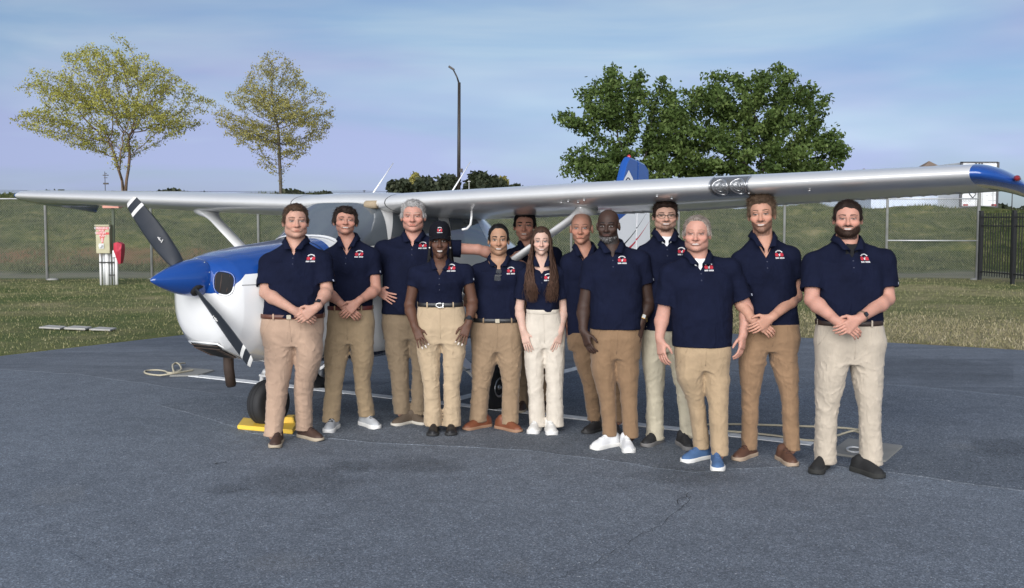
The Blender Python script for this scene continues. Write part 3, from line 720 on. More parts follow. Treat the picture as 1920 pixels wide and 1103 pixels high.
# ---------------------------------------------------------------- trailers and roofs beyond the bank
M_trail = mat('trailer_white', (.62, .63, .64), .4, var=(1.5, .4, (.5, .51, .52)))
M_trim = mat('trailer_trim', (.05, .05, .055), .5); M_lamp = mat('tail_lamp', (.25, .02, .02), .3)
YL = 74.0
def L_(u, v, Y=YL): return at(u, v, Y)
p0 = L_(1836, 392); root = thing('box_trailer', (p0.x, YL, gzz(p0.x, YL)), 'white box trailer showing its rear doors behind the wing tip', 'trailer'); inv = Matrix.Translation(-root.location)
def tp(mb, name, m, bevel=0, parent=None):
    o = mb.build(name, m, parent or root, False, bevel); o.matrix_parent_inverse = inv; return o
def rect(u0, v0, u1, v1, y, d): a, b = L_(u0, v0), L_(u1, v1); return MB().box(((a.x + b.x) / 2, y, (a.z + b.z) / 2), (abs(b.x - a.x), d, abs(a.z - b.z)))
zb = L_(1836, 387).z - .1
tp(MB().box(((L_(1802, 350).x + L_(1869, 350).x) / 2, YL + 7, (L_(1836, 304.5).z + zb) / 2), (L_(1869, 350).x - L_(1802, 350).x, 14, L_(1836, 304.5).z - zb)), 'box_body', M_trail, .03)
for u0, u1 in ((1804, 1835), (1837, 1868)): tp(rect(u0, 307, u1, 386, YL - .03, .05), 'rear_door', M_trail, .01)
tp(rect(1801, 303.4, 1870, 305.6, YL - .02, .12), 'header', M_trim); tp(rect(1800.6, 304, 1802.6, 388, YL - .02, .12), 'corner_post', M_trim); tp(rect(1868.6, 304, 1870.6, 388, YL - .02, .12), 'corner_post', M_trim)
tp(rect(1801, 387, 1870, 389.5, YL - .05, .2), 'bumper', M_trim)
for u in (1829, 1833, 1841, 1861): tp(rect(u, 330, u + 1, 386, YL - .07, .03), 'lock_rod', M_galv)
for u in (1828, 1834, 1839): tp(rect(u, 304, u + 3, 308, YL - .075, .03), 'marker', M_trim)
dm = [(1823, 356.5), (1829.5, 363.5), (1823, 371.5), (1816.5, 363.5)]
mb = MB()
for i in range(4):
    a, b = dm[i], dm[(i + 1) % 4]; A, B = L_(*a), L_(*b); A.y = B.y = YL - .07; mb.tube([A, B], .035, 4)
tp(mb, 'placard', M_trim)
for u0, v0, u1, v1 in ((1805, 361, 1808, 363), (1862, 352, 1867, 357), (1856, 363, 1867, 364.5), (1857, 366, 1867, 367), (1851, 375, 1868, 377), (1805, 375.5, 1812, 378), (1814, 375.5, 1820, 378), (1848, 366, 1852, 368)): tp(rect(u0, v0, u1, v1, YL - .062, .012), 'decal', M_galv)
for u in (1805, 1858): tp(rect(u, 383, u + 9, 386, YL - .07, .03), 'tail_lamp', M_lamp)
M_shed = mat('pale_blue_siding', (.50, .56, .66), .5, var=(.5, .3, (.42, .48, .58)))
a, b = at(1633, 386, 78), at(1800, 357, 78)
root = thing('long_shed', (a.x, 78, gzz(a.x, 78)), 'long pale blue-white shed wall showing below the near wing', 'shed'); inv = Matrix.Translation(-root.location)
o = MB().box(((a.x + b.x) / 2, 80.5, (1.5 + b.z) / 2), (b.x - a.x, 5, b.z - 1.5)).build('wall', M_shed, root); o.matrix_parent_inverse = inv
for k in range(14):
    x = a.x + (b.x - a.x) * (k + .5) / 14
    o = MB().box((x, 77.985, (1.5 + b.z) / 2), (.05, .03, b.z - 1.5)).build('seam', M_shed, root); o.matrix_parent_inverse = inv
o = MB().box(((a.x + b.x) / 2, 80.5, b.z + .05), (b.x - a.x + .3, 5.3, .1)).build('roof', M_galv, root); o.matrix_parent_inverse = inv
M_roof = mat('brown_shingle', (.17, .125, .095), .9, var=(2, .5, (.13, .10, .08)))
M_wall = mat('tan_wall', (.36, .30, .24), .9)
for (u, v, hw, lb) in ((1620, 316, 13, 'small brown pyramid roof peeking over the near wing farther from the trailer'), (1742, 302, 20, 'larger brown pyramid roof beside the white trailer')):
    Y = 120; t_ = at(u, v, Y); root = thing('far_house', (t_.x, Y, 1.5), lb, 'house'); inv = Matrix.Translation(-root.location)
    wd = hw * Y / F * 2.2; zb = t_.z - wd * .72
    P = [(t_.x - wd, Y - wd, zb), (t_.x + wd, Y - wd, zb), (t_.x + wd, Y + wd, zb), (t_.x - wd, Y + wd, zb), tuple(t_)]
    o = MB().add(P, [(0, 1, 4), (1, 2, 4), (2, 3, 4), (3, 0, 4), (0, 3, 2, 1)]).build('roof', M_roof, root); o.matrix_parent_inverse = inv
    o = MB().box((t_.x, Y, (zb + 1.0) / 2 + .2), (wd * 1.85, wd * 1.85, zb - 1.0 + .3)).build('wall', M_wall, root); o.matrix_parent_inverse = inv
# ---------------------------------------------------------------- grass blades (lawn) and weeds (bank)
def blades(name, n, xr, yr, h, seed, cols, label, cond, w=.006, lean=.5):
    r = np.random.default_rng(seed); x = r.uniform(*xr, n); y = yr[0] + (yr[1] - yr[0]) * r.uniform(0, 1, n) ** 1.3
    keep = cond(x, y, r); x, y = x[keep], y[keep]; n = len(x); z = gz(x, y)
    hh = h * r.uniform(.4, 1.3, n); a = r.uniform(0, 6.28, n); ln = r.normal(0, lean, (n, 2)) * hh[:, None]
    ww = w * (.6 + y / 25) * r.uniform(.6, 1.4, n); c_, s_ = np.cos(a) * ww, np.sin(a) * ww
    V = np.stack([np.stack([x - c_, y - s_, z - .01], 1), np.stack([x + c_, y + s_, z - .01], 1), np.stack([x + ln[:, 0], y + ln[:, 1], z + hh], 1)], 1).reshape(-1, 3)
    t = np.clip(r.normal(.5, .25, n), 0, 1); col = np.repeat(np.stack([t, t, t, np.ones(n)], 1), 3, 0)
    link(name, mesh_np(name, V, np.arange(3 * n).reshape(-1, 3), False, col), cols, kind='stuff', label=label, cat='grass')
M_blade = leafmat('grass_blade', (.13, .15, .052), (.25, .24, .105), (.42, .37, .22), .25)
M_bladeD = leafmat('dry_grass_blade', (.16, .15, .07), (.31, .27, .15), (.48, .42, .28), .2)
M_weed = leafmat('weed_blade', (.030, .048, .013), (.078, .096, .031), (.19, .18, .085), .25)
blades('lawn_grass', 60000, (-18, 14), (13, 31), .036, 3, M_blade, 'short mown green and straw lawn grass', lambda x, y, r: (lawn_side(x, y) > .03) & (np.abs(x) < y * .52 + 1))
blades('dry_grass', 45000, (-1, 12), (13, 22), .044, 4, M_bladeD, 'dry straw-coloured grass along the asphalt edge', lambda x, y, r: (lawn_side(x, y) > .0) & (lawn_side(x, y) < 4.5 + r.normal(0, .6, len(x))) & (x > r.normal(1, 1.2, len(x))))
blades('bank_weeds', 80000, (-25, 25), (34.5, 47), .13, 5, M_weed, 'rough green weeds covering the bank behind the fence', lambda x, y, r: (np.abs(x) < y * .52) & (np.sin(x * 1.1) + np.sin(y * 1.7 + x * .6) + r.normal(0, 1, len(x)) > -.3), .007)
# ================================================================ airplane
YAW = rad(34.12)
PL = Vector((-1.071, 10.177, 0)); PRZ = math.atan2(-math.cos(YAW), -math.sin(YAW))
plane = thing('airplane', PL, 'white and blue single-engine high-wing airplane parked on its tie-down line', 'airplane', None, PRZ)
Xs = lambda fs: (58.2 - fs) * .0254
# ---- paint
def paint(name, base, rough=.22, metal=0., coat=.6, dirt=.25):
    m, t, b, v = newmat(name, rough, .5); b.inputs['Metallic'].default_value = metal; b.inputs['Coat Weight'].default_value = coat; b.inputs['Coat Roughness'].default_value = .06
    n = noise(t, v, 2.3, 5, .6); c = mixc(t, dirt, base, ramp(t, n, [(.3, tuple(x * .8 for x in base)), (.7, base)]))
    t.links.new(c, b.inputs['Base Color'])
    return m
M_pw = paint('paint_white', (.70, .70, .69)); M_pb = paint('paint_blue', (.008, .055, .25), .2, 0, .9, .15)
M_silver = paint('paint_silver_white', (.64, .64, .63), .30, .30, .35, .3)
M_glass = mat('window_glass', (.085, .098, .11), .04, 0, 1.0, 1.0)
M_black = mat('black_rubber', (.014, .014, .015), .75, bump=(40, .2, .004)); M_blade = mat('blade_black', (.014, .017, .022), .35, var=(8, .4, (.03, .033, .04)))
M_bladew = mat('blade_white', (.66, .65, .62), .5, var=(9, .5, (.45, .44, .42))); M_alu = mat('aluminium', (.62, .62, .62), .3, .9)
M_exh = mat('exhaust_rust', (.085, .055, .04), .75, .3, var=(8, .7, (.035, .03, .028)), bump=(30, .4, .004))
M_dk = mat('dark_cavity', (.008, .008, .009), .9); M_tan = mat('tan_interior', (.30, .235, .155), .8); M_navy = paint('paint_navy', (.012, .016, .045), .25)  # flat black, also stands for the shade inside openings
M_rivet = mat('rivet', (.5, .5, .5), .35, .8)
def fus_paint():
    m, t, b, v = newmat('fuselage_paint', .2, .5); b.inputs['Coat Weight'].default_value = .8; b.inputs['Coat Roughness'].default_value = .05
    s = N(t, 'ShaderNodeSeparateXYZ'); t.links.new(v, s.inputs[0]); x, y, z = s.outputs
    line = math_(t, 'MINIMUM', math_(t, 'MULTIPLY_ADD', math_(t, 'SUBTRACT', 2.2, x), .05, 1.30), math_(t, 'MULTIPLY_ADD', math_(t, 'SUBTRACT', 2.40, x), .9, 1.165))         # blue above this line on the cowl
    blue = math_(t, 'MULTIPLY', math_(t, 'GREATER_THAN', z, line), math_(t, 'GREATER_THAN', math_(t, 'SUBTRACT', x, math_(t, 'MULTIPLY', math_(t, 'ABSOLUTE', y), .25)), 1.27))
    c = mixc(t, blue, (.70, .70, .69), (.008, .055, .25))
    low = math_(t, 'MULTIPLY', math_(t, 'LESS_THAN', z, .575), math_(t, 'LESS_THAN', x, 1.42))
    c = mixc(t, low, c, (.012, .016, .045))
    rl = math_(t, 'MULTIPLY_ADD', x, -.03, .88)
    red = math_(t, 'MULTIPLY', math_(t, 'MULTIPLY', math_(t, 'GREATER_THAN', z, rl), math_(t, 'LESS_THAN', z, math_(t, 'ADD', rl, .035))), math_(t, 'LESS_THAN', x, .2))
    c = mixc(t, red, c, (.40, .02, .05))
    n = noise(t, v, 2.3, 5, .6); c = mixc(t, .25, c, ramp(t, n, [(.3, (.75, .75, .75)), (.7, (1, 1, 1))]), 'MULTIPLY')
    t.links.new(c, b.inputs['Base Color']); return m
M_fus = fus_paint()
# ---- fuselage loft.  station: x, z_bottom, z_top, half width, exponent, z of max width
ST = [(2.415, .97, 1.24, .17, 2.0, 1.10), (2.40, .86, 1.34, .26, 2.3, 1.10), (2.37, .78, 1.395, .325, 2.5, 1.10), (2.30, .70, 1.43, .385, 2.7, 1.10), (2.15, .625, 1.465, .43, 2.8, 1.10), (1.9, .565, 1.50, .465, 2.9, 1.08), (1.6, .535, 1.53, .50, 3.0, 1.05),
      (1.45, .52, 1.545, .52, 3.2, 1.03), (1.26, .505, 1.565, .535, 3.6, 1.0), (1.10, .50, 1.68, .54, 4.0, 1.0), (.95, .495, 1.80, .545, 4.4, 1.0), (.80, .49, 1.905, .545, 4.6, 1.02), (.4, .49, 1.93, .545, 4.8, 1.05), (-.3, .50, 1.93, .54, 4.6, 1.05), (-.75, .53, 1.88, .50, 4.0, 1.05),
      (-1.2, .59, 1.70, .43, 3.2, 1.05), (-1.8, .68, 1.50, .34, 2.6, 1.04), (-3.0, .83, 1.36, .215, 2.3, 1.05), (-4.3, .96, 1.28, .11, 2.2, 1.08), (-5.0, 1.03, 1.22, .04, 2.0, 1.12)]
ST = np.array(ST)
_dr = .20 * np.clip((-.4 - ST[:, 0]) / 4.4, 0, 1.1)
for _k in (1, 2, 5): ST[:, _k] -= _dr      # sits slightly nose-up: the tail is lower
sx = ST[::-1, 0]
def station(x): return [np.interp(x, sx, ST[::-1, k]) for k in range(1, 6)]
def fpt(x, q):   # q: angle, 0 = left side (+y), 90 = top
    zb, zt, w_, e, zm = station(x); c, s = math.cos(q), math.sin(q)
    y = w_ * math.copysign(abs(c) ** (2 / e), c); z = zm + (zt - zm if s > 0 else zm - zb) * math.copysign(abs(s) ** (2 / e), s)
    return Vector((x, y, z))
xsn = np.unique(np.concatenate([ST[:, 0], np.arange(-5, 2.4, .08)]))[::-1]
nA = 64; V = []; Fq = []
for x in xsn:
    for k in range(nA): V.append(fpt(x, 2 * math.pi * (k + .5) / nA))
for i in range(len(xsn) - 1):
    for k in range(nA): Fq.append((i * nA + k, i * nA + (k + 1) % nA, (i + 1) * nA + (k + 1) % nA, (i + 1) * nA + k))
mb = MB().add(V, Fq + [tuple(range(nA)), tuple((len(xsn) - 1) * nA + k for k in range(nA))][:2])
fus = mb.build('fuselage', M_fus, plane, True)
def patch(x0, x1, f, name, m, parent=plane, off=.006, nx=24, nq=24, corner=0.0):
    """patch on the fuselage skin between x0..x1; f(x) -> (angle0, angle1) degrees"""
    V = []; Fc = []
    for i in range(nx + 1):
        x = x0 + (x1 - x0) * i / nx; a, b = f(x)
        for j in range(nq + 1):
            q = rad(a + (b - a) * j / nq); p = fpt(x, q); e = 1e-3
            tq = fpt(x, q + e) - fpt(x, q - e); tx = fpt(x + 2e-3, q) - fpt(x - 2e-3, q); nr = tx.cross(tq)
            if nr.length < 1e-12: nr = Vector((0, math.cos(q), math.sin(q)))
            nr.normalize()
            if nr.dot(Vector((0, p.y, p.z - 1.05))) < 0: nr = -nr
            V.append(p + nr * off)
    for i in range(nx):
        for j in range(nq):
            a = i * (nq + 1) + j; Fc.append((a, a + 1, a + nq + 2, a + nq + 1))
    return MB().add(V, Fc).build(name, m, parent, True)
def zang(x, z, side=1):     # angle on the ring where the skin reaches height z
    zb, zt, w_, e, zm = station(x); s = (z - zm) / (zt - zm); s = max(-.999, min(.999, s)); a = math.degrees(math.asin(min(1, abs(s) ** (e / 2))))
    return a if side > 0 else 180 - a
# windshield (one wrapped pane), door and rear side windows both sides, frames as proud trim
def wsf(x):
    z = 1.47 + (1.22 - x) * .10; a = max(10, zang(x, z)); return a, 180 - a
ws = patch(1.235, .80, wsf, 'windshield', M_glass, nx=20, nq=48)
patch(1.275, 1.24, lambda x: (30, 150), 'windshield_trim', M_pw, ws, .010, 4, 40)
for sgn in (1, -1):
    def side(zlo, zhi):
        return lambda x: (zang(x, zlo(x), sgn), zang(x, zhi(x), sgn))
    lo = lambda x: 1.36 + .0 * x
    hi = lambda x: min(1.80, 1.45 + (1.02 - x) * 1.05)
    patch(.86, .02, side(lambda x: 1.345, lambda x: min(1.81, 1.40 + (.90 - x) * 2.2) + .02), 'window_frame', M_pw, plane, .004, 30, 10)
    patch(.80, .06, side(lambda x: 1.37, lambda x: min(1.79, 1.42 + (.82 - x) * 2.4)), 'door_window', M_glass, plane, .009, 30, 10)
    patch(-.10, -.78, side(lambda x: 1.39, lambda x: min(1.77, 1.42 + (x + .80) * 1.5)), 'rear_window', M_glass, plane, .008, 30, 10)
    # door outline seam
    for xx in (.92, -.03): patch(xx, xx - .008, side(lambda x: .62, lambda x: 1.34), 'door_seam', M_dk, plane, .003, 1, 20)
    patch(.92, -.03, side(lambda x: .62, lambda x: .626), 'door_seam', M_dk, plane, .003, 20, 1)
# cowl seams and fasteners
patch(1.455, 1.447, lambda x: (-80, 260), 'cowl_seam', M_dk, plane, .003, 1, 60)
for sgn in (1, -1):
    patch(2.30, 1.46, lambda x: (zang(x, 1.215, sgn), zang(x, 1.219, sgn)), 'cowl_seam', M_dk, plane, .003, 30, 1)
    for x in (1.55, 1.72, 1.88, 2.02):
        p = fpt(x, rad(zang(x, 1.25, sgn))); MB().lathe([(.010, 0), (.008, .004)], Matrix.Translation(p) @ Matrix.Rotation(-math.pi / 2 * sgn, 4, 'X'), 8).build('fastener', M_rivet, plane, True)
# air inlets beside the spinner: black patches painting the openings' shade, with a rolled lip, laid on the nose bowl
fbv = BVHTree.FromPolygons([v.co for v in fus.data.vertices], [tuple(p.vertices) for p in fus.data.polygons])
def nose_pt(y, z, off):
    h = fbv.ray_cast(Vector((3.2, y, z)), Vector((-1, 0, 0)))
    return (h[0] + h[1] * (off if h[1].x > 0 else -off)) if h[0] is not None else Vector((2.2, y, z))
for sgn in (1, -1):
    n = 36; nr_ = 8; V = [nose_pt(sgn * .262, 1.235, .004)]
    for r_ in range(1, nr_ + 1):
        for k in range(n):
            q = 2 * math.pi * k / n; f = r_ / nr_; cy = math.copysign(abs(math.cos(q)) ** .72, math.cos(q)); cz = math.copysign(abs(math.sin(q)) ** .72, math.sin(q))
            V.append(nose_pt(sgn * (.262 + .076 * f * cy), 1.232 + .086 * f * cz - .018 * f * cy, .004))
    Fc = [(0, 1 + k, 1 + (k + 1) % n) for k in range(n)] + [(1 + (r_ - 1) * n + k, 1 + r_ * n + k, 1 + r_ * n + (k + 1) % n, 1 + (r_ - 1) * n + (k + 1) % n) for r_ in range(1, nr_) for k in range(n)]
    inl = MB().add(V, Fc).build('air_inlet', M_dk, plane, True)
    rim_ = V[1 + (nr_ - 1) * n:]; MB().tube(rim_ + rim_[:1], .007, 8, False).build('inlet_lip', M_fus, inl, True)
    for k in range(3): MB().tube([nose_pt(sgn * (.20 + .05 * k), 1.17, .006), nose_pt(sgn * (.20 + .05 * k), 1.30, .006)], .004, 5).build('cylinder_fin', M_exh, inl, True)
# landing-light style round boss below the spinner, carburettor grille
MB().lathe([(.075, 0), (.07, .016), (.05, .022), (.0, .022)], Matrix.Translation((2.352, .13, .985)) @ Matrix.Rotation(rad(90), 4, 'Y') @ Matrix.Rotation(rad(14), 4, 'X'), 24).build('round_boss', M_pw, plane, True)
gr = MB()
def chin(y, t):   # point low on the nose bowl
    x = 2.335 - .20 * t; zb, zt, w_, e, zm = station(x); return Vector((x, y, zb + .012 * (abs(y) / .15) ** 2 + .012))
gV = [chin(y, t) + Vector((.022, 0, -.012)) for t in np.linspace(0, 1, 6) for y in np.linspace(-.16, .16, 5)]
filt = MB().add(gV, [(i * 5 + j, i * 5 + j + 1, (i + 1) * 5 + j + 1, (i + 1) * 5 + j) for i in range(5) for j in range(4)]).build('air_filter', M_dk, plane, True)
for k in range(9):
    t = (k + .5) / 9; A = chin(-.155, t) + Vector((.028, 0, -.014)); B = chin(.155, t) + Vector((.028, 0, -.014))
    MB().box((A + B) / 2, (.006, .31, .006)).build('filter_rib', M_exh, filt)
fr_ = [chin(-.165, -.03), chin(.165, -.03), chin(.165, 1.03), chin(-.165, 1.03), chin(-.165, -.03)]
MB().tube([p + Vector((.024, 0, -.012)) for p in fr_], .008, 6).build('filter_frame', M_pw, filt, True)
# exhaust
MB().tube([(1.98, -.16, .66), (1.965, -.175, .50), (1.93, -.19, .36)], .042, 14).build('exhaust_pipe', M_exh, plane, True)
MB().lathe([(.036, 0), (.034, .012)], Matrix.Translation((1.927, -.1905, .345)) @ Matrix.Rotation(rad(8), 4, 'Y'), 14).build('exhaust_mouth', M_dk, plane, True)
# ---- propeller
HUB = Vector((Xs(-40), 0, 1.267)); PA = rad(-48.6)
prop = link('propeller', None, None, plane); prop.location = HUB
sp_prof = [(.146, -.115), (.150, -.10), (.148, -.06), (.140, .0), (.124, .07), (.102, .14), (.078, .205), (.054, .262), (.030, .310), (.012, .338), (.0, .345)]
spin = MB().lathe(sp_prof, Matrix.Rotation(math.pi / 2, 4, 'Y'), 40).build('spinner', M_pb, prop, True)
for k in range(10):
    q = k * 2 * math.pi / 10; MB().lathe([(.006, 0), (.004, .004)], Matrix.Rotation(q, 4, 'X') @ Matrix.Translation((-.085, 0, .148)), 8).build('screw', M_rivet, spin, True)
R_P = .912
def blade(sg):
    rs = np.linspace(.06, R_P, 26); V = []; n = 16
    for r in rs:
        f = r / R_P
        ch = np.interp(f, [.06, .16, .25, .45, .65, .85, .97, 1], [.075, .095, .125, .155, .158, .138, .118, .085]); tw = rad(np.interp(f, [0, .2, .5, 1], [58, 44, 27, 15])); th = ch * np.interp(f, [0, .2, .5, 1], [.6, .34, .16, .08])
        for k in range(n):
            q = 2 * math.pi * k / n; a, b_ = ch / 2 * math.cos(q), th / 2 * math.sin(q) * (1 if math.sin(q) > 0 else .4)
            # chord direction: lies in the disc (tangential) rotated by twist towards the axis
            tang = a * math.cos(tw) - b_ * math.sin(tw) * -1; ax = -a * math.sin(tw) + b_ * math.cos(tw)
            V.append((ax, tang, r))
    M_ = Matrix.Rotation(-PA, 4, 'X') if sg > 0 else Matrix.Rotation(-PA + math.pi, 4, 'X')
    V = [M_ @ Vector(p) for p in V]
    Fc = [(i * n + k, i * n + (k + 1) % n, (i + 1) * n + (k + 1) % n, (i + 1) * n + k) for i in range(25) for k in range(n)] + [tuple(25 * n + k for k in range(n))]
    me = MB().add(V, Fc).mesh('blade', True); me.materials.append(M_blade); me.materials.append(M_bladew)
    for p in me.polygons:
        r = (M_.inverted() @ p.center).z / R_P
        if r > .948 or .855 < r < .905: p.material_index = 1
    o = link('blade', me, None, prop)
    # manufacturer's mark: a small white cross-stroke pair
    for dx, L in ((.0, .055), (.035, .035)):
        MB().box(M_ @ Vector((.012, .01 + 0 * dx, .40 + dx)), (.003, L, .007), M_.to_3x3()).build('mark', M_bladew, o)
    MB().box(M_ @ Vector((.012, .012, .435)), (.003, .008, .045), M_.to_3x3()).build('mark', M_bladew, o)
blade(1); blade(-1)
MB().lathe([(.05, 0), (.055, .05)], Matrix.Rotation(-PA, 4, 'X') @ Matrix.Translation((0, 0, .09)), 12).build('blade_root', M_dk, prop, True)
MB().lathe([(.05, 0), (.055, .05)], Matrix.Rotation(-PA + math.pi, 4, 'X') @ Matrix.Translation((0, 0, .09)), 12).build('blade_root', M_dk, prop, True)
# ---- wings
DIH = math.tan(rad(1.73)); ZW = 1.862
AF = []     # airfoil, NACA 2412-like, x from 0 (LE) to 1 (TE)
def naca(x, up):
    t = .12; yt = 5 * t * (.2969 * math.sqrt(x) - .126 * x - .3516 * x * x + .2843 * x ** 3 - .1036 * x ** 4)
    m_, p_ = .02, .4; yc = m_ / p_ ** 2 * (2 * p_ * x - x * x) if x < p_ else m_ / (1 - p_) ** 2 * ((1 - 2 * p_) + 2 * p_ * x - x * x)
    return yc + (yt if up else -yt)
cs = [0.5 * (1 - math.cos(math.pi * k / 20)) for k in range(21)]
AF = [(x, naca(x, True)) for x in cs[::-1]] + [(x, naca(x, False)) for x in cs[1:-1]]
nF = len(AF)
def wsec(ys):   # span station -> LE x, chord, z of LE
    le = np.interp(ys, [0, 2.55, 5.25], [Xs(24), Xs(24), Xs(29)]); ch = np.interp(ys, [0, 2.55, 5.25], [1.63, 1.63, 1.14]); return le, ch, ZW + DIH * (ys - .62)
def wpt(y, sg, x, zz, tw=None):
    le, ch, z = wsec(y); inc = rad(np.interp(y, [0, 5.25], [5.0, 4.4])); px, pz = x * ch, zz * ch
    return Vector((le - px * math.cos(inc) - pz * math.sin(inc) * 0, sg * y, z + pz - px * math.sin(inc)))
def wing(sg):
    root = link('wing', None, None, plane)
    root['label'] = 'near wing with landing lights' if sg > 0 else 'far wing'
    yy = list(np.linspace(.47, 2.55, 14)) + list(np.linspace(2.75, 5.22, 14)); V = []
    for y in yy:
        for (x, z) in AF: V.append(wpt(y, sg, x, z))
    Fc = [(i * nF + k, i * nF + (k + 1) % nF, (i + 1) * nF + (k + 1) % nF, (i + 1) * nF + k) for i in range(len(yy) - 1) for k in range(nF)] + [tuple(range(nF))]
    o = MB().add(V, Fc).build('wing_skin', M_silver, root, True); autosmooth(o, 50)
    # drooped blue tip
    V = []; tips = np.linspace(0, 1, 9)
    for t in tips:
        y = 5.22 + .27 * t; s = math.sqrt(max(0, 1 - t * t)) * .97 + .03 if t < 1 else .03
        for (x, z) in AF:
            sw = t * t * .34; xx = sw + (1.0 + .10 * t - sw) * x; p = wpt(5.22, sg, xx, z * s - .045 * t * t - .05 * t * x)
            V.append(Vector((p.x, sg * y, p.z + DIH * .27 * t)))
    Fc = [(i * nF + k, i * nF + (k + 1) % nF, (i + 1) * nF + (k + 1) % nF, (i + 1) * nF + k) for i in range(8) for k in range(nF)] + [tuple(8 * nF + k for k in range(nF))]
    tip = MB().add(V, Fc).build('wing_tip', M_pb, root, True)
    if sg > 0:
        c = wpt(5.22, 1, .22, .0); c.y = 5.455; c.z -= .01
        MB().lathe([(.0, -.07), (.016, -.05), (.020, 0), (.016, .04), (.0, .055)], Matrix.Translation(c) @ Matrix.Rotation(math.pi / 2, 4, 'Y'), 14).build('position_light', mat('red_lens', (.22, .012, .012), .1, 0, .6, .8), tip, True)
    # control-surface gaps, underside
    for y0, y1, x0 in ((.9, 2.50, .70), (2.60, 5.15, .76)):
        V = []
        for y in np.linspace(y0, y1, 12):
            for xx in (x0, x0 + .008): p = wpt(y, sg, xx, naca(xx, False)); V.append(p - Vector((0, 0, .003)))
        MB().add(V, [(2 * i, 2 * i + 1, 2 * i + 3, 2 * i + 2) for i in range(11)]).build('control_gap', M_dk, root)
    for y in (2.55,):
        V = []
        for xx in np.linspace(.70, .99, 6):
            for d in (0, .012): p = wpt(y + d, sg, xx, naca(xx, False)); V.append(p - Vector((0, 0, .003)))
        MB().add(V, [(2 * i, 2 * i + 1, 2 * i + 3, 2 * i + 2) for i in range(5)]).build('control_gap', M_dk, root)
    # corrugation ribs on flap and aileron undersides
    for y in np.linspace(.98, 5.05, 46):
        if abs(y - 2.55) < .07: continue
        x0, x1 = (.72, .955) if y < 2.55 else (.775, .955)
        A, B = wpt(y, sg, x0, naca(x0, False)), wpt(y, sg, x1, naca(x1, False))
        MB().tube([A - Vector((0, 0, .001)), B - Vector((0, 0, .001))], .006, 5).build('corrugation', M_silver, root, True)
    # strut with cuffs
    U = wpt(2.30, sg, .30, naca(.30, False)) + Vector((0, 0, .01)); Lo = Vector((Xs(36), sg * .50, .66))
    d = (Lo - U); L = d.length; d.normalize(); n = 16; V = []
    fwd = Vector((1, 0, 0)); fwd = (fwd - d * fwd.dot(d)).normalized(); sd_ = d.cross(fwd)
    for f, c, t in ((0, .32, .15), (.02, .27, .12), (.045, .20, .08), (.07, .165, .062), (.10, .15, .055), (.94, .15, .055), (.97, .17, .06), (1, .18, .07)):
        for k in range(n):
            q = 2 * math.pi * k / n; a = math.cos(q); b = math.sin(q) * (1 - .35 * (a < 0) * abs(a))
            V.append(U + d * (L * f) + fwd * (a * c / 2) + sd_ * (b * t / 2))
    Fc = [(i * n + k, i * n + (k + 1) % n, (i + 1) * n + (k + 1) % n, (i + 1) * n + k) for i in range(7) for k in range(n)]
    MB().add(V, Fc + [tuple(range(n)), tuple(7 * n + k for k in range(n))]).build('strut', M_pw, root, True)
    return root
WL = wing(1); WR = wing(-1)
# centre section between the wings (roof fairing)
V = []
yy = np.linspace(-.5, .5, 15)
for y in yy:
    for (x, z) in AF:
        p = wpt(.5, 1, x, z); V.append((p.x - .05 * (1 - (y / .5) ** 2) * (1 - x) * 0, y, p.z + .012 * (1 - (y / .5) ** 2)))
Fc = [(i * nF + k, i * nF + (k + 1) % nF, (i + 1) * nF + (k + 1) % nF, (i + 1) * nF + k) for i in range(14) for k in range(nF)]
MB().add(V, Fc).build('cabin_roof', M_silver, plane, True)
MB().lathe([(.035, -.02), (.035, .10), (.03, .11)], Matrix.Translation(wpt(.50, 1, .02, .0) + Vector((.02, -.05, -.01))) @ Matrix.Rotation(math.pi / 2, 4, 'X'), 14).build('vent_tube', M_tan, plane, True)
# wing-root fairing dark gap
for sg in (1, -1):
    V = []
    for (x, z) in AF:
        for d in (0, .010): p = wpt(.56 + d, sg, x, z * 1.012); V.append(p)
    MB().add(V, [(2 * k, 2 * k + 1, 2 * ((k + 1) % nF) + 1, 2 * ((k + 1) % nF)) for k in range(nF)]).build('root_gap', M_dk, WL if sg > 0 else WR)
# landing lights in the near wing's leading edge
def lepatch(y0, y1, s0, s1, off, name, m, parent, n1=14, n2=14):
    """patch on the leading edge of the near wing; s runs over the nose, negative = under"""
    V = []
    for i in range(n1 + 1):
        y = y0 + (y1 - y0) * i / n1
        for j in range(n2 + 1):
            s = s0 + (s1 - s0) * j / n2; x = s * s; z = naca(x, s > 0); p = wpt(y, 1, x, z); le = wpt(y, 1, .06, .01); nrm = (p - le).normalized(); V.append(p + nrm * off)
    return MB().add(V, [(i * (n2 + 1) + j, i * (n2 + 1) + j + 1, (i + 1) * (n2 + 1) + j + 1, (i + 1) * (n2 + 1) + j) for i in range(n1) for j in range(n2)]).build(name, m, parent, True)
M_bay = mat('lamp_bay', (.15, .15, .15), .2, .4, coat=.4); M_lens = mat('clear_lens', (.24, .245, .25), .2, .5, .8, .5, bump=(60, .8, .01))
y0L, y1L = 3.53, 3.80
bay = lepatch(y0L, y1L, -.32, .23, .006, 'landing_light_bay', M_bay, WL)
fo_ = wpt((y0L + y1L) / 2, 1, 0, 0)
def le_at(y, s, off):
    x = s * s; p = wpt(y, 1, x, naca(x, s > 0)); return p + (p - wpt(y, 1, .06, .01)).normalized() * off
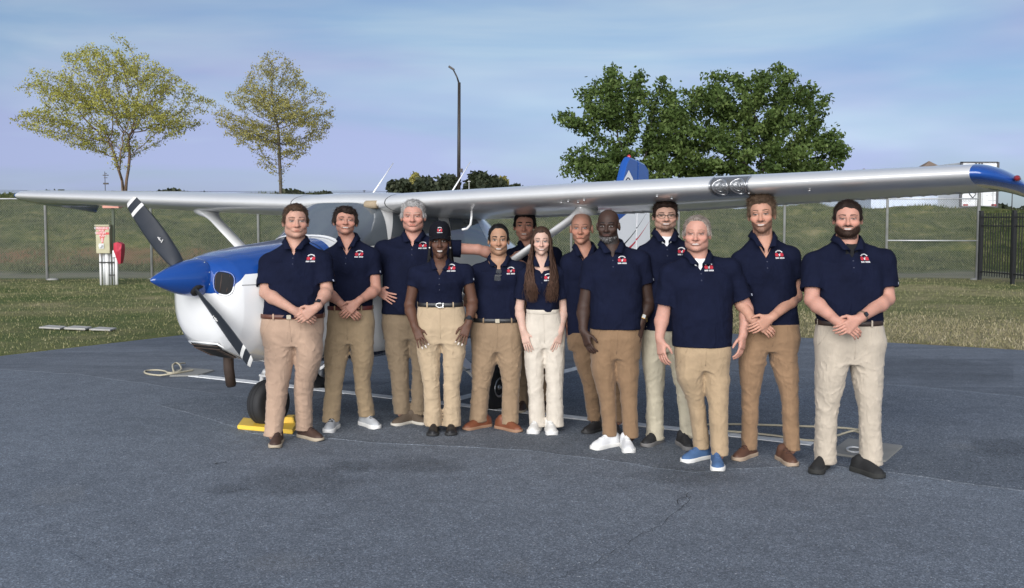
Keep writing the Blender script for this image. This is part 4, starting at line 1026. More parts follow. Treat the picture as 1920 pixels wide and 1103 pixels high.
for yc in (3.605, 3.735):
    ring_ = [(yc + .055 * math.cos(q), -.045 + .20 * math.sin(q)) for q in np.linspace(0, 2 * math.pi, 25)[:-1]]
    V = [le_at(yc, -.045, .0085)] + [le_at(yc + (a - yc) * f, -.045 + (b + .045) * f, .0085) for f in (.5, 1) for a, b in ring_]
    lamp = MB().add(V, [(0, 1 + k, 1 + (k + 1) % 24) for k in range(24)] + [(1 + k, 25 + k, 25 + (k + 1) % 24, 1 + (k + 1) % 24) for k in range(24)]).build('landing_lamp', M_lens, bay, True)
    MB().tube([le_at(a, b, .009) for a, b in ring_ + ring_[:1]], .0035, 6, False).build('lamp_rim', M_alu, lamp, True)
    MB().tube([le_at(yc + (a - yc) * .55, -.045 + (b + .045) * .55, .009) for a, b in ring_ + ring_[:1]], .002, 6, False).build('lamp_ring', M_alu, lamp, True)
for a, b in ((y0L - .006, y0L + .006), (y1L - .006, y1L + .006)): lepatch(a, b, -.33, .24, .009, 'bay_edge', M_alu, bay, 2, 14)
lepatch(y0L, y1L, -.335, -.318, .009, 'bay_edge', M_alu, bay, 14, 2)
for y, s in ((2.35, -.22), (2.42, -.26), (2.50, -.2), (2.28, -.24), (3.1, -.2), (3.18, -.3), (3.78, -.25), (4.2, -.27)):
    p = wpt(y, 1, s * s, naca(s * s, False)); MB().lathe([(.0, -.01), (.012, -.006), (.012, .0), (.006, .006)], Matrix.Translation(p - Vector((0, 0, .004))), 8).build('inspection_screw', M_rivet, WL, True)
# fuel vent hook and door-hinge bracket below the near wing
p = wpt(1.30, 1, .16, naca(.16, False)); MB().tube([p, p + Vector((.005, .0, -.06)), p + Vector((.02, .0, -.12)), p + Vector((.06, -.01, -.155)), p + Vector((.11, -.02, -.16))], [.010, .010, .010, .011, .009], 8).build('fuel_vent', M_pw, WL, True)
# antennas on the roof
for y, x in ((.58, -.05), (-.16, .20)):
    b = Vector((x, y, ZW + .10)); MB().tube([b, b + Vector((-.30, 0, .30))], [.008, .004], 6).build('whip_antenna', M_pw, plane, True)
# ---- tail
def slabfoil(outline, thick, name, m, parent=plane):
    """outline: list of (x,z) closed polygon in the fuselage centre plane, thickened in y and rounded"""
    n = len(outline); c = np.mean(outline, 0); V = []
    for y, s in ((-thick / 2, .97), (-thick / 4, 1.0), (thick / 4, 1.0), (thick / 2, .97)):
        for (x, z) in outline: V.append((c[0] + (x - c[0]) * s, y, c[1] + (z - c[1]) * s))
    Fc = [(r * n + k, r * n + (k + 1) % n, (r + 1) * n + (k + 1) % n, (r + 1) * n + k) for r in range(3) for k in range(n)] + [tuple(range(n)), tuple(3 * n + k for k in range(n))]
    return autosmooth(MB().add(V, Fc).build(name, m, parent), 35)
def fin_paint():
    m, t, b, v = newmat('fin_paint', .25, .5); b.inputs['Coat Weight'].default_value = .6
    s = N(t, 'ShaderNodeSeparateXYZ'); t.links.new(v, s.inputs[0]); x, y, z = s.outputs
    ln = math_(t, 'MULTIPLY_ADD', math_(t, 'ADD', x, 4.4), -.39, 1.76)
    c = mixc(t, math_(t, 'GREATER_THAN', z, ln), (.72, .72, .72), (.010, .065, .28))
    def swoosh(c, z0, k, w, colr):
        u = math_(t, 'ADD', x, 4.9); cz = math_(t, 'ADD', math_(t, 'MULTIPLY_ADD', u, k, z0), math_(t, 'MULTIPLY', math_(t, 'MULTIPLY', u, u), .28))
        d = math_(t, 'ABSOLUTE', math_(t, 'SUBTRACT', z, cz)); ww = math_(t, 'MULTIPLY', math_(t, 'ADD', u, .30), w)
        return mixc(t, math_(t, 'LESS_THAN', d, ww), c, colr)
    c = swoosh(c, 1.52, -.62, .030, (.42, .02, .05)); c = swoosh(c, 1.68, -.72, .016, (.03, .03, .04)); c = swoosh(c, 1.30, -.30, .012, (.05, .05, .06))
    t.links.new(c, b.inputs['Base Color']); return m
M_fin = fin_paint()
TD = -.20
fin = slabfoil([(x, z + TD) for x, z in [(-3.55, 1.30), (-3.9, 1.45), (-4.50, 2.66), (-4.58, 2.735), (-4.70, 2.72), (-4.80, 2.70), (-4.74, 1.16), (-4.4, 1.10)]], .10, 'fin', M_fin)
rud = slabfoil([(x, z + TD) for x, z in [(-4.83, 2.70), (-5.02, 2.665), (-5.12, 2.60), (-5.22, 1.25), (-5.12, 1.12), (-4.77, 1.12)]], .085, 'rudder', M_fin)
MB().lathe([(.026, 0), (.028, .02), (.02, .04), (.0, .05)], Matrix.Translation((-4.64, 0, 2.72 + TD)), 14).build('beacon', mat('beacon_red', (.35, .015, .02), .2, 0, .5, .5), fin, True)
# emblem: white pentagon with dark figure
for sg in (1, -1):
    y = sg * .0515
    pent = [(-4.40, 2.43), (-4.54, 2.56), (-4.67, 2.44), (-4.63, 2.13), (-4.45, 2.13)]
    em = MB().add([(x, y, z + TD) for x, z in pent], [tuple(range(5))]).build('emblem', mat('emblem_white', (.72, .72, .72), .4), fin)
    for k in range(5): MB().tube([(-4.42 - .045 * k, y + sg * .002, 2.17 + TD), (-4.48 - .03 * k, y + sg * .002, 2.31 + TD + .03 * math.sin(k * 1.8))], [.012, .006], 4).build('emblem_figure', M_navy, em)
    MB().tube([(-4.43 - .18 * k / 8, y + sg * .002, 2.40 + TD + .06 * math.sin(math.pi * k / 8)) for k in range(9)], .008, 4).build('emblem_lettering', M_navy, em)
    MB().tube([(-4.45 - .14 * k / 8, y + sg * .002, 2.33 + TD + .02 * math.sin(math.pi * k / 8)) for k in range(9)], .007, 4).build('emblem_arc', mat('emblem_red', (.4, .03, .05), .5), em)
for sg in (1, -1):
    V = []; sec = [(0, .085), (.02, .06)];
    for y, le, te, th in ((.05, -3.75, -4.95, .10), (.6, -3.86, -4.95, .09), (1.3, -4.02, -4.93, .07), (1.62, -4.10, -4.90, .055), (1.70, -4.2, -4.86, .02)):
        for (x, z) in AF: V.append((le + (te - le) * x, sg * y, 1.20 + TD + (z / .12) * th * .9))
    Fc = [(i * nF + k, i * nF + (k + 1) % nF, (i + 1) * nF + (k + 1) % nF, (i + 1) * nF + k) for i in range(4) for k in range(nF)] + [tuple(4 * nF + k for k in range(nF))]
    MB().add(V, Fc).build('stabilizer', M_pw, plane, True)
MB().tube([(-4.95, 0, 2.50 + TD), (-5.3, 0, 2.48 + TD)], .004, 4).build('static_wick', M_dk, rud, True)
# ---- landing gear
def wheel(loc, R, wd, parent, rimr, sgn=1, tyre_col=M_black):
    prof = [(rimr, -wd * .36), (rimr * 1.05, -wd * .44), (R * .80, -wd * .5), (R * .93, -wd * .43), (R * .985, -wd * .25), (R, 0), (R * .985, wd * .25), (R * .93, wd * .43), (R * .80, wd * .5), (rimr * 1.05, wd * .44), (rimr, wd * .36)]
    Mx = Matrix.Translation(loc) @ Matrix.Rotation(math.pi / 2, 4, 'X')
    o = MB().lathe(prof, Mx, 36).build('tyre', tyre_col, parent, True)
    for gx_ in (-.12, .12):
        MB().lathe([(R * .998, wd * gx_ - .004), (R * 1.001, wd * gx_ - .003), (R * 1.001, wd * gx_ + .003), (R * .998, wd * gx_ + .004)], Mx, 36).build('tread_groove', M_dk, o, True)
    s = sgn * -1
    Mr = Matrix.Translation(Vector(loc) + Vector((0, sgn * wd * .30, 0))) @ Matrix.Rotation(-math.pi / 2 * sgn, 4, 'X')
    rim = MB().lathe([(rimr * 1.04, -.03), (rimr * 1.04, .022), (rimr * .98, .028), (rimr * .86, .02), (rimr * .80, -.02), (rimr * .45, -.03), (rimr * .40, .0), (rimr * .22, .012), (0, .014)], Mr, 30).build('rim', M_alu, parent, True)
    for k in range(3):
        q = k * 2 * math.pi / 3 + .4
        MB().lathe([(rimr * .19, -.027), (rimr * .17, -.012)], Mr @ Matrix.Translation((math.cos(q) * rimr * .62, math.sin(q) * rimr * .62, 0)), 10).build('lightening_hole', M_dk, rim, True)
    MB().lathe([(rimr * .16, .01), (rimr * .14, .03), (0, .032)], Mr, 12).build('hub_cap', M_alu, rim, True)
for sg in (1, -1):
    gear = link('main_gear', None, None, plane)
    loc = (0, sg * 1.10, .205)
    wheel(loc, .205, .15, gear, .088, sg)
    pts = [Vector((.02, sg * .42, .58)), Vector((.02, sg * .62, .50)), Vector((.01, sg * .85, .34)), Vector((0, sg * .97, .235)), Vector((0, sg * 1.03, .205))]
    V = []; n = 4
    for i, p in enumerate(pts):
        wd = .075 - .02 * i / 4; th = .016
        V += [p + Vector((wd, 0, th)), p + Vector((-wd, 0, th)), p + Vector((-wd, 0, -th)), p + Vector((wd, 0, -th))]
    MB().add(V, [(i * 4 + k, i * 4 + (k + 1) % 4, (i + 1) * 4 + (k + 1) % 4, (i + 1) * 4 + k) for i in range(4) for k in range(4)] + [(16, 17, 18, 19)]).build('gear_leg', M_pw, gear)
    MB().box((-.05, sg * 1.015, .20), (.11, .03, .13)).build('brake_caliper', M_dk, gear, bevel=.006)
    MB().lathe([(.085, -.004), (.085, .004)], Matrix.Translation((0, sg * 1.02, .205)) @ Matrix.Rotation(math.pi / 2, 4, 'X'), 24).build('brake_disc', M_alu, gear, True)
    MB().box((.10, sg * .80, .355), (.07, .16, .012), Matrix.Rotation(sg * -.0, 3, 'X')).build('step', M_alu, gear)
ng = link('nose_gear', None, None, plane)
NX = 1.70
wheel((NX, 0, .195), .195, .145, ng, .075, 1)
MB().tube([(NX - .06, 0, .72), (NX - .04, 0, .46)], [.034, .03], 12).build('oleo_strut', M_alu, ng, True)
MB().tube([(NX - .05, 0, .62), (NX - .04, 0, .50)], [.045, .043], 12).build('strut_housing', M_pw, ng, True)
for sg in (1, -1):
    MB().tube([(NX - .04, 0, .47), (NX - .03, sg * .07, .45), (NX - .02, sg * .095, .40), (NX, sg * .095, .19)], [.022, .022, .02, .018], 8).build('fork', M_pw, ng, True)
MB().box((NX, 0, .425), (.06, .17, .02), Matrix.Rotation(rad(12), 3, 'Y')).build('fork_cap', M_pw, ng, bevel=.006)
MB().tube([(NX - .09, .0, .60), (NX - .16, 0, .50), (NX - .06, 0, .44)], .012, 6).build('torque_link', M_dk, ng, True)
# ---- yellow wheel chocks with cord
M_yel = mat('yellow_chock', (.72, .47, .05), .5, var=(6, .4, (.55, .34, .04)))
ca = gp(446, 806); cb = gp(552, 816)
ck = thing('wheel_chock', (gp(497, 806).x, gp(497, 806).y, 0), 'bright yellow plank chock lying against the nose wheel', 'wheel chock')
P = [gp(445, 806), gp(549, 815.5), gp(556, 803), gp(456, 791)]
o = MB().slab([p + Vector((0, 0, .004)) for p in P], .035).build('board', M_yel, ck, bevel=.006); o.matrix_parent_inverse = Matrix.Translation(-ck.location)
c2 = gp(541, 799); ck2 = thing('wheel_chock', (c2.x, c2.y, 0), 'yellow wedge chock with cord behind the nose wheel', 'wheel chock')
o = MB().add([(-.06, -.06, .0), (.07, -.06, .0), (.07, .06, .0), (-.06, .06, .0), (-.02, -.06, .085), (.05, -.06, .085), (.05, .06, .085), (-.02, .06, .085)], [(0, 1, 5, 4), (1, 2, 6, 5), (2, 3, 7, 6), (3, 0, 4, 7), (4, 5, 6, 7), (0, 3, 2, 1)]).build('wedge', M_yel, ck2, bevel=.006)
P = [gp(544, 799) - c2, gp(556, 806) - c2, gp(552, 810) - c2, gp(530, 808.5) - c2]
MB().tube([P[0] + Vector((0, 0, .03)), P[1] + Vector((0, 0, .012)), P[2] + Vector((0, 0, .012)), P[3] + Vector((0, 0, .012))], .006, 6).build('cord', M_yel, ck2, True)
# ================================================================ people: implicit surfaces meshed with surface nets
f32 = np.float32
def nets(Fd, xs, ys, zs):
    ins = Fd < 0; nx, ny, nz = Fd.shape
    cnt = np.zeros((nx - 1, ny - 1, nz - 1), np.int8)
    for a in (0, 1):
        for b in (0, 1):
            for c in (0, 1): cnt += ins[a:nx - 1 + a, b:ny - 1 + b, c:nz - 1 + c]
    I, J, K = np.nonzero((cnt > 0) & (cnt < 8)); n = len(I)
    acc = np.zeros((n, 3)); num = np.zeros(n)
    cor = [(a, b, c) for a in (0, 1) for b in (0, 1) for c in (0, 1)]
    val = [Fd[I + a, J + b, K + c] for a, b, c in cor]
    for i, A in enumerate(cor):
        for j, B in enumerate(cor):
            if j <= i or sum(abs(p - q) for p, q in zip(A, B)) != 1: continue
            m = (val[i] < 0) != (val[j] < 0); t = np.where(m, val[i] / (val[i] - val[j] + 1e-12), 0)
            px = xs[I + A[0]] + (xs[I + B[0]] - xs[I + A[0]]) * t; py = ys[J + A[1]] + (ys[J + B[1]] - ys[J + A[1]]) * t; pz = zs[K + A[2]] + (zs[K + B[2]] - zs[K + A[2]]) * t
            acc[:, 0] += px * m; acc[:, 1] += py * m; acc[:, 2] += pz * m; num += m
    V = acc / num[:, None]
    idx = np.full(cnt.shape, -1, np.int32); idx[I, J, K] = np.arange(n)
    Q = []
    d = ins[:-1, 1:-1, 1:-1] != ins[1:, 1:-1, 1:-1]; i, j, k = np.nonzero(d); s = ins[i, j + 1, k + 1]
    q = np.stack([idx[i, j, k], idx[i, j + 1, k], idx[i, j + 1, k + 1], idx[i, j, k + 1]], 1); q[~s] = q[~s][:, ::-1]; Q.append(q)
    d = ins[1:-1, :-1, 1:-1] != ins[1:-1, 1:, 1:-1]; i, j, k = np.nonzero(d); s = ins[i + 1, j, k + 1]
    q = np.stack([idx[i, j, k], idx[i, j, k + 1], idx[i + 1, j, k + 1], idx[i + 1, j, k]], 1); q[~s] = q[~s][:, ::-1]; Q.append(q)
    d = ins[1:-1, 1:-1, :-1] != ins[1:-1, 1:-1, 1:]; i, j, k = np.nonzero(d); s = ins[i + 1, j + 1, k]
    q = np.stack([idx[i, j, k], idx[i + 1, j, k], idx[i + 1, j + 1, k], idx[i, j + 1, k]], 1); q[~s] = q[~s][:, ::-1]; Q.append(q)
    Q = np.concatenate(Q); return V, Q[(Q >= 0).all(1)]
class Grid:
    def __init__(s, xs, ys, zs):
        s.x, s.y, s.z = [np.asarray(a, f32) for a in (xs, ys, zs)]; s.F = np.full((len(xs), len(ys), len(zs)), 1.0, f32)
    def sl(s, lo, hi):
        r = []
        for a, l, h in zip((s.x, s.y, s.z), lo, hi): r.append(slice(max(0, int(np.searchsorted(a, l)) - 1), int(np.searchsorted(a, h)) + 1))
        return tuple(r)
    def co(s, S_): return s.x[S_[0]][:, None, None], s.y[S_[1]][None, :, None], s.z[S_[2]][None, None, :]
    def op(s, fn, lo, hi, k=.01, mode='u', pad=.03):
        S_ = s.sl(np.array(lo) - pad - k, np.array(hi) + pad + k)
        if min(q.stop - q.start for q in S_) < 1: return
        d = fn(*s.co(S_)).astype(f32); a = s.F[S_]
        s.F[S_] = smin(a, d, k) if mode == 'u' else (-smin(-a, d, k) if mode == 's' else -smin(-a, -d, k))
    def cap(s, a, b, ra, rb, k=.015, mode='u', fold=None):
        a, b = np.array(a, float), np.array(b, float); r = max(ra, rb)
        def fn(x, y, z):
            d = seg(x, y, z, a, b, ra, rb)
            return d if fold is None else d + fold(x, y, z)
        s.op(fn, np.minimum(a, b) - r, np.maximum(a, b) + r, k, mode)
    def mesh(s): return nets(s.F, s.x, s.y, s.z)
def smin(a, b, k):
    h = np.clip(.5 + .5 * (b - a) / k, 0, 1); return b + (a - b) * h - k * h * (1 - h)
def seg(x, y, z, a, b, ra, rb):
    d = b - a; L = float(d @ d) + 1e-12
    t = np.clip(((x - a[0]) * d[0] + (y - a[1]) * d[1] + (z - a[2]) * d[2]) / L, 0, 1)
    return np.sqrt((x - a[0] - d[0] * t) ** 2 + (y - a[1] - d[1] * t) ** 2 + (z - a[2] - d[2] * t) ** 2) - (ra + (rb - ra) * t)
def elli(x, y, z, c, r):
    p, q, w_ = (x - c[0]) / r[0], (y - c[1]) / r[1], (z - c[2]) / r[2]; k0 = np.sqrt(p * p + q * q + w_ * w_); k1 = np.sqrt((p / r[0]) ** 2 + (q / r[1]) ** 2 + (w_ / r[2]) ** 2)
    return k0 * (k0 - 1) / (k1 + 1e-9)
class Waves:
    """smooth pseudo-noise: sum of random sinusoids with a preferred direction"""
    def __init__(s, seed, n, lam, aniso=(1, 1, 1)):
        r = np.random.default_rng(seed); K = r.normal(size=(n, 3)) * aniso; K /= np.linalg.norm(K, axis=1)[:, None]; L = r.uniform(lam[0], lam[1], n)
        s.K = K * (6.283 / L)[:, None]; s.P = r.uniform(0, 6.283, n); s.A = (L / L.max()) / math.sqrt(n)
    def __call__(s, x, y, z):
        o = 0
        for k, p, a in zip(s.K, s.P, s.A): o = o + a * np.sin(k[0] * x + k[1] * y + k[2] * z + p)
        return o
def rid(t):
    s = 1 - np.abs(np.sin(t)); return s * s * s
def loftf(rows, yaw=0, p=2.4):
    """rows: (z, cx, cy, a, b_front, b_back) -> field of stacked superellipses"""
    R = np.array(sorted(rows)); c_, s_ = math.cos(yaw), math.sin(yaw)
    zz = np.linspace(R[0, 0], R[-1, 0], 60)
    def sm(k):
        v = np.interp(zz, R[:, 0], R[:, k]); w_ = np.pad(v, 4, 'edge'); return np.convolve(w_, np.ones(9) / 9, 'valid')
    T_ = [sm(k) for k in range(1, 6)]
    def fn(x, y, z):
        cx, cy, a, bf, bb = [np.interp(z, zz, t) for t in T_]
        dx, dy = x - cx, y - cy; X = dx * c_ + dy * s_; Y = -dx * s_ + dy * c_
        b = np.where(Y < 0, bf, bb); k = (np.abs(X / a) ** p + np.abs(Y / b) ** p) ** (1 / p); rd = np.sqrt(X * X + Y * Y) + 1e-6
        return np.maximum(rd - rd / (k + 1e-6), -np.minimum(a, b))
    return fn
# ---- cloth, skin, hair materials
def cloth(name, col, rough=.85, weave=900, var=.12, sheen=.15):
    m, t, b, v = newmat(name, rough, .12); b.inputs['Sheen Weight'].default_value = sheen; b.inputs['Sheen Roughness'].default_value = .5
    n = noise(t, v, 9, 4, .6); c = mixc(t, 1, col, ramp(t, n, [(.3, (1 - var,) * 3), (.7, (1 + var,) * 3)]), 'MULTIPLY'); t.links.new(c, b.inputs['Base Color'])
    bp = N(t, 'ShaderNodeBump'); bp.inputs['Strength'].default_value = .25; bp.inputs['Distance'].default_value = .002
    h = math_(t, 'ADD', noise(t, v, weave, 1), math_(t, 'MULTIPLY', noise(t, v, 45, 3), 1.5)); t.links.new(h, bp.inputs['Height'])
    mq = N(t, 'ShaderNodeMapping'); mq.inputs['Scale'].default_value = (1.6, 1.6, .55); mq.inputs['Rotation'].default_value = (0, rad(24), 0); t.links.new(v, mq.inputs[0])
    w_ = noise(t, mq.outputs[0], 7, 2, .45, 1.0); cr_ = math_(t, 'POWER', math_(t, 'SUBTRACT', 1.0, math_(t, 'ABSOLUTE', math_(t, 'MULTIPLY', math_(t, 'SUBTRACT', w_, .5), 5.0))), 3.0)
    b2 = N(t, 'ShaderNodeBump'); b2.inputs['Strength'].default_value = .22; b2.inputs['Distance'].default_value = .010; t.links.new(math_(t, 'MAXIMUM', cr_, 0.0), b2.inputs['Height']); t.links.new(b2.outputs[0], bp.inputs['Normal'])
    t.links.new(bp.outputs[0], b.inputs['Normal'])
    return m
M_navyc = cloth('navy_polo', (.0050, .0070, .0200), .9, 700, .15, .0)
M_navyc2 = cloth('navy_collar', (.0054, .0076, .0215), .9, 700, .1, .0)
M_tee = cloth('white_tee', (.68, .68, .69)); M_teeb = cloth('black_tee', (.012, .012, .013))
M_skin = mat('skin', (.5, .3, .2), .58, 0, .28, vcol=True, sub=.12, bump=(160, .12, .002))
M_hair = mat('hair', (.1, .06, .04), .6, 0, .18, vcol=True, bump=(230, .7, .004))
M_leather = mat('brown_belt', (.085, .028, .016), .5, bump=(90, .3, .002)); M_leatherd = mat('dark_belt', (.03, .017, .012), .5); M_leatherb = mat('black_belt', (.012, .012, .013), .45)
M_brass = mat('buckle', (.30, .27, .21), .35, .8); M_thread_w = mat('white_thread', (.66, .66, .66), .8); M_thread_r = mat('red_thread', (.40, .02, .035), .8); M_button = mat('navy_button', (.03, .034, .06), .35)
M_watchb = mat('black_watch', (.012, .012, .014), .35); M_watchg = mat('watch_glass', (.02, .022, .026), .1, 0, .8); M_gold = mat('gold', (.65, .45, .18), .3, 1)
M_white_s = mat('white_sole', (.66, .65, .62), .7); M_lace_k = mat('black_lace', (.015, .015, .016), .8); M_lace_w = mat('white_lace', (.6, .6, .58), .8)
PANTS = {}
def pantsm(col):
    if col not in PANTS: PANTS[col] = cloth('trouser_cloth_%d' % len(PANTS), col, .88, 650, .10, .12)
    return PANTS[col]
SHOEM = {}
def shoem(col, rough=.6):
    if (col, rough) not in SHOEM: SHOEM[(col, rough)] = mat('shoe_upper_%d' % len(SHOEM), col, rough, 0, .4, var=(18, .4, tuple(c * .75 for c in col)), bump=(160, .25, .003))
    return SHOEM[(col, rough)]
nv = lambda a: np.array(a, float)
def unit(v): v = nv(v); return v / (np.linalg.norm(v) + 1e-12)
# ---- hand: palm + four fingers + thumb
def hand(G, wrist, tip, normal, hint, curl=.35, spread=.08, sc=1.0, k=.006, curls=None):
    Wr = nv(wrist); d = unit(nv(tip) - Wr); n = nv(normal); n = unit(n - d * (n @ d)); t = nv(hint); t = t - d * (t @ d) - n * (t @ n); t = unit(t)
    L = .092 * sc
    for o, r in ((-.028, .0125), (-.009, .0135), (.010, .0135), (.028, .0125)):
        G.cap(Wr + t * o * sc * .72 + d * .012 * sc, Wr + d * L + t * o * sc, r * sc * 1.12, r * sc, .014)
    G.cap(Wr + d * .02 * sc + t * .02 * sc + n * .008 * sc, Wr + d * .055 * sc + t * .028 * sc + n * .010 * sc, .016 * sc, .014 * sc, .012)
    lens = ((.028, (.043, .026, .020)), (.010, (.048, .030, .022)), (-.009, (.045, .028, .021)), (-.028, (.035, .022, .019)))
    for i, (o, ls) in enumerate(lens):
        p = Wr + d * L + t * o * sc; ang = 0; dirn = unit(d + t * (o / .028) * spread); r = (.0088 if i < 3 else .0078) * sc
        c = curls[i] if curls else curl
        for j, l in enumerate(ls):
            ang += c * (.75 if j == 0 else 1.15); dd = dirn * math.cos(ang) + n * math.sin(ang); q = p + dd * l * sc
            G.cap(p, q, r, r * .93, .0035 if j == 0 else .002); p = q; r *= .93
    p = Wr + d * .03 * sc + t * .030 * sc + n * .006 * sc; q = p + (d * .62 + t * .62 + n * .25) * .042 * sc; G.cap(p, q, .0125 * sc, .0105 * sc, .010)
    q2 = q + (d * .85 + t * .22 + n * .35) * .032 * sc; G.cap(q, q2, .0105 * sc, .0095 * sc, .003); q3 = q2 + (d * .92 + t * .02 + n * .35) * .024 * sc; G.cap(q2, q3, .0095 * sc, .0075 * sc, .003)
# ---- head template in local units (metres, eyes at z=0, face towards -y)
def head_field(x, y, z, o):
    jw, fat, age = o.get('jaw', 1), o.get('fat', 0), o.get('age', 0)
    d = elli(x, y, z, (0, .012, .034), (.076, .095, .088))
    d = smin(d, elli(x, y, z, (0, -.026, -.040), (.0575 * jw, .064, .080)), .03)
    d = smin(d, elli(x, y, z, (0, -.064, -.100), (.022 * jw, .022, .017)), .025)
    if fat: d = smin(d, elli(x, y, z, (0, -.010, -.078), (.054 + .010 * fat, .050, .034)), .03)
    for s in (-1, 1):
        d = smin(d, elli(x, y, z, (s * .043, -.060, -.026), (.024, .024, .020)), .022)
        d = smin(d, elli(x, y, z, (s * .049 * jw, -.004, -.058), (.011, .026, .024)), .03)
        if o.get('smile', 1): d = smin(d, elli(x, y, z, (s * .036, -.068, -.038), (.015, .012, .013)), .016)
        d = smin(d, elli(x, y, z, (s * .027, -.080, .021), (.026, .012, .008)), .012)
    for s in (-1, 1):    # eye sockets
        d = -smin(-d, elli(x, y, z, (s * .032, -.102, .002), (.019, .018, .0115)), .010)
        d = smin(d, elli(x, y, z, (s * .0315, -.0765, .001), (.0145, .0125, .0125)), .003)
    d = smin(d, seg(x, y, z, nv((0, -.086, .012)), nv((0, -.111, -.031)), .0078, .0118), .009)
    d = smin(d, elli(x, y, z, (0, -.106, -.035), (.0135, .0145, .0115)), .006)
    for s in (-1, 1): d = smin(d, elli(x, y, z, (s * .0145, -.094, -.036), (.0085, .011, .0080)), .006)
    # mouth: lips with a parting line that turns up at the corners
    cz = -.0675 + 5.5 * x * x * o.get('smile', 1)
    d = smin(d, np.sqrt((x / .030) ** 2 + ((y + .084) / .016) ** 2 + ((z - cz) / .0125) ** 2) * .0125 - .0125, .010)
    d = d + .004 * np.exp(-((z - cz) / .0030) ** 2 - (x / .024) ** 4) * (y < -.05)
    d = d + .003 * np.exp(-((z + .080) / .006) ** 2 - (x / .02) ** 2) * (y < -.05)
    for s in (-1, 1):    # ears
        e = elli(x - s * .0795, (y - .008) * .97 + (z + .008) * .15, z + .008, (0, 0, 0), (.0105, .019, .031))
        e = -smin(-e, elli(x - s * .090, y - .006, z + .004, (0, 0, 0), (.009, .010, .018)), .006)
        d = smin(d, e, .008)
    return d
HL = {'short': ([-.11, -.085, -.06, -.045, -.030, -.016, -.004, .012, .030, .06, .11], [.084, .082, .074, .052, -.006, -.018, .018, .030, -.018, -.060, -.072]),
      'reced': ([-.11, -.085, -.06, -.045, -.030, -.016, -.004, .012, .030, .06, .11], [.098, .102, .096, .062, -.004, -.014, .018, .030, -.018, -.055, -.066]),
      'bald': ([-.11, -.04, .0, .02, .04, .11], [.2, .2, .2, .2, .2, .2]),
      'long': ([-.11, -.085, -.06, -.045, -.030, -.016, .0, .11], [.086, .086, .076, .046, .0, -.05, -.10, -.12])}
def strands(V, Q, ch, hl, n, ln, seed, lift, Rh, P):
    """short hair strands (thin quads) growing from the shell, combed back from the forehead and down the sides"""
    r = np.random.default_rng(seed); cc_ = V[Q].mean(1); out_ = head_field(*hl(cc_[:, 0], cc_[:, 1], cc_[:, 2]), P) > .0025; Qo = Q[out_]; q = Qo[r.integers(0, len(Qo), n)]; c = V[q].mean(1); nr = np.cross(V[q[:, 2]] - V[q[:, 0]], V[q[:, 3]] - V[q[:, 1]]); nr /= np.linalg.norm(nr, axis=1)[:, None] + 1e-9
    lx, ly, lz = hl(c[:, 0], c[:, 1], c[:, 2]); up = np.clip((lz - .03) / .07, 0, 1)[:, None]
    d = (1 - up) * nv((0, .25, -1)) + up * np.stack([.9 * np.sign(lx + .02), np.where(ly < -.02, -.55, .7), np.full(n, -.1)], 1)
    d = d @ Rh.T + r.normal(0, .26, (n, 3)); d = d - nr * (d * nr).sum(1)[:, None]; d /= np.linalg.norm(d, axis=1)[:, None] + 1e-9
    L = (ln * r.uniform(.5, 1.4, n))[:, None]; w = np.cross(d, nr) * (.0011 * r.uniform(.6, 1.5, n))[:, None]; b = c - nr * .001; t = c + d * L + nr * L * lift * r.uniform(0, .6, (n, 1))
    S = np.stack([b - w, b + w, t + w * .25, t - w * .25], 1).reshape(-1, 3); k = len(V)
    tone = r.uniform(.55, 1.6, n)[:, None]; cs = np.repeat(ch[q[:, 0]] * tone, 4, 0)
    return np.concatenate([V, S]), np.concatenate([Q, np.arange(4 * n).reshape(-1, 4) + k]), np.concatenate([ch, cs])
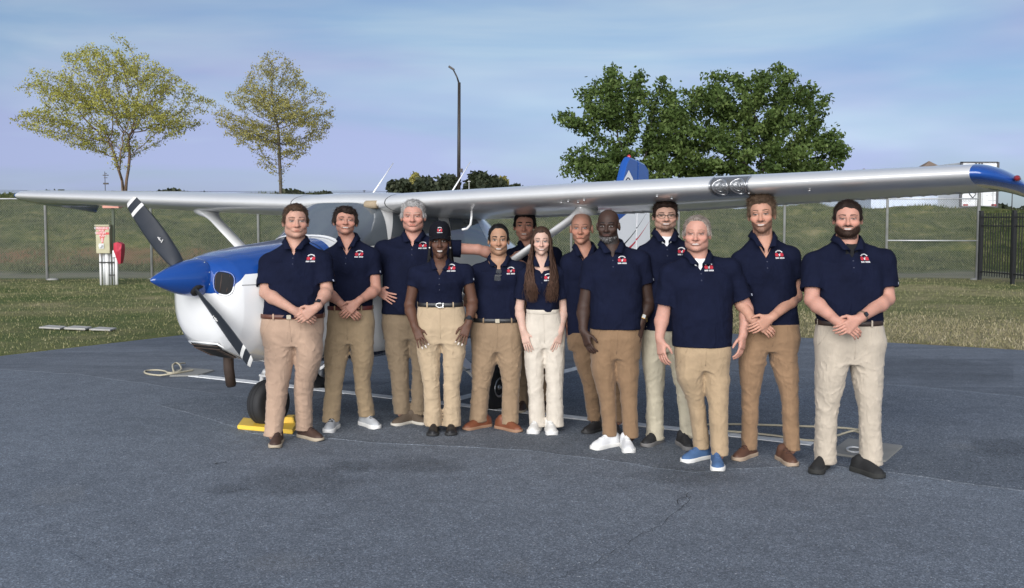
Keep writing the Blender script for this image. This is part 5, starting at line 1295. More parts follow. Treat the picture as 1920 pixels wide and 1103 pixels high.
def person(P):
    s_ = P['seed']; rgen = np.random.default_rng(s_)
    toes = [gp(u, v) for u, v, a in P['toes']]; fd = [nv((math.sin(rad(a)), -math.cos(rad(a)), 0)) for _, _, a in P['toes']]
    fl = P.get('foot', .295)
    ank = [nv(t) - d * fl * .74 for t, d in zip(toes, fd)]
    D = P.get('D') or float(np.mean([a[1] for a in ank])); cxw = float(np.mean([a[0] for a in ank]))
    O = nv((cxw, D, 0))
    def W(u, v, dy=0): return nv(at(u, v, D + dy)) - O
    root = thing('person', O, P['label'], 'person', 'group of people posing before the airplane')
    px = D / F / cp * 1.0    # metres per pixel, near enough
    hu, ht, hc, hw = P['head']
    # ---------- torso rows
    tocam = -math.atan2(cxw, D); yaw = rad(P.get('yaw', 0)) + tocam * .3
    rows = []
    for v, uL, uR, bf, bb in P['torso']:
        a, b = W(uL, v), W(uR, v); rows.append([(a[2] + b[2]) / 2, (a[0] + b[0]) / 2, 0.0, (b[0] - a[0]) / 2, bf, bb])
    rows = sorted(rows, key=lambda r: r[0])
    SL, SR = W(*P['sh'][0]), W(*P['sh'][1])
    r_sh = P.get('rsh', .066)
    JL = SL + nv((r_sh * .80, .012, -r_sh * .85)); JR = SR + nv((-r_sh * .80, .012, -r_sh * .85))
    chin = W(hu, hc)
    nbz = chin[2] - P.get('neckdrop', .026)
    nb = nv((W(hu, hc)[0] * .55 + (JL[0] + JR[0]) / 2 * .45, .03, max(nbz, (JL[2] + JR[2]) / 2 + .04)))     # neck base
    hcent_x = W(hu, (ht + hc) / 2)[0]
    Hh = W(hu, ht)[2] - chin[2]; hair_t = P.get('hairt', .012)
    kz = (Hh - hair_t) / .240; kx = hw * px / .166; kx = .45 * kx + .55 * kz if P.get('kxmix') else kx
    ky = (kx + kz) / 2
    Hc = nv((hcent_x, -.015 + P.get('heady', 0), chin[2] + .117 * kz))
    Rh = np.array((Matrix.Rotation(rad(P.get('hyaw', 0)) + tocam * .9, 3, 'Z') @ Matrix.Rotation(rad(P.get('hroll', 0)), 3, 'Y') @ Matrix.Rotation(rad(P.get('hpitch', 0)), 3, 'X')))
    kk = nv((kx, ky, kz)); km = float(kk.mean())
    def hl(x, y, z):
        dx, dy, dz = x - Hc[0], y - Hc[1], z - Hc[2]; r = Rh.T
        return (r[0, 0] * dx + r[0, 1] * dy + r[0, 2] * dz) / kx, (r[1, 0] * dx + r[1, 1] * dy + r[1, 2] * dz) / ky, (r[2, 0] * dx + r[2, 1] * dy + r[2, 2] * dz) / kz
    # ---------- arms
    arms = []
    for side, J in (('L', JL), ('R', JR)):
        E, Wr, T_ = [W(*q) for q in P['arm' + side][:3]]; arms.append((side, J, E, Wr, T_, P['arm' + side][3]))
    # ---------- grid limits
    allp = [Hc + (.13, .15, .16), Hc - (.13, .15, .16)] + [a[i] + q for a in arms for i in (1, 2, 3, 4) for q in (.06, -.06)]
    lo = np.min(allp, 0); hi = np.max(allp, 0)
    lo[0] = min(lo[0], -.12); hi[0] = max(hi[0], .12); lo[1] = min(lo[1], -.16); hi[1] = max(hi[1], .14)
    hb0, hb1 = Hc[2] - .15 * kz, Hc[2] + .145 * kz
    hz = [min(a[3][2], a[4][2]) for a in arms]; hz2 = [max(a[3][2], a[4][2]) for a in arms]
    def stepz(z):
        if hb0 < z: return .0030
        for a, b in zip(hz, hz2):
            if a - .05 < z < b + .03: return .0042
        if z > rows[0][0] - .15: return .008
        return .02
    zs = [.03]
    while zs[-1] < hi[2]: zs.append(zs[-1] + stepz(zs[-1] + .004))
    # finer columns across the head
    xs = [lo[0]]
    while xs[-1] < hi[0]: xs.append(xs[-1] + (.0033 if abs(xs[-1] - Hc[0]) < .10 else .0044))
    ys = np.arange(lo[1], hi[1], .0046)
    G = Grid(xs, ys, zs)
    LG = []
    for li in (0, 1):
        pts = []
        for k, (v, uc, hwp) in enumerate(P['legs'][li]):
            f = (0, .5, 1)[k]; ya = (ank[li] - O)[1]; yk = ya * f + (-.015 if k == 1 else 0); q = W(uc, v, yk); pts.append((q[2], q[0], q[1], hwp * px * (.97, .87, .93)[k]))
        LG.append(pts)
    # body core (under the clothes), legs
    for r0, r1 in zip(rows[:-1], rows[1:]):
        G.cap((r0[1], 0, r0[0]), (r1[1], 0, r1[0]), min(r0[3], .10) - .02, min(r1[3], .10) - .02, .02)
    top = rows[-1]; G.cap((top[1], 0, top[0]), nb - (0, .01, .06), .075, .075, .02)
    hipz = W(P['legs'][0][0][1], P['legs'][0][0][0])[2] + .06
    for li in (0, 1):
        (z0, x0, y0, r0), (z1, x1, y1, r1), (z2, x2, y2, r2) = LG[li]; hp, kn, hm = nv((x0, y0, z0)), nv((x1, y1 + .01, z1)), nv((x2, y2 + .01, z2)); an = ank[li] - O + (0, 0, .05)
        G.cap(hp, kn, r0 * .55, r1 * .55, .01); G.cap(kn, hm, r1 * .55, r2 * .5, .01); G.cap(hm, an, r2 * .5, .030, .01)
        G.cap((rows[0][1], 0, rows[0][0]), hp, .06, r0 * .55, .01)
    # arms and hands
    ar = P.get('armr', 1.0)
    for side, J, E, Wr, T_, ho in arms:
        G.cap(J, E, .052 * ar, .043 * ar, .02); m_ = E + (Wr - E) * .28
        out_ = unit((m_ - nv((nb[0], 0, m_[2]))) * (1, .3, 0)) * .004
        G.cap(E, m_ + out_, .043 * ar, .0455 * ar, .015); G.cap(m_ + out_, Wr, .0455 * ar, .0285 * (ar * .5 + .5), .02)
        hs = P.get('hs', 1.0); hdir = unit(T_ - Wr)
        G.op(lambda x, y, z, Wr=Wr, hdir=hdir: seg(x, y, z, Wr - hdir * .02, Wr + hdir * .02, .028 * hs, .026 * hs), Wr - .05, Wr + .05, .015)
        hand(G, Wr + hdir * .012, T_, ho['n'], ho['t'], ho.get('curl', .3), ho.get('spread', .08), hs, curls=ho.get('curls'))
    # neck + head
    nr = P.get('neck', .060) * 1.05
    sk = Hc + Rh @ (nv((0, .028, -.075)) * kk)
    G.cap(nb - (0, .0, .04), sk, nr * 1.08, nr, .02)
    G.cap(nb + (0, -.045, -.10), nb + (0, -.012, .0), .055, .045, .03)
    B = (Hc - nv((.125, .145, .15)) * km, Hc + nv((.125, .145, .15)) * km)
    S_ = G.sl(*B); X, Y, Z = G.co(S_); hx, hy, hz_ = hl(X, Y, Z)
    hf = head_field(hx, hy, hz_, P) * km
    G.F[S_] = smin(G.F[S_], hf.astype(f32), .012)
    V, Q = G.mesh()
    # ---------- skin colouring
    sk0 = nv(P['skin']) * (.88 if P['skin'][0] > .2 else 1.0); col = np.tile(sk0, (len(V), 1)); lx, ly, lz = hl(V[:, 0], V[:, 1], V[:, 2])
    w1 = Waves(s_ + 5, 10, (.02, .10)); w2 = Waves(s_ + 6, 14, (.006, .02))
    col *= (1 + .06 * w1(V[:, 0], V[:, 1], V[:, 2]) + .04 * w2(V[:, 0], V[:, 1], V[:, 2]))[:, None]
    ish = (lz > -.14) & (np.abs(lx) < .10) & (np.abs(ly) < .13); fr = ish & (ly < -.03)
    def blend(m, c): nonlocal col; m = np.clip(m, 0, 1)[:, None]; col = col * (1 - m) + nv(c) * m
    g_ = lambda a, b, c: np.exp(-((lx - a[0]) / c[0]) ** 2 - ((lz - a[1]) / c[1]) ** 2) * fr
    red = sk0 * nv(P.get('flush', (1.18, .80, .74)))
    blend((g_((.042, -.030), 0, (.024, .02)) + g_((-.042, -.030), 0, (.024, .02)) + .8 * g_((0, -.034), 0, (.016, .016))) * .38, red)
    for s in (-1, 1):
        ax = s * lx; ex = ax - .0315
        blend(g_((s * .0315, .004), 0, (.020, .012)) * .35, sk0 * .55)  # eye-socket shade painted into the skin colour
        bz_ = .0225 + .006 * np.cos((ax - .033) / .02 * 1.2) - .10 * np.maximum(0, ax - .046)
        brow = (np.abs(lz - bz_) < .0040 + .0012 * np.sin(ax * 90)) & (ax > .012) & (ax < .053) & fr
        blend(brow * (.35 + .65 * P.get('browa', .85)), P.get('browc', P['hairc']))
        squint = P.get('squint', .0052)
        ez = lz - .0012 + .0; eye = ((ex / .0155) ** 2 + (ez / squint) ** 2 < 1) & fr & (ly < -.055)
        blend(eye * 1.0, nv((.36, .33, .31)) if sk0[0] > .2 else nv((.30, .27, .25))); iris = ((ex / .0075) ** 2 + (ez / .0075) ** 2 < 1) & eye; blend(iris * 1.0, P.get('iris', (.035, .022, .015)))
        lid = (np.abs(ez - .0006 - squint * np.sqrt(np.clip(1 - (ex / .0165) ** 2, 0, 1))) < .0026) & (np.abs(ex) < .0165) & fr; blend(lid * .85, sk0 * .10)
    sm_ = P.get('smile', 1); cz = -.0675 + 5.5 * lx ** 2 * sm_
    hwid = .0175 + .0055 * sm_
    taper = np.clip(1 - (lx / hwid) ** 2, 0, 1)
    lips = (np.abs(lz - cz) < .0082 * taper ** .5) & fr & (ly < -.06); blend(lips * .6, P.get('lip', sk0 * nv((1.0, .56, .52))))
    gapm = (np.abs(lz - cz) < .0056 * taper ** .5 * (1 if P.get('teeth', 1) else .25)) & (np.abs(lx) < hwid) & fr & (ly < -.06)
    blend(gapm * .9, (.42, .40, .37) if P.get('teeth', 1) else sk0 * .22)
    if P.get('teeth', 1):
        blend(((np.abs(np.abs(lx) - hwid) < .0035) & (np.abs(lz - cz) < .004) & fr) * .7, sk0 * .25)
    blend(((np.abs(np.abs(lx) - .0085) < .0042) & (np.abs(lz + .0425) < .0032) & fr & (ly < -.085)) * .6, sk0 * .22)      # nostrils
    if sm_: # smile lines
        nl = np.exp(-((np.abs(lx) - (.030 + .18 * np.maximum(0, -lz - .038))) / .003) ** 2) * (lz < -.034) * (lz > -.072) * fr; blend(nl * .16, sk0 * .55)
    bd = P.get('beard')
    if bd:
        bn = w2(V[:, 0] * 1.3, V[:, 1], V[:, 2]); edge = bd['top'] + .012 * np.clip((np.abs(lx) - .03) / .03, 0, 1) * bd.get('rise', 2.0)
        m = 1 / (1 + np.exp(-(edge - lz + .004 * bn) / .0035)); m *= ish * (lz > -.14) * (ly < bd.get('back', .0)) * (ly < .0 + (lz + .13) * 1.5)
        if bd.get('goatee'): m = m * (np.abs(lx) < .033 + .006 * bn)
        must = np.exp(-((lz + .0495) / .0055) ** 4) * (np.abs(lx) < .030) * fr * bd.get('must', 1); m = np.maximum(m * (1 - np.exp(-(lx / .026) ** 4 - ((lz + .0635) / .012) ** 4)), must)
        m = m * (1 - lips); blend(m * bd['a'] * (1 + .25 * bn), bd['c'])
    st = P.get('stubble')
    if st:
        m = 1 / (1 + np.exp(-(-.045 + .010 * np.clip((np.abs(lx) - .03) / .03, 0, 1) - lz) / .006)) * ish * (ly < .0); blend(m * st * (1 - lips), sk0 * .55)
    if P.get('scalp'):   # close-cropped hair tint on the scalp
        zz_ = np.interp(ly, *HL['short']); m = 1 / (1 + np.exp(-(lz - zz_) / .006)) * (np.abs(lx) < .078) * ish; blend(m * P['scalp'][1] * np.clip(.5 + 8 * np.abs(lx) , 0, 1), P['scalp'][0])
    if P.get('nails'):
        for side, J, E, Wr, T_, ho in arms:
            dd = np.linalg.norm(V - T_, axis=1); ax_ = unit(T_ - Wr); pr = (V - Wr) @ ax_; m = (pr > .184 * P.get('hs', 1)) & (dd < .09); blend(m * .9, P['nails'])
    col4 = np.concatenate([np.clip(col, 0, 1), np.ones((len(V), 1))], 1)
    body = link('body', mesh_np('body', V, Q, True, col4), M_skin, root)
    # ---------- hair shell
    hr = P.get('hair', 'short')
    if hr != 'bald' and hr:
        n1h = Waves(s_ + 9, 16, (.012, .05), (1, .5, .5)); n2h = Waves(s_ + 10, 20, (.006, .014), (1, .2, .2))
        xs2 = np.arange(B[0][0], B[1][0], .0036); ys2 = np.arange(B[0][1], B[1][1] + .02, .0036); zs2 = np.arange(B[0][2] - .02, B[1][2] + .035, .0036)
        X, Y, Z = [a.astype(f32) for a in (xs2[:, None, None], ys2[None, :, None], zs2[None, None, :])]
        ax, ay, az = hl(X, Y, Z); base = head_field(ax, ay, az, P) * km
        zb_ = np.interp(ay, *HL[hr]); zb_ = zb_ + P.get('peak', .0) * np.exp(-(ax / .02) ** 2) * (ay < -.03) + .006 * n1h(X, Y, Z) - P.get('fringe', 0) * np.exp(-((ax - P.get('fringex', 0)) / .03) ** 2) * (ay < -.03)
        if hr == 'reced': zb_ = zb_ + .012 * np.exp(-((np.abs(ax) - .034) / .016) ** 2) * (ay < -.02)
        mask = 1 / (1 + np.exp(-(az - zb_) / .005))
        up = np.clip((az - .03) / .09, 0, 1); fr_ = np.clip((-ay + .02) / .1, 0, 1)
        th = (P.get('hside', .007) + (hair_t + P.get('hfront', .0) * fr_ - P.get('hside', .007)) * up)
        th = th * (1 + .20 * n1h(X, Y, Z)) + P.get('hrough', .0013) * n2h(X, Y, Z)
        if P.get('part'): th = th - .006 * np.exp(-((ax - P['part']) / .006) ** 2) * (az > .06)
        Fh = base - (th * mask - .008 * (1 - mask))
        earc = elli(np.abs(ax) - .084, ay - .004, az + .010, (0, 0, 0), (.016, .020, .028)) * km; Fh = np.maximum(Fh, -earc) if hr != 'long' else Fh
        Vh, Qh = nets(Fh.astype(f32), xs2, ys2, zs2)
        hcx = nv(P['hairc']); tone = 1 + .30 * n1h(*Vh.T) + .35 * n2h(*Vh.T); ch = hcx * tone[:, None]
        if P.get('grey'): gm = np.clip(P['grey'] + .4 * n2h(*Vh.T) , 0, 1)[:, None]; ch = ch * (1 - gm) + nv(P.get('greyc', (.30, .29, .28))) * gm * np.clip(tone, .5, 1.4)[:, None]
        if hr == 'long': Vh2, Qt2, ch2 = Vh, Qh, ch
        else: Vh2, Qt2, ch2 = strands(Vh, Qh, ch, hl, 5200, .014 + hair_t * .45, s_, P.get('lift', .15), Rh, P)
        Vh, Qh, ch = Vh2, Qt2, ch2
        link('hair', mesh_np('hair', Vh, Qh, True, np.concatenate([np.clip(ch, .002, 1), np.ones((len(ch), 1))], 1)), M_hair, root)
    # thick beard as its own shell
    if bd and bd.get('shell'):
        xs2 = np.arange(B[0][0], B[1][0], .0034); ys2 = np.arange(B[0][1], Hc[1] + .02, .0034); zs2 = np.arange(B[0][2] - .01, Hc[2], .0034)
        X, Y, Z = [a.astype(f32) for a in (xs2[:, None, None], ys2[None, :, None], zs2[None, None, :])]; ax, ay, az = hl(X, Y, Z); base = head_field(ax, ay, az, P) * km
        n2h = Waves(s_ + 12, 20, (.005, .014)); edge = bd['top'] - .006 + .012 * np.clip((np.abs(ax) - .03) / .03, 0, 1) * bd.get('rise', 2.0)
        m = 1 / (1 + np.exp(-(edge - az) / .004)) * (ay < (az + .13) * 1.5)
        if bd.get('goatee'): m = m / (1 + np.exp((np.abs(ax) - .036) / .004))
        m = m * (1 - np.exp(-(ax / .028) ** 4 - ((az + .062) / .0125) ** 4))
        Fh = base - (bd['shell'] * m * (1 + .25 * n2h(X, Y, Z)) - .006 * (1 - m)); Vh, Qh = nets(Fh.astype(f32), xs2, ys2, zs2)
        if len(Qh):
            tone = 1 + .35 * n2h(*Vh.T); ch = nv(bd['c']) * tone[:, None]
            if bd.get('grey'): gm = np.clip(bd['grey'] + .5 * n2h(*Vh.T), 0, 1)[:, None]; ch = ch * (1 - gm) + nv((.30, .29, .28)) * gm
            Vh, Qh, ch = strands(Vh, Qh, ch, hl, 2200, .008, s_ + 3, .4, Rh, P)
            link('beard', mesh_np('beard', Vh, Qh, True, np.concatenate([np.clip(ch, .002, 1), np.ones((len(ch), 1))], 1)), M_hair, root)
    # ---------- shirt
    tuck = P.get('tuck', False); hemz = rows[0][0]
    f1 = Waves(s_ + 20, 9, (.10, .26), (1, 1, .6)); f2 = Waves(s_ + 21, 10, (.035, .09), (1, .6, .9))
    def fold(x, y, z):
        a = .0062 * f1(x, y, z) * (1.25 - np.clip((z - hemz) / .5, 0, 1)) + .0010 * f2(x + .05 * np.sin(z * 22), y, z) - .0085 * rid(16 * x + 5 * (z - hemz) * np.sign(x) + 1.6 * f1(x, y, z)) * np.clip(1.1 - (z - hemz) / .42, 0, 1) + .002
        if tuck: a = a + .004 * np.sin(40 * x + 6 * f1(x, y, z)) * np.exp(-((z - hemz) / .06) ** 2)
        return a
    allx = [JL[0] - .09, JR[0] + .09] + [r[1] - r[3] - .03 for r in rows] + [r[1] + r[3] + .03 for r in rows]
    slv = []
    for (side, J, E, Wr, T_, ho), hf_ in zip(arms, P.get('slv', (.7, .7))):
        d = E - J; hem = J + d * hf_; slv.append((J, hem, unit(d))); allx += [hem[0] - .09, hem[0] + .09]
    ymax = max(r[5] for r in rows) + .04; ymin = -max(r[4] for r in rows) - .05
    ymin = min([ymin] + [q[1][1] - .09 for q in slv]); ymax = max([ymax] + [q[1][1] + .09 for q in slv] + [.11])
    zlo = min(hemz, min(q[1][2] for q in slv)) - .03; zhi = nb[2] + .06
    st_ = .0068
    g2 = Grid(np.arange(min(allx), max(allx), st_), np.arange(ymin, ymax, st_), np.arange(zlo, zhi, st_))
    crow = rows[-1]; topz = min(JL[2], JR[2]) - .0
    rws = rows + [[topz - .03, (JL[0] + JR[0]) / 2, .0, min(crow[3] * 1.0, (JR[0] - JL[0]) / 2 + .02), crow[4] * .86, crow[5] * .9]]
    lf = loftf(rws, yaw)
    g2.op(lambda x, y, z: np.maximum(np.maximum(lf(x, y, z) + fold(x, y, z), hemz - z), z - topz), (min(allx), ymin, hemz), (max(allx), ymax, topz), .01)
    for J in (JL, JR):
        g2.cap(nb + ((J[0] - nb[0]) * .16, .010, -.050), J + (0, .0, .004), .060, r_sh * .90, .045, fold=fold)
        g2.cap((J[0] * .55 + nb[0] * .45, -.015, J[2] - .055), J + (0, 0, -.02), .085, r_sh * .85, .05, fold=fold)
    g2.cap((nb[0] * .6 + (JL[0] + JR[0]) * .2, -.030, topz - .06), nb + (0, -.004, -.022), .105, nr + .012, .05, fold=fold)
    for (J, hem, d), in zip(slv):
        r0, r1 = r_sh * 1.0, P.get('rslv', .070)
        wv = Waves(s_ + 30, 8, (.03, .08), (1, 1, 1))
        def fn(x, y, z, J=J, hem=hem, d=d):
            e = hem + d * .02; q = seg(x, y, z, J, e, r0, r1) + .0028 * wv(x, y, z); ax = (x - hem[0]) * d[0] + (y - hem[1]) * d[1] + (z - hem[2]) * d[2]
            q = np.maximum(q, ax)
            inner = np.maximum(seg(x, y, z, J, e + d * .05, r0 - .011, r1 - .011), -(ax + .035)); return np.maximum(q, -inner)
        g2.op(fn, np.minimum(J, hem) - .10, np.maximum(J, hem) + .10, .028)
    # neck opening
    vd = P.get('vneck', .084)
    g2.op(lambda x, y, z: seg(x, y, z, nb + nv((0, .006, .034)), nb + nv((0, -.0, .2)), nr * 1.04, nr * 1.2), nb - .1, nb + .2, .01, 's')
    nf = nb + nv((0, -.115, -.028))
    def vneck(x, y, z):
        h = z - (nf[2] - vd); wv_ = np.clip(h, 0, .2) * .50; return np.maximum(np.maximum(np.abs(x - nf[0]) - wv_, -h), y - (nb[1] - .005))
    g2.op(vneck, nf - (.1, .08, vd + .02), nf + (.1, .16, .15), .006, 's')
    Vs, Qs = g2.mesh(); sme = mesh_np('shirt', Vs, Qs)
    shirt = link('polo_shirt', sme, M_navyc, root)
    bv = BVHTree.FromPolygons([Vector(v) for v in Vs], [tuple(q) for q in Qs])
    def proj(x, z, off=.002):
        h = bv.ray_cast(Vector((x, -1.2, z)), Vector((0, 1, 0)))
        return Vector((x, h[0].y - off, z)) if h[0] is not None else None
    # undershirt
    if P.get('tee'):
        tt = nb + nv((0, -.085, -.045)); o = link('undershirt', None, None, root)
        Vt = []
        for j in range(6):
            for i in range(13):
                a = rad(-27 + 54 * i / 12); zt = nb[2] + .012 - .02 * math.cos(a) - j * .030; r = nr * (1.06 + .06 * j) + .002
                Vt.append((nb[0] + r * math.sin(a), nb[1] - .018 - (r + .014) * math.cos(a), zt - .018 * math.cos(a)))
        bpy.data.objects.remove(o)
        MB().add(Vt, [(j * 13 + i, j * 13 + i + 1, (j + 1) * 13 + i + 1, (j + 1) * 13 + i) for j in range(5) for i in range(12)]).build('undershirt', P['tee'], root, True)
    # collar: stand + folded leaf, its open front edges run down the V
    na = 45; Vc = []
    for i in range(na):
        t = i / (na - 1); a = rad(9) + (2 * math.pi - rad(18)) * t; ca, sa = math.cos(a), math.sin(a)      # a=0 front
        af = math.degrees(min(a, 2 * math.pi - a)); fz = (1 + ca) / 2; g0 = max(0, 1 - af / P.get('cspan', 58))
        ext = (vd * .80 + .012) * g0 ** 1.25; pnt = math.exp(-((af - 24) / 15) ** 2)
        rr = nr + .009; lift = .052 - .034 * fz - .012 * fz * fz - ext
        cx0, cy0 = nb[0], nb[1] - .002 - .020 * fz - .30 * ext; sx = rr * sa
        def pt(o, z, off=.0):
            r = rr + o; x, y, zz = cx0 + sx + o * (sa if af > 60 else math.copysign(max(abs(sa), .86), sa)), cy0 - r * ca, nb[2] + z
            if af < 75:
                h = proj(x, zz, off + .003)
                if h is not None and h.y < nb[1]: y = min(y, h.y)
            return Vector((x, y, zz))
        drop = .038 + .018 * pnt; sp_ = .030 + .012 * pnt; lo_ = lift + ext * .70
        Vc += [pt(.001, lift - .030, .001), pt(.0, lift - .006, .004), pt(.003, lift, .008), pt(.009, lift - .003, .011), pt(sp_ * .62, (lift + lo_) / 2 - drop * .55, .011), pt(sp_, lo_ - drop, .008), pt(sp_ - .003, lo_ - drop - .003, .003), pt(.012, (lift + lo_) / 2 - drop * .6, .001)]
    Fc = [(i * 8 + k, i * 8 + k + 1, (i + 1) * 8 + k + 1, (i + 1) * 8 + k) for i in range(na - 1) for k in range(7)]
    Fc += [tuple(range(8)), tuple((na - 1) * 8 + k for k in range(7, -1, -1))]
    MB().add(Vc, Fc).build('collar', M_navyc2, shirt, True)
    # placket, buttons
    zt, zl = nf[2] - vd + .002, nf[2] - vd - P.get('plk', .10)
    pts = [(proj(nf[0] - .015, z), proj(nf[0] + .015, z)) for z in np.linspace(zt, zl, 8)]
    if all(a is not None and b is not None for a, b in pts):
        Vp = [q for a, b in pts for q in (a, b)]
        MB().add(Vp, [(2 * i, 2 * i + 1, 2 * i + 3, 2 * i + 2) for i in range(7)]).build('placket', M_navyc2, shirt, True)
        for k in range(P.get('nbut', 2)):
            z = zt - .022 - .045 * k; c = proj(nf[0], z, .004)
            if c: MB().lathe([(.0055, .002), (.0055, 0), (.002, -.002)], Matrix.Translation(c) @ Matrix.Rotation(-math.pi / 2, 4, 'X'), 8).build('button', M_button, shirt, True)
    # chest logo: arched white lettering, red wings with a white bird, white line of lettering below
    lu = P.get('logo')
    if lu:
        lc = W(*lu); lw = .066
        def pq(poly, m, name, off=.003):
            v = [proj(lc[0] + a * lw, lc[2] + b * lw, off) for a, b in poly]
            if all(q is not None for q in v): MB().add(v, [tuple(range(len(v)))]).build(name, m, logo)
        logo = link('chest_logo', None, None, shirt)
        for k in range(9):
            a = rad(-52 + 13 * k); c = (math.sin(a) * .46, math.cos(a) * .40 + .02); t = (math.cos(a), -math.sin(a)); h = (math.sin(a), math.cos(a)); e = .040; hh = .055
            pq([(c[0] - t[0] * e - h[0] * hh, c[1] - t[1] * e - h[1] * hh), (c[0] + t[0] * e - h[0] * hh, c[1] + t[1] * e - h[1] * hh), (c[0] + t[0] * e + h[0] * hh, c[1] + t[1] * e + h[1] * hh), (c[0] - t[0] * e + h[0] * hh, c[1] - t[1] * e + h[1] * hh)], M_thread_w, 'lettering')
        for s in (-1, 1):
            pq([(s * .08, -.16), (s * .30, -.20), (s * .46, -.16), (s * .48, .10), (s * .30, .20), (s * .10, .12)][::s], M_thread_r, 'wing_mark')
        pq([(-.12, .02), (-.03, .06), (.0, -.02), (.10, .16), (.13, .10), (.05, -.14), (-.05, -.17), (-.03, -.05)], M_thread_w, 'bird_mark', .0045)
        for k in range(12):
            if k == 5: continue
            x0 = -.50 + k * .084; pq([(x0, -.42), (x0 + .056, -.42), (x0 + .056, -.27), (x0, -.27)], M_thread_w, 'lettering')
    # maker's tab on the sleeve at the image-right side
    J, hem, d = slv[1]; q = hem - d * .035; h = bv.ray_cast(Vector(q + nv((.5, -.35, 0)) * .6), Vector(unit((-.5, .35, 0))))
    if h[0] is not None and P.get('tab', True):
        n_ = h[1]; b1 = n_.cross(Vector((0, 0, 1))).normalized(); b2 = b1.cross(n_); c = h[0] + n_ * .002
        MB().add([c - b1 * .007 - b2 * .008, c + b1 * .007 - b2 * .008, c + b1 * .007 + b2 * .008, c - b1 * .007 + b2 * .008], [(0, 1, 2, 3)]).build('sleeve_tab', mat('tab_grey', (.34, .36, .42), .7) if 'tab_grey' not in bpy.data.materials else bpy.data.materials['tab_grey'], shirt)
    # ---------- trousers
    wz = W(0, P['waist'])[2]; wl, wr = P['waistx']; wa, wb = W(wl, P['waist']), W(wr, P['waist'])
    hipv, hl_, hr_ = P['hip']; ha, hb_ = W(hl_, hipv), W(hr_, hipv)
    bfp, bbp = P.get('pd', (.125, .12))
    bot = W(0, P['crotch'])[2]
    tz = [(wz + .006, (wa[0] + wb[0]) / 2, 0, (wb[0] - wa[0]) / 2, bfp * .96, bbp * .94), (ha[2], (ha[0] + hb_[0]) / 2, .0, (hb_[0] - ha[0]) / 2, bfp, bbp), (bot - .02, (ha[0] + hb_[0]) / 2, .0, (hb_[0] - ha[0]) / 2 * .90, bfp * .72, bbp * .80)]
    xlo = min([ha[0], wa[0]] + [p[1] - p[3] for l in LG for p in l]) - .04; xhi = max([hb_[0], wb[0]] + [p[1] + p[3] for l in LG for p in l]) + .04
    yl = [p[2] for l in LG for p in l]; ylo = min(-bfp, min(yl) - .13) - .03; yhi = max(bbp, max(yl) + .13) + .03; zl = min(p[0] for l in LG for p in l) - .02
    sg_ = .0076
    g3 = Grid(np.arange(xlo, xhi, sg_), np.arange(ylo, yhi, sg_), np.arange(zl, wz + .03, sg_))
    ld = loftf(tz, yaw, 2.5)
    w3 = Waves(s_ + 40, 10, (.05, .16), (.7, .7, 1)); w4 = Waves(s_ + 41, 12, (.03, .07), (.5, .5, 1))
    cr_ = nv(((LG[0][0][1] + LG[1][0][1]) / 2, -bfp, bot))
    lean_ = P.get('fold', 1.0)
    def pf(x, y, z):
        a = .0026 * w3(x, y, z)
        rx = x - cr_[0]; rz = z - cr_[2]; r_ = np.sqrt(rx * rx + rz * rz) + .02; an = np.arctan2(rz, np.abs(rx) + .01)
        a = a - lean_ * .0070 * rid(an * 4.2 + 1.2 * w3(x, y, z)) * np.exp(-((r_ - .09) / .10) ** 2) * (y < 0)
        return a
    g3.op(lambda x, y, z: np.maximum(np.maximum(ld(x, y, z) + pf(x, y, z) * .6, z - wz), (bot - .01) - z), (xlo, ylo, bot - .02), (xhi, yhi, wz), .01)
    for li in (0, 1):
        L = np.array(LG[li]); zk = L[1, 0]; zh = L[2, 0]; zt_ = ha[2] - .01
        top_c = (ha[0] + hb_[0]) / 2; 
        R = [(zh, L[2, 1], L[2, 2], L[2, 3], L[2, 3] * 1.10, L[2, 3] * 1.12), ((zh + zk) / 2, (L[2, 1] + L[1, 1]) / 2, (L[2, 2] + L[1, 2]) / 2 + .005, (L[2, 3] + L[1, 3]) / 2, (L[2, 3] + L[1, 3]) / 2 * 1.02, (L[2, 3] + L[1, 3]) / 2 * 1.2), (zk, L[1, 1], L[1, 2], L[1, 3], L[1, 3] * 1.05, L[1, 3] * 1.02),
             (L[0, 0], L[0, 1], L[0, 2], L[0, 3], max(L[0, 3] * .95, bfp * .88), max(L[0, 3] * .95, bbp * .90)), (zt_, L[0, 1] * .8 + top_c * .2, 0, L[0, 3] * .92, bfp * .93, bbp * .95)]
        lg = loftf(R, 0, 2.15)
        sd = li * 7.3
        def fn(x, y, z, lg=lg, zh=zh, zk=zk, zt_=zt_, sd=sd, R=R):
            dz = z - zh; bunch = np.exp(-(dz / .085) ** 2) * np.clip(dz / .02 + .2, 0, 1); knee = np.exp(-((z - zk) / .11) ** 2); ww = w3(x + sd, y, z)
            a = pf(x, y, z) + lean_ * (-.0055 * bunch * rid(dz * 50 + 1.8 * ww + 7 * (x + y)) - .0040 * knee * rid((z - zk) * 20 + 1.6 * ww + 16 * x * (1 if sd else -1)) - .0055 * rid(7 * z + 22 * x * (1 if sd else -1) + 2.2 * ww) * np.clip((zt_ - z) / .1, 0, 1) + .0006 * w4(x, y + sd, z) + .004)
            crease = -.004 * np.exp(-((x - R[2][1]) / .012) ** 2) * (y < R[2][2]) * P.get('crease', .6)
            return np.maximum(np.maximum(lg(x, y, z) + a + crease, z - zt_), zh - z)
        g3.op(fn, (xlo, ylo, zh), (xhi, yhi, zt_), .030)
    Vt, Qt = g3.mesh(); pm = pantsm(P['pants']); tro = link('trousers', mesh_np('trousers', Vt, Qt), pm, root)
    bvt = BVHTree.FromPolygons([Vector(v) for v in Vt], [tuple(q) for q in Qt])
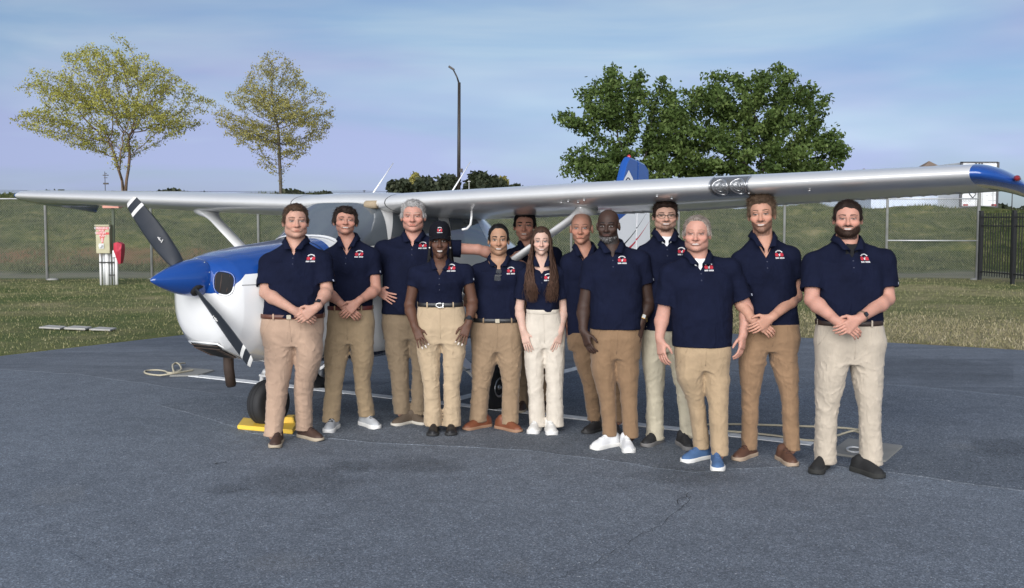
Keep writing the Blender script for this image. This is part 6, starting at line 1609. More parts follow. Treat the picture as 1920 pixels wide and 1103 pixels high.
    def ring(zc, h, grow, a0=0, a1=360, n=48):
        cx = (wa[0] + wb[0]) / 2; a_ = (wb[0] - wa[0]) / 2 + grow; Vr = []
        for i in range(n + 1):
            q = rad(a0 + (a1 - a0) * i / n); c, s = math.cos(q), math.sin(q); X_ = a_ * math.copysign(abs(s) ** .8, s); Y_ = (-(bfp * .97 + grow) if c > 0 else (bbp * .95 + grow)) * abs(c) ** .8
            x, y = X_ * math.cos(yaw) - Y_ * math.sin(yaw), X_ * math.sin(yaw) + Y_ * math.cos(yaw)
            for dz, dr in ((-h / 2, 0), (-h / 2 + .003, .003), (h / 2 - .003, .003), (h / 2, 0)): Vr.append(Vector((cx + x * (1 + dr / .15), y * (1 + dr / .12), zc + dz)))
        return MB().add(Vr, [(i * 4 + k, (i + 1) * 4 + k, (i + 1) * 4 + k + 1, i * 4 + k + 1) for i in range(n) for k in range(3)])
    if P.get('belt'):
        belt = ring(wz - .014, .034, .006).build('belt', P['belt'], root, True)
        by = -(bfp * .97 + .013); bm_ = P.get('buckle', M_brass); cx = (wa[0] + wb[0]) / 2
        if P.get('bigbuckle'):
            MB().tube([(cx + .030 * math.cos(q) * (1 if abs(math.cos(q)) < 2 else 1), by - .004, wz - .014 + .017 * math.sin(q)) for q in np.linspace(.9, 6.1, 16)], .0042, 6).build('buckle', bm_, belt, True)
            MB().box((cx + .026, by - .004, wz - .014), (.008, .006, .036)).build('buckle', bm_, belt)
        else: MB().box((cx, by - .003, wz - .014), (.034, .006, .032)).build('buckle', bm_, belt, bevel=.002)
        for q in (28, -28, 75, -75):
            ring(wz - .014, .046, .0085, q - 1.8, q + 1.8, 2).build('belt_loop', pm, tro, True)
    elif P.get('band'): ring(wz - .016, .036, .002).build('waistband', pm, tro, True)
    # fly seam and pocket edges as thin proud welts
    def welt(pts, r=.0022):
        q = []
        for x, z in pts:
            h = bvt.ray_cast(Vector((x, -1.2, z)), Vector((0, 1, 0)))
            if h[0] is not None: q.append(h[0] + Vector((0, -.0005, 0)))
        if len(q) > 2: MB().tube(q, r, 5).build('seam', pm, tro, True)
    cx = (wa[0] + wb[0]) / 2; zz_ = np.linspace(wz - .035, bot + .03, 8); welt([(cx + (cr_[0] - cx) * i / 7, z) for i, z in enumerate(zz_)])
    hwid_ = (hb_[0] - ha[0]) / 2
    for s in (-1, 1): welt([(cx + s * hwid_ * (.60 + .34 * t), wz - .035 - .15 * t) for t in np.linspace(0, 1, 8)])
    # ---------- shoes
    sh = P['shoe']
    for li in (0, 1):
        t = nv(toes[li]) - O; d = fd[li]; sd_ = nv((-d[1], d[0], 0)) * (1 if li else -1); heel = t - d * fl
        so = link('shoe', None, None, root); base = heel
        bw = sh.get('w', 1.0)
        a_ = lambda f, l, z: base + d * fl * f + sd_ * l + nv((0, 0, z))
        P0, P1 = np.minimum(t, heel) - .09, np.maximum(t, heel) + .09
        g4 = Grid(np.arange(P0[0], P1[0], .0046), np.arange(P0[1], P1[1], .0046), np.arange(-.008, .17, .0046))
        R2 = np.array([d[:2], [-d[1], d[0]]])
        def lc_(x, y): dx, dy = x - base[0], y - base[1]; return (dx * d[0] + dy * d[1]) / fl, (-dx * d[1] + dy * d[0]) * (1 if li else -1)
        prof_f = [0, .03, .10, .25, .45, .62, .75, .88, .96, 1.0]; half = np.array([.012, .026, .034, .034, .034, .044, .048, .042, .026, .008]) * bw
        hgt = np.array(sh.get('h', [.060, .080, .088, .098, .090, .074, .060, .050, .040, .024])); offc = [0, 0, 0, 0, .002, .004, .003, .0, -.003, -.004]
        so_h = sh.get('sole', .026)
        def up(x, y, z):
            f, l = lc_(x, y); fcl = np.clip(f, 0, 1); w_ = np.interp(fcl, prof_f, half); h_ = np.interp(fcl, prof_f, hgt) + so_h - .02; l = l - np.interp(fcl, prof_f, offc)
            ex = np.maximum(np.maximum(f - 1, -f), 0) * fl
            k = np.sqrt((l / w_) ** 2 + (np.maximum(z - so_h * .4, 0) / (h_ - so_h * .4)) ** 2.0); r_ = np.minimum(w_, h_)
            q = (k - 1) * r_ * .8 + ex; return np.maximum(q, (so_h * .55) - z)
        g4.op(up, P0 - (0, 0, .05), P1 + (0, 0, .25), .004)
        g4.cap(a_(.22, 0, .05), a_(.24, 0, .085), .032, .034, .02)
        Vu, Qu = g4.mesh(); link('upper', mesh_np('upper', Vu, Qu), sh['m'], so)
        out2 = []
        for f in np.linspace(0, 1, 22): out2.append((f, np.interp(f, prof_f, half) * 1.05 + .003, np.interp(f, prof_f, offc)))
        ol = [a_(f * 1.03 - .012, l + w_, 0) for f, w_, l in out2] + [a_(f * 1.03 - .012, l - w_, 0) for f, w_, l in out2[::-1]]
        n_ = len(ol); ff = [q[0] for q in out2] + [q[0] for q in out2[::-1]]
        Vso = []
        for z, g_s in ((.0005, .965), (.004, 1.0), (so_h * .8, 1.0), (so_h, .975)):
            for p, f in zip(ol, ff): c = a_(f, 0, 0); q = c + (p - c) * g_s; zz = z + (.010 * max(0, (f - .86) / .14) ** 2 if z < .01 else .004 * max(0, f - .8)); Vso.append((q[0], q[1], zz))
        Fs = [(r * n_ + k, r * n_ + (k + 1) % n_, (r + 1) * n_ + (k + 1) % n_, (r + 1) * n_ + k) for r in range(3) for k in range(n_)] + [tuple(range(n_)), tuple(3 * n_ + k for k in range(n_))]
        MB().add(Vso, Fs).build('sole', sh['s'], so, True)
        if sh.get('lace'):
            bs = BVHTree.FromPolygons([Vector(v) for v in Vu], [tuple(q) for q in Qu])
            for k in range(4):
                f = .44 + .075 * k; q = []
                for l in np.linspace(-.018, .018, 5):
                    p = a_(f + (.02 if (k % 2) else -.02) * l / .018, l, .3); h = bs.ray_cast(Vector(p), Vector((0, 0, -1)))
                    if h[0] is not None: q.append(h[0] + Vector((0, 0, .002)))
                if len(q) > 2: MB().tube(q, .0032, 5).build('lace', sh['lace'], so, True)
    return dict(root=root, W=W, O=O, Hc=Hc, Rh=Rh, kk=kk, arms=arms, proj=proj, shirt=shirt, nb=nb, nf=nf, px=px, body=body, hl=hl, D=D)
# ---- accessories
def watch(R, side, m_band, face_m, square=True, case=None):
    a = [q for q in R['arms'] if q[0] == side][0]; Wr, E, T_ = a[3], a[2], a[4]; d = unit(Wr - E); c = Wr - d * .028; n = nv((0, -1, 0)); n = n - d * (n @ d) + nv((0, 0, .25)); n = unit(n - d * (n @ d)); t = np.cross(d, n)
    w = link('wrist_watch', None, None, R['root']); r = .0345
    V = []
    for i in range(25):
        q = 2 * math.pi * i / 24
        for o, rr in ((-.011, r), (-.010, r + .003), (.010, r + .003), (.011, r)): V.append(c + (n * math.cos(q) + t * math.sin(q)) * rr + d * o)
    MB().add(V, [(i * 4 + k, (i + 1) * 4 + k, (i + 1) * 4 + k + 1, i * 4 + k + 1) for i in range(24) for k in range(3)]).build('strap', m_band, w, True)
    Mx = Matrix(((d[0], t[0], n[0]), (d[1], t[1], n[1]), (d[2], t[2], n[2])))
    p = c + n * (r + .005)
    MB().box(p, (.036, .030, .010), Mx).build('case', case or m_band, w, bevel=.004)
    MB().box(p + n * .0055, (.028, .024, .002), Mx).build('dial', face_m, w)
def glasses(R):
    g = link('glasses', None, None, R['root']); M_fr = mat('dark_frame', (.03, .022, .018), .3); M_len = mat('spectacle_lens', (.9, .9, .9), .02, 0, .5, trans=1)
    def hp(p): return R['Hc'] + R['Rh'] @ (nv(p) * R['kk'])
    for s in (-1, 1):
        pts = [hp((s * .032 + .0245 * math.copysign(abs(math.cos(q)) ** .75, math.cos(q)), -.103 + .010 * (abs(.0 + math.cos(q) * s) if s * math.cos(q) > 0 else 0), -.001 + .0165 * math.copysign(abs(math.sin(q)) ** .8, math.sin(q)))) for q in np.linspace(0, 2 * math.pi, 25)]
        MB().tube(pts, .0017, 6).build('rim', M_fr, g, True); MB().tube(pts[1:13], .0026, 6).build('brow_rim', M_fr, g, True)
        MB().tube([hp((s * .057, -.094, .006)), hp((s * .077, -.05, .006)), hp((s * .083, .004, .008))], .0022, 6).build('temple', M_fr, g, True)
    MB().tube([hp((-.008, -.105, .002)), hp((0, -.108, .005)), hp((.008, -.105, .002))], .0018, 6).build('bridge', M_fr, g, True)
def cap_hat(R):
    c = link('baseball_cap', None, None, R['root']); M_cap = cloth('black_cap', (.006, .0062, .009), .9, 700, .1, 0); Hc, Rh, kk = R['Hc'], R['Rh'], R['kk']
    def hp(p): return Hc + Rh @ (nv(p) * kk)
    V = []; n = 32; rings = 9
    for j in range(rings):
        t = j / (rings - 1); ph = t * math.pi / 2
        for i in range(n):
            q = 2 * math.pi * i / n; V.append(hp((.090 * math.cos(q) * math.cos(ph) ** .55, .012 + .108 * math.sin(q) * math.cos(ph) ** .55, .036 + .104 * math.sin(ph))))
    MB().add(V, [(j * n + i, j * n + (i + 1) % n, (j + 1) * n + (i + 1) % n, (j + 1) * n + i) for j in range(rings - 1) for i in range(n)]).build('crown', M_cap, c, True)
    V = []; m = 17
    for j, (ext, dz) in enumerate(((0, 0), (.35, -.001), (.7, -.006), (1, -.014), (1, -.019), (.6, -.011), (0, -.005))):
        for i in range(m):
            a = rad(-72 + 144 * i / (m - 1)); k = math.cos(a * 1.05); rx, ry = .089, .106; x = rx * math.sin(a); y = .012 - ry * math.cos(a) - ext * .062 * max(0, k) ** .8; V.append(hp((x, y, .040 + dz - .022 * (x / .08) ** 2 * (.4 + .6 * ext))))
    MB().add(V, [(j * m + i, j * m + i + 1, (j + 1) * m + i + 1, (j + 1) * m + i) for j in range(6) for i in range(m - 1)]).build('brim', M_cap, c, True)
    MB().lathe([(.007, 0), (.006, .004), (0, .006)], Matrix.Translation(hp((0, .012, .139))), 10).build('top_button', M_cap, c, True)
    def cp_(a, b, off): # on the cap front
        x = a; z = .078 + b; ph = math.asin(min(1, (z - .036) / .104)); rr = math.cos(ph) ** .55; y = .012 - .108 * rr * math.sqrt(max(0, 1 - (x / (.090 * rr)) ** 2)); return hp((x, y - off, z))
    for s in (-1, 1): MB().add([cp_(*q, .003) for q in ((s * .004, -.010), (s * .018, -.012), (s * .020, .006), (s * .006, .010))], [(0, 1, 2, 3)]).build('wing_mark', M_thread_r, c)
    MB().add([cp_(*q, .0045) for q in ((-.006, -.004), (0, -.008), (.007, .008), (.001, .002))], [(0, 1, 2, 3)]).build('bird_mark', M_thread_w, c)
    for k in range(6):
        a = rad(-45 + 18 * k); x, z = .019 * math.sin(a), .006 + .012 * math.cos(a); MB().add([cp_(x + p, z + q, .003) for p, q in ((-.0022, -.002), (.0022, -.002), (.0022, .002), (-.0022, .002))], [(0, 1, 2, 3)]).build('lettering', M_thread_w, c)
    for k in range(7):
        x = -.019 + k * .0062; MB().add([cp_(x + p, -.018 + q, .003) for p, q in ((-.002, -.002), (.002, -.002), (.002, .002), (-.002, .002))], [(0, 1, 2, 3)]).build('lettering', M_thread_w, c)
def locks(R, hc, n, zend, seed, side_w=.062, wave=.010, front=True, out=.02, rad_=.0095):
    """long hair: tapered wavy strands from the parting down both sides"""
    r = np.random.default_rng(seed); Hc, Rh, kk, O = R['Hc'], R['Rh'], R['kk'], R['O']; V = []; Fq = []; cols = []; c0 = 0; ns = 18; na = 3
    def hp(p): return Hc + Rh @ (nv(p) * kk)
    for i in range(n):
        s = -1 if i % 2 else 1; back = r.uniform(0, 1); t_end = zend - r.uniform(0, .10)
        y1 = -.045 + back * .13 if front else .03 + back * .06
        top = hp((s * r.uniform(.004, .02), -.02 + back * .07, .122)); tmpl = hp((s * (.066 + r.uniform(0, .012)), y1 * .75, .05)); ear = hp((s * (.080 + r.uniform(0, .014)), y1, -.03)); jaw = hp((s * (.074 + r.uniform(0, .02)), y1, -.11))
        fx_ = Hc[0] + s * (side_w + r.uniform(-.022, .030)); fy_ = Hc[1] + (-.06 - .045 * r.uniform(0, 1) if (front and back < .75) else .07)
        mid = nv((fx_ + s * out * .6, (jaw[1] + fy_) / 2, (jaw[2] + t_end) / 2)); end = nv((fx_ + r.normal(0, .012), fy_ + r.normal(0, .006), t_end))
        ctrl = np.array([top, tmpl, ear, jaw, mid, end]); tt = np.linspace(0, 1, ns); cp0 = np.linspace(0, 1, 6); pts = np.stack([np.interp(tt, cp0, ctrl[:, k]) for k in range(3)], 1)
        for _ in range(3): pts[1:-1] = (pts[:-2] + 2 * pts[1:-1] + pts[2:]) / 4
        ph = r.uniform(0, 6.28); am = wave * np.clip((tt - .35) / .4, 0, 1); pts[:, 0] += am * np.sin(tt * 17 + ph); pts[:, 1] += am * .7 * np.cos(tt * 15 + ph)
        for k in range(ns):
            if front and pts[k, 2] < Hc[2] - .13 and back < .75:
                h = R['proj'](pts[k, 0], pts[k, 2], .010 + .010 * r.uniform(0, 1))
                if h is not None: pts[k, 1] = min(pts[k, 1], h.y)
        pts[2:-2] = (pts[1:-3] + pts[2:-2] + pts[3:-1]) / 3
        rr = rad_ * r.uniform(.7, 1.2) * np.interp(tt, [0, .1, .6, .9, 1], [.5, 1, 1.05, .7, .15])
        tone = r.uniform(.65, 1.45)
        for k in range(ns):
            t = pts[min(k + 1, ns - 1)] - pts[max(k - 1, 0)]; t /= np.linalg.norm(t) + 1e-9; u = np.cross(t, (0, 1, .1)); u /= np.linalg.norm(u) + 1e-9; w = np.cross(t, u)
            for a in range(na): q = 2 * math.pi * a / na; V.append(pts[k] + (u * math.cos(q) + w * math.sin(q)) * rr[k]); cols.append((*(nv(hc) * tone * (1 + .5 * max(0, tt[k] - .5))), 1))
        for k in range(ns - 1):
            for a in range(na): Fq.append((c0 + k * na + a, c0 + k * na + (a + 1) % na, c0 + (k + 1) * na + (a + 1) % na, c0 + (k + 1) * na + a))
        c0 += ns * na
    link('long_hair', mesh_np('long_hair', V, Fq, True, cols), M_hair, R['root'])
# ---- the thirteen people
FAIR = (.47, .265, .195); FAIR2 = (.50, .30, .225); PALE = (.55, .36, .285); RUDDY = (.46, .235, .17); TANS = (.36, .195, .13); OLIVE = (.38, .215, .135); DARK = (.043, .023, .0165); DARKW = (.092, .044, .028)
BROWN = (.040, .024, .016); DKBR = (.020, .013, .010); BLACKH = (.008, .0075, .008); GREYH = (.20, .19, .18)
hangL = dict(n=(.75, .55, 0), t=(.2, -1, 0), curl=.30, spread=.10); hangR = dict(n=(-.75, .55, 0), t=(-.2, -1, 0), curl=.30, spread=.10)
claspU = lambda s: dict(n=(0, .9, -.35), t=(0, -.2, 1), curl=.42, spread=.05)
claspO = lambda s: dict(n=(0, .95, .1), t=(0, -.3, 1), curl=.36, spread=.06)
KH1 = (.36, .25, .18); KH2 = (.265, .195, .118); KH3 = (.18, .135, .088); KH4 = (.38, .29, .19); KH5 = (.24, .168, .105); CREAM = (.50, .45, .38); KH8 = (.15, .095, .055); TOB = (.200, .126, .072); STONE = (.40, .36, .27); KH11 = (.33, .24, .148); KH12 = (.220, .138, .080); SAND = (.40, .345, .275)
brownshoe = dict(m=shoem((.055, .030, .022)), s=mat('tan_sole', (.36, .30, .22), .8), lace=mat('brown_lace', (.04, .02, .015), .8))
PEOPLE = [
 dict(seed=101, label='tall heavyset man with short brown hair, brown belt and brown shoes by the nose wheel', head=(555, 381, 446, 47), hyaw=6, hpitch=-2, jaw=1.08, fat=.8, skin=FAIR, hairc=(.050, .030, .019), hairt=.014, hfront=.006, browa=.55, smile=.4, teeth=0, squint=.0045, iris=(.05, .06, .06),
      sh=((489, 479), (618, 474)), torso=[(594, 495, 606, .150, .13), (560, 497, 605, .155, .13), (510, 501, 606, .135, .125), (485, 506, 602, .11, .11)], rsh=.072, rslv=.079, armr=1.08, slv=(.80, .80), neck=.066, vneck=0.079, copen=20, yaw=2,
      armL=((498, 549, -.09), (551, 582, -.25), (586, 600, -.25), claspU(1)), armR=((613, 545, -.06), (594, 576, -.25), (560, 600, -.28), claspO(-1)), logo=(586, 484),
      waist=588, waistx=(493, 606), hip=(618, 489, 607), crotch=645, pd=(.15, .14), legs=[[(662, 525, 31), (731, 520, 23), (817, 512, 18.5)], [(662, 582, 26), (731, 568, 21), (806, 571, 17.5)]], pants=KH1, belt=M_leather, toes=[(514, 842, 4), (604, 828, 48)], shoe=brownshoe),
 dict(seed=102, label='young man with swept dark hair, chin up, grey running shoes and red-brown belt', head=(648, 386, 441, 43), hyaw=3, hpitch=-9, hroll=3, jaw=.97, skin=RUDDY, hairc=(.022, .014, .011), hairt=.018, hfront=.010, hside=.011, fringe=.020, fringex=.015, hrough=.002, smile=.8, squint=.0038,
      sh=((606, 469), (710, 468)), torso=[(580, 614, 698, .115, .11), (545, 614, 697, .115, .11), (500, 612, 699, .12, .115), (480, 615, 697, .10, .10)], rslv=.066, slv=(.62, .58), neck=.057, vneck=0.109, copen=30,
      armL=((617, 549, -.05), (641, 571, -.18), (668, 592, -.22), claspU(1)), armR=((705, 543, -.03), (672, 565, -.21), (646, 590, -.26), claspO(-1)), logo=(676, 476),
      waist=573, waistx=(613, 698), hip=(605, 609, 703), crotch=641, legs=[[(662, 631, 25), (720, 626, 19), (790, 620, 18.5)], [(662, 680, 23), (720, 679, 17.5), (780, 688, 17.5)]], pants=KH2, belt=mat('red_belt', (.075, .016, .014), .5), toes=[(613, 814, -6), (710, 806, 38)], shoe=dict(m=shoem((.38, .39, .40), .8), s=M_white_s, lace=M_lace_k, sole=.034)),
 dict(seed=103, label='older grey-haired man, one arm stretched out behind his neighbours, hand on hip', head=(775, 373, 434, 45), hyaw=-3, jaw=1.05, fat=.4, skin=(.48, .25, .19), hair='short', hairc=(.16, .15, .14), grey=.6, greyc=(.34, .33, .32), hairt=.016, browc=(.25, .19, .15), browa=.5, smile=.6, teeth=0, squint=.0036,
      sh=((706, 454), (843, 452)), torso=[(588, 716, 828, .14, .125), (540, 717, 828, .145, .125), (495, 716, 832, .13, .12), (468, 722, 826, .10, .10)], rsh=.070, rslv=.076, slv=(.75, .52), neck=.064, vneck=0.074, copen=24,
      armL=((692, 520, .02), (706, 545, -.07), (737, 562, -.16), dict(n=(.3, .9, .1), t=(.3, -.2, 1), curl=.12, spread=.22)), armR=((896, 468, .03), (948, 484, .10), (985, 490, .14), dict(n=(0, 0, -1), t=(0, -1, 0), curl=.2)), logo=(794, 460), tab=False,
      waist=580, waistx=(718, 818), hip=(605, 715, 820), crotch=632, legs=[[(650, 744, 25), (702, 749, 20), (775, 753, 17)], [(650, 791, 24), (702, 789, 19), (777, 785, 17)]], pants=KH3, toes=[(735, 800, -42), (800, 798, 46)], shoe=dict(m=shoem((.085, .062, .043), .8), s=mat('pale_sole', (.45, .42, .36), .8))),
 dict(seed=104, label='woman in black cap with hands on her thighs, black belt with silver buckle', head=(825, 419, 484, 38), skin=DARKW, jaw=.92, hair=None, hairc=BLACKH, hairt=.0, browa=.9, smile=1.1, lip=(.14, .045, .045), flush=(1.1, .9, .88), iris=(.012, .008, .006), nails=(.62, .56, .50),
      sh=((769, 501), (884, 498)), torso=[(574, 786, 868, .105, .11), (560, 787, 867, .105, .11), (525, 784, 871, .135, .115), (505, 787, 867, .10, .10)], rsh=.058, rslv=.062, armr=.96, slv=(.40, .38), neck=.050, vneck=0.084, copen=24, nbut=3, tuck=True, tab=True,
      armL=((768, 572, .03), (778, 613, -.09), (796, 655, -.15), dict(n=(.1, 1, 0), t=(1, -.2, .1), curl=.06, spread=.22)), armR=((886, 566, .03), (878, 606, -.09), (862, 650, -.15), dict(n=(-.1, 1, 0), t=(-1, -.2, .1), curl=.06, spread=.22)), hs=.93, logo=(847, 502),
      waist=567, waistx=(785, 868), hip=(612, 778, 877), crotch=640, pd=(.115, .135), legs=[[(655, 803, 24), (720, 809, 18), (798, 812, 18.5)], [(655, 852, 24), (720, 847, 18), (798, 848, 18.5)]], pants=KH4, belt=M_leatherb, bigbuckle=True, buckle=mat('silver_buckle', (.7, .7, .68), .25, .9), foot=.25, toes=[(810, 820, -3), (845, 819, 3)], shoe=dict(m=shoem((.012, .012, .013), .45), s=M_dark, w=.95)),
 dict(seed=105, label='smiling man with sunglasses hung on his collar and hands in pockets', head=(935, 419, 478, 39), jaw=1.0, fat=.3, skin=OLIVE, hair='reced', hairc=BLACKH, hairt=.009, hside=.005, browa=.95, smile=1.1, stubble=.28,
      sh=((884, 498), (988, 494)), torso=[(600, 886, 981, .125, .115), (560, 888, 980, .125, .115), (510, 891, 979, .12, .115), (492, 895, 974, .10, .10)], rslv=.070, slv=(.80, .80), neck=.058, vneck=0.084, copen=26,
      armL=((879, 562, .07), (897, 595, -.05), (907, 632, -.05), dict(n=(.6, .8, 0), t=(.5, -1, .2), curl=.2)), armR=((991, 560, .07), (971, 593, -.05), (962, 630, -.05), dict(n=(-.6, .8, 0), t=(-.5, -1, .2), curl=.2)), logo=(958, 507),
      waist=596, waistx=(888, 978), hip=(625, 881, 982), crotch=656, pd=(.13, .125), legs=[[(672, 908, 26), (722, 902, 20), (790, 896, 19)], [(672, 956, 25), (722, 958, 19), (794, 956, 18.5)]], pants=KH5, belt=M_leatherb, toes=[(869, 808, -48), (977, 812, 44)], shoe=dict(m=shoem((.16, .052, .024), .5), s=mat('rust_sole', (.26, .15, .09), .8))),
 dict(seed=106, label='dark-haired man standing behind the wing strut with a hand on it', head=(984, 393, 450, 41), hyaw=-4, jaw=1.0, skin=(.47, .235, .165), hairc=BLACKH, hairt=.014, hfront=.006, browa=.95, smile=.7, squint=.0042, stubble=.15, D=9.62,
      sh=((947, 470), (1050, 466)), torso=[(600, 952, 1046, .12, .115), (560, 951, 1046, .12, .115), (510, 951, 1047, .12, .115), (485, 955, 1043, .10, .10)], slv=(.7, .7), neck=.060, vneck=0.094,
      armL=((938, 530, -.02), (952, 490, -.20), (978, 466, -.26), dict(n=(.2, .3, -1), t=(.5, -1, .2), curl=.5)), armR=((1056, 540, .02), (1056, 590, 0), (1054, 630, 0), hangR), logo=(1020, 480),
      waist=592, waistx=(954, 1044), hip=(620, 950, 1048), crotch=645, legs=[[(655, 975, 24), (705, 976, 18), (765, 976, 17)], [(655, 1023, 24), (705, 1024, 18), (765, 1026, 17)]], pants=KH5, toes=[(972, 776, -15), (1030, 776, 15)], shoe=brownshoe),
 dict(seed=107, label='young woman with very long wavy brown hair and wide cream trousers', head=(1015, 424, 478, 35), jaw=.90, skin=PALE, hair='long', hairc=(.046, .026, .018), hairt=.012, hside=.010, part=.0, browa=.6, browc=(.06, .035, .025), smile=1, lip=(.42, .14, .12), iris=(.06, .07, .08),
      sh=((974, 506), (1057, 504)), torso=[(584, 988, 1047, .095, .095), (560, 986, 1048, .095, .095), (525, 984, 1050, .115, .10), (508, 988, 1046, .09, .09)], rsh=.053, rslv=.066, armr=.80, slv=(.72, .72), neck=.045, vneck=0.099, copen=32, nbut=2, tuck=True,
      armL=((974, 578, .02), (981, 620, -.06), (991, 657, -.10), dict(n=(.4, .9, 0), t=(1, -.6, 0), curl=.14, spread=.10)), armR=((1057, 578, .02), (1051, 620, -.06), (1041, 657, -.10), dict(n=(-.4, .9, 0), t=(-1, -.6, 0), curl=.14, spread=.10)), hs=.88, logo=(1027, 519),
      waist=580, waistx=(988, 1048), hip=(622, 982, 1061), crotch=648, pd=(.10, .12), band=True, fold=.7, legs=[[(670, 1001, 20), (725, 1004, 17), (799, 1008, 17)], [(670, 1040, 21), (725, 1040, 18), (799, 1041, 18)]], pants=CREAM, foot=.25, toes=[(997, 816, -14), (1036, 818, 6)], shoe=dict(m=shoem((.62, .60, .56), .8), s=M_white_s, lace=M_lace_w, sole=.032)),
 dict(seed=108, label='lean older man with cropped hair half hidden behind the bearded man', head=(1090, 398, 457, 42), hyaw=-4, jaw=.96, age=1, skin=(.42, .21, .145), hair='bald', hairc=(.10, .07, .055), scalp=((.13, .095, .075), .5), hairt=0, browa=.4, smile=.2, teeth=0, squint=.0042, iris=(.08, .11, .13),
      sh=((1055, 479), (1150, 476)), torso=[(632, 1064, 1152, .12, .11), (570, 1062, 1150, .12, .11), (515, 1060, 1150, .12, .115), (495, 1063, 1146, .10, .10)], slv=(.75, .75), neck=.058, vneck=0.114, copen=32,
      armL=((1060, 560, .06), (1066, 608, .04), (1070, 640, .02), hangL), armR=((1152, 560, .08), (1150, 605, .06), (1148, 640, .05), hangR), waist=622, waistx=(1066, 1150), hip=(640, 1062, 1152), crotch=655,
      legs=[[(668, 1096, 24), (725, 1108, 18), (788, 1114, 14.5)], [(668, 1140, 23), (725, 1155, 17), (790, 1160, 15)]], pants=KH8, toes=[(1094, 815, -42), (1162, 820, 12)], shoe=dict(m=shoem((.016, .015, .015), .6), s=M_dark, lace=M_lace_k)),
 dict(seed=109, label='bald man with grey beard, gold watch, tobacco trousers and white sneakers', head=(1140, 393, 452, 43), hyaw=-8, hpitch=4, jaw=1.02, skin=DARK, hair='bald', hairc=(.015, .012, .011), hairt=0, browc=(.012, .009, .008), smile=.4, teeth=0, lip=(.10, .04, .035), flush=(1.1, .95, .9), iris=(.012, .009, .008), squint=.004,
      beard=dict(top=-.076, a=.75, c=(.028, .025, .024), shell=.006, goatee=False, rise=.4, grey=.22, must=.6),
      sh=((1096, 483), (1215, 473)), torso=[(616, 1106, 1205, .145, .125), (570, 1105, 1206, .15, .125), (515, 1106, 1204, .13, .12), (492, 1110, 1200, .10, .10)], rsh=.068, rslv=.074, armr=1.06, slv=(.58, .56), neck=.064, vneck=0.069, copen=22, yaw=-8,
      armL=((1095, 575, .02), (1094, 620, -.05), (1107, 660, -.09), hangL), armR=((1216, 567, .02), (1203, 604, -.07), (1190, 648, -.12), dict(n=(-.3, .95, 0), t=(-1, -.6, .1), curl=.22, spread=.1)), logo=(1164, 487),
      waist=606, waistx=(1108, 1203), hip=(632, 1105, 1205), crotch=668, pd=(.135, .13), legs=[[(690, 1130, 25), (745, 1139, 19), (817, 1144, 14.5)], [(690, 1176, 24), (745, 1179, 18.5), (820, 1183, 16)]], pants=TOB, fold=.6, toes=[(1109, 845, -50), (1181, 852, 3)], shoe=dict(m=shoem((.66, .66, .66), .6), s=M_white_s, lace=M_lace_w, sole=.032)),
 dict(seed=110, label='tall man with glasses, goatee and white undershirt behind the other two men', head=(1247, 374, 431, 46), hyaw=4, jaw=1.08, fat=.6, skin=FAIR2, hairc=(.022, .013, .010), hairt=.018, hfront=.010, hside=.005, browa=.7, smile=1, stubble=.25, squint=.0045,
      beard=dict(top=-.070, a=.75, c=(.06, .032, .02), goatee=True, rise=0),
      sh=((1198, 462), (1298, 458)), torso=[(618, 1203, 1295, .135, .12), (560, 1202, 1296, .14, .12), (510, 1203, 1294, .13, .12), (482, 1207, 1290, .10, .10)], rsh=.068, slv=(.75, .75), neck=.063, vneck=0.074, copen=30, tee=M_tee,
      armL=((1201, 555, .07), (1204, 602, .05), (1206, 640, .04), hangL), armR=((1298, 555, .09), (1297, 602, .08), (1295, 640, .07), hangR), logo=(1275, 471),
      waist=608, waistx=(1204, 1294), hip=(630, 1201, 1298), crotch=655, legs=[[(668, 1226, 25), (735, 1228, 19.5), (824, 1228, 18.5)], [(668, 1274, 24), (735, 1284, 18), (820, 1290, 15)]], pants=STONE, toes=[(1206, 840, -36), (1297, 847, 10)], shoe=dict(m=shoem((.016, .016, .017), .7), s=mat('grey_sole', (.14, .135, .13), .8), lace=M_lace_k, sole=.032)),
 dict(seed=111, label='stocky man with thinning fair hair and blue canvas shoes', head=(1306, 403, 471, 50), hyaw=-5, jaw=1.06, fat=.9, skin=(.50, .265, .20), hair='reced', hairc=(.15, .105, .075), grey=.25, hairt=.010, hside=.008, browa=.35, browc=(.22, .13, .08), smile=.9, squint=.0036,
      sh=((1242, 498), (1385, 488)), torso=[(649, 1262, 1371, .150, .125), (590, 1259, 1373, .155, .13), (530, 1256, 1375, .135, .125), (508, 1260, 1370, .105, .105)], rsh=.072, rslv=.078, armr=1.05, slv=(.76, .74), neck=.066, vneck=0.079, copen=28, yaw=-8, tee=M_tee,
      armL=((1243, 590, .02), (1237, 634, -.04), (1242, 673, -.07), hangL), armR=((1400, 580, .02), (1394, 624, -.04), (1389, 666, -.07), hangR), logo=(1325, 500),
      waist=640, waistx=(1266, 1369), hip=(660, 1264, 1371), crotch=690, pd=(.14, .13), legs=[[(705, 1291, 27), (755, 1306, 19), (841, 1316, 17)], [(705, 1343, 26), (755, 1346, 22), (853, 1350, 17.5)]], pants=KH11, fold=.8, toes=[(1279, 869, -52), (1346, 886, -8)], shoe=dict(m=shoem((.055, .115, .235), .85), s=M_white_s, lace=mat('blue_lace', (.05, .10, .21), .8), sole=.030)),
 dict(seed=112, label='tall young man with tousled hair, trimmed beard and rust-brown trousers', head=(1427, 361, 436, 49), hyaw=-5, hroll=-4, jaw=.96, skin=(.47, .25, .175), hairc=(.085, .055, .036), hairt=.024, hfront=.012, hside=.008, hrough=.003, lift=.4, browa=.7, smile=1, squint=.004,
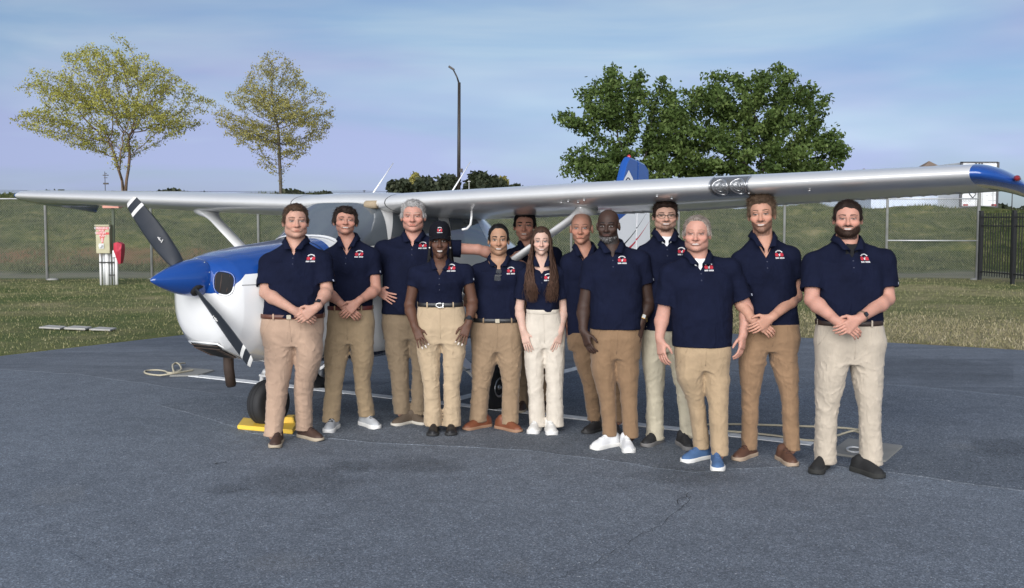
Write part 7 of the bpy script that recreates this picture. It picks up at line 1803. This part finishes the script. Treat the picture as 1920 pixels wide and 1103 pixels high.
      beard=dict(top=-.066, a=.62, c=(.075, .042, .026), rise=2.0),
      sh=((1376, 474), (1497, 466)), torso=[(617, 1404, 1497, .12, .11), (560, 1400, 1493, .12, .11), (510, 1390, 1492, .125, .12), (484, 1393, 1488, .10, .10)], rsh=.066, rslv=.070, slv=(.62, .58), neck=.062, vneck=0.129, copen=36, yaw=-6,
      armL=((1384, 560, -.05), (1411, 600, -.18), (1442, 620, -.22), claspU(1)), armR=((1493, 556, -.02), (1447, 595, -.20), (1416, 616, -.25), claspO(-1)), logo=(1456, 477),
      waist=606, waistx=(1402, 1497), hip=(635, 1385, 1500), crotch=655, legs=[[(678, 1410, 27), (745, 1407, 19.5), (842, 1405, 16.5)], [(678, 1470, 28), (745, 1481, 19), (844, 1485, 16.5)]], pants=KH12, toes=[(1377, 866, -42), (1490, 877, 8)], shoe=dict(m=shoem((.095, .045, .028), .6), s=mat('tan_sole2', (.33, .25, .18), .8), lace=mat('brown_lace2', (.05, .022, .014), .8), sole=.03)),
 dict(seed=113, label='big man with full dark beard, black undershirt, square watch and sand trousers', head=(1588, 374, 443, 52), hyaw=0, jaw=1.06, fat=.5, skin=(.49, .255, .19), hairc=(.018, .011, .009), hairt=.013, hside=.006, browa=.8, smile=1, squint=.004,
      beard=dict(top=-.058, a=.95, c=(.030, .017, .012), shell=.0035, rise=1.3),
      sh=((1510, 477), (1676, 471)), torso=[(603, 1532, 1651, .145, .13), (560, 1529, 1653, .15, .13), (515, 1524, 1655, .14, .13), (488, 1530, 1650, .11, .11)], rsh=.076, rslv=.082, armr=1.12, slv=(.74, .72), neck=.068, vneck=0.089, copen=30, tee=M_teeb,
      armL=((1522, 562, -.07), (1569, 602, -.24), (1604, 622, -.28), claspU(1)), armR=((1664, 560, -.03), (1612, 597, -.25), (1575, 622, -.30), claspO(-1)), logo=(1614, 484),
      waist=600, waistx=(1533, 1650), hip=(640, 1527, 1661), crotch=678, pd=(.145, .14), legs=[[(702, 1557, 31), (772, 1550, 23.5), (868, 1547, 22)], [(702, 1626, 32), (772, 1631, 23.5), (870, 1634, 23)]], pants=SAND, belt=M_leatherd, fold=1.1, toes=[(1527, 891, -30), (1656, 899, 24)], shoe=dict(m=shoem((.014, .014, .014), .8), s=mat('black_sole', (.02, .02, .018), .85), sole=.034, w=1.08)),
]
R = [person(P) for P in PEOPLE]
M_gwatch = mat('pale_watch_face', (.5, .52, .5), .25)
watch(R[0], 'R', M_watchb, M_watchg); watch(R[3], 'R', M_watchb, M_watchg); watch(R[8], 'R', M_gold, M_gwatch); watch(R[12], 'R', mat('tan_strap', (.20, .12, .08), .6), M_watchg, case=M_watchb)
glasses(R[9]); cap_hat(R[3])
locks(R[6], (.050, .026, .017), 760, R[6]['nb'][2] - .255, 5, .072, .021, rad_=.0043, out=.050)
locks(R[3], (.008, .0075, .008), 110, R[3]['nb'][2] - .09, 6, .072, .006, False)
# earrings, bracelets
for s in (-1, 1):
    c = R[3]['Hc'] + R[3]['Rh'] @ (nv((s * .084, -.006, -.045)) * R[3]['kk']); MB().lathe([(0, -.007), (.006, -.003), (.007, 0), (.006, .003), (0, .007)], Matrix.Translation(c), 10).build('earring', mat('pearl_%d' % s, (.75, .73, .68), .25), R[3]['root'], True)
# sunglasses hung on the collar
r = R[4]; c = r['proj'](r['nf'][0] - .004, r['nf'][2] - .095, .012)
sg = link('sunglasses', None, None, r['root'])
for dz in (0.0,):
    MB().box(c + Vector((-.006, 0, -.035)), (.050, .008, .042)).build('lens', M_watchg, sg, bevel=.003); MB().box(c + Vector((.004, .004, .020)), (.044, .008, .036)).build('lens', M_watchg, sg, bevel=.006); MB().box(c + Vector((0, -.002, -.010)), (.052, .006, .008)).build('bridge', M_watchb, sg)
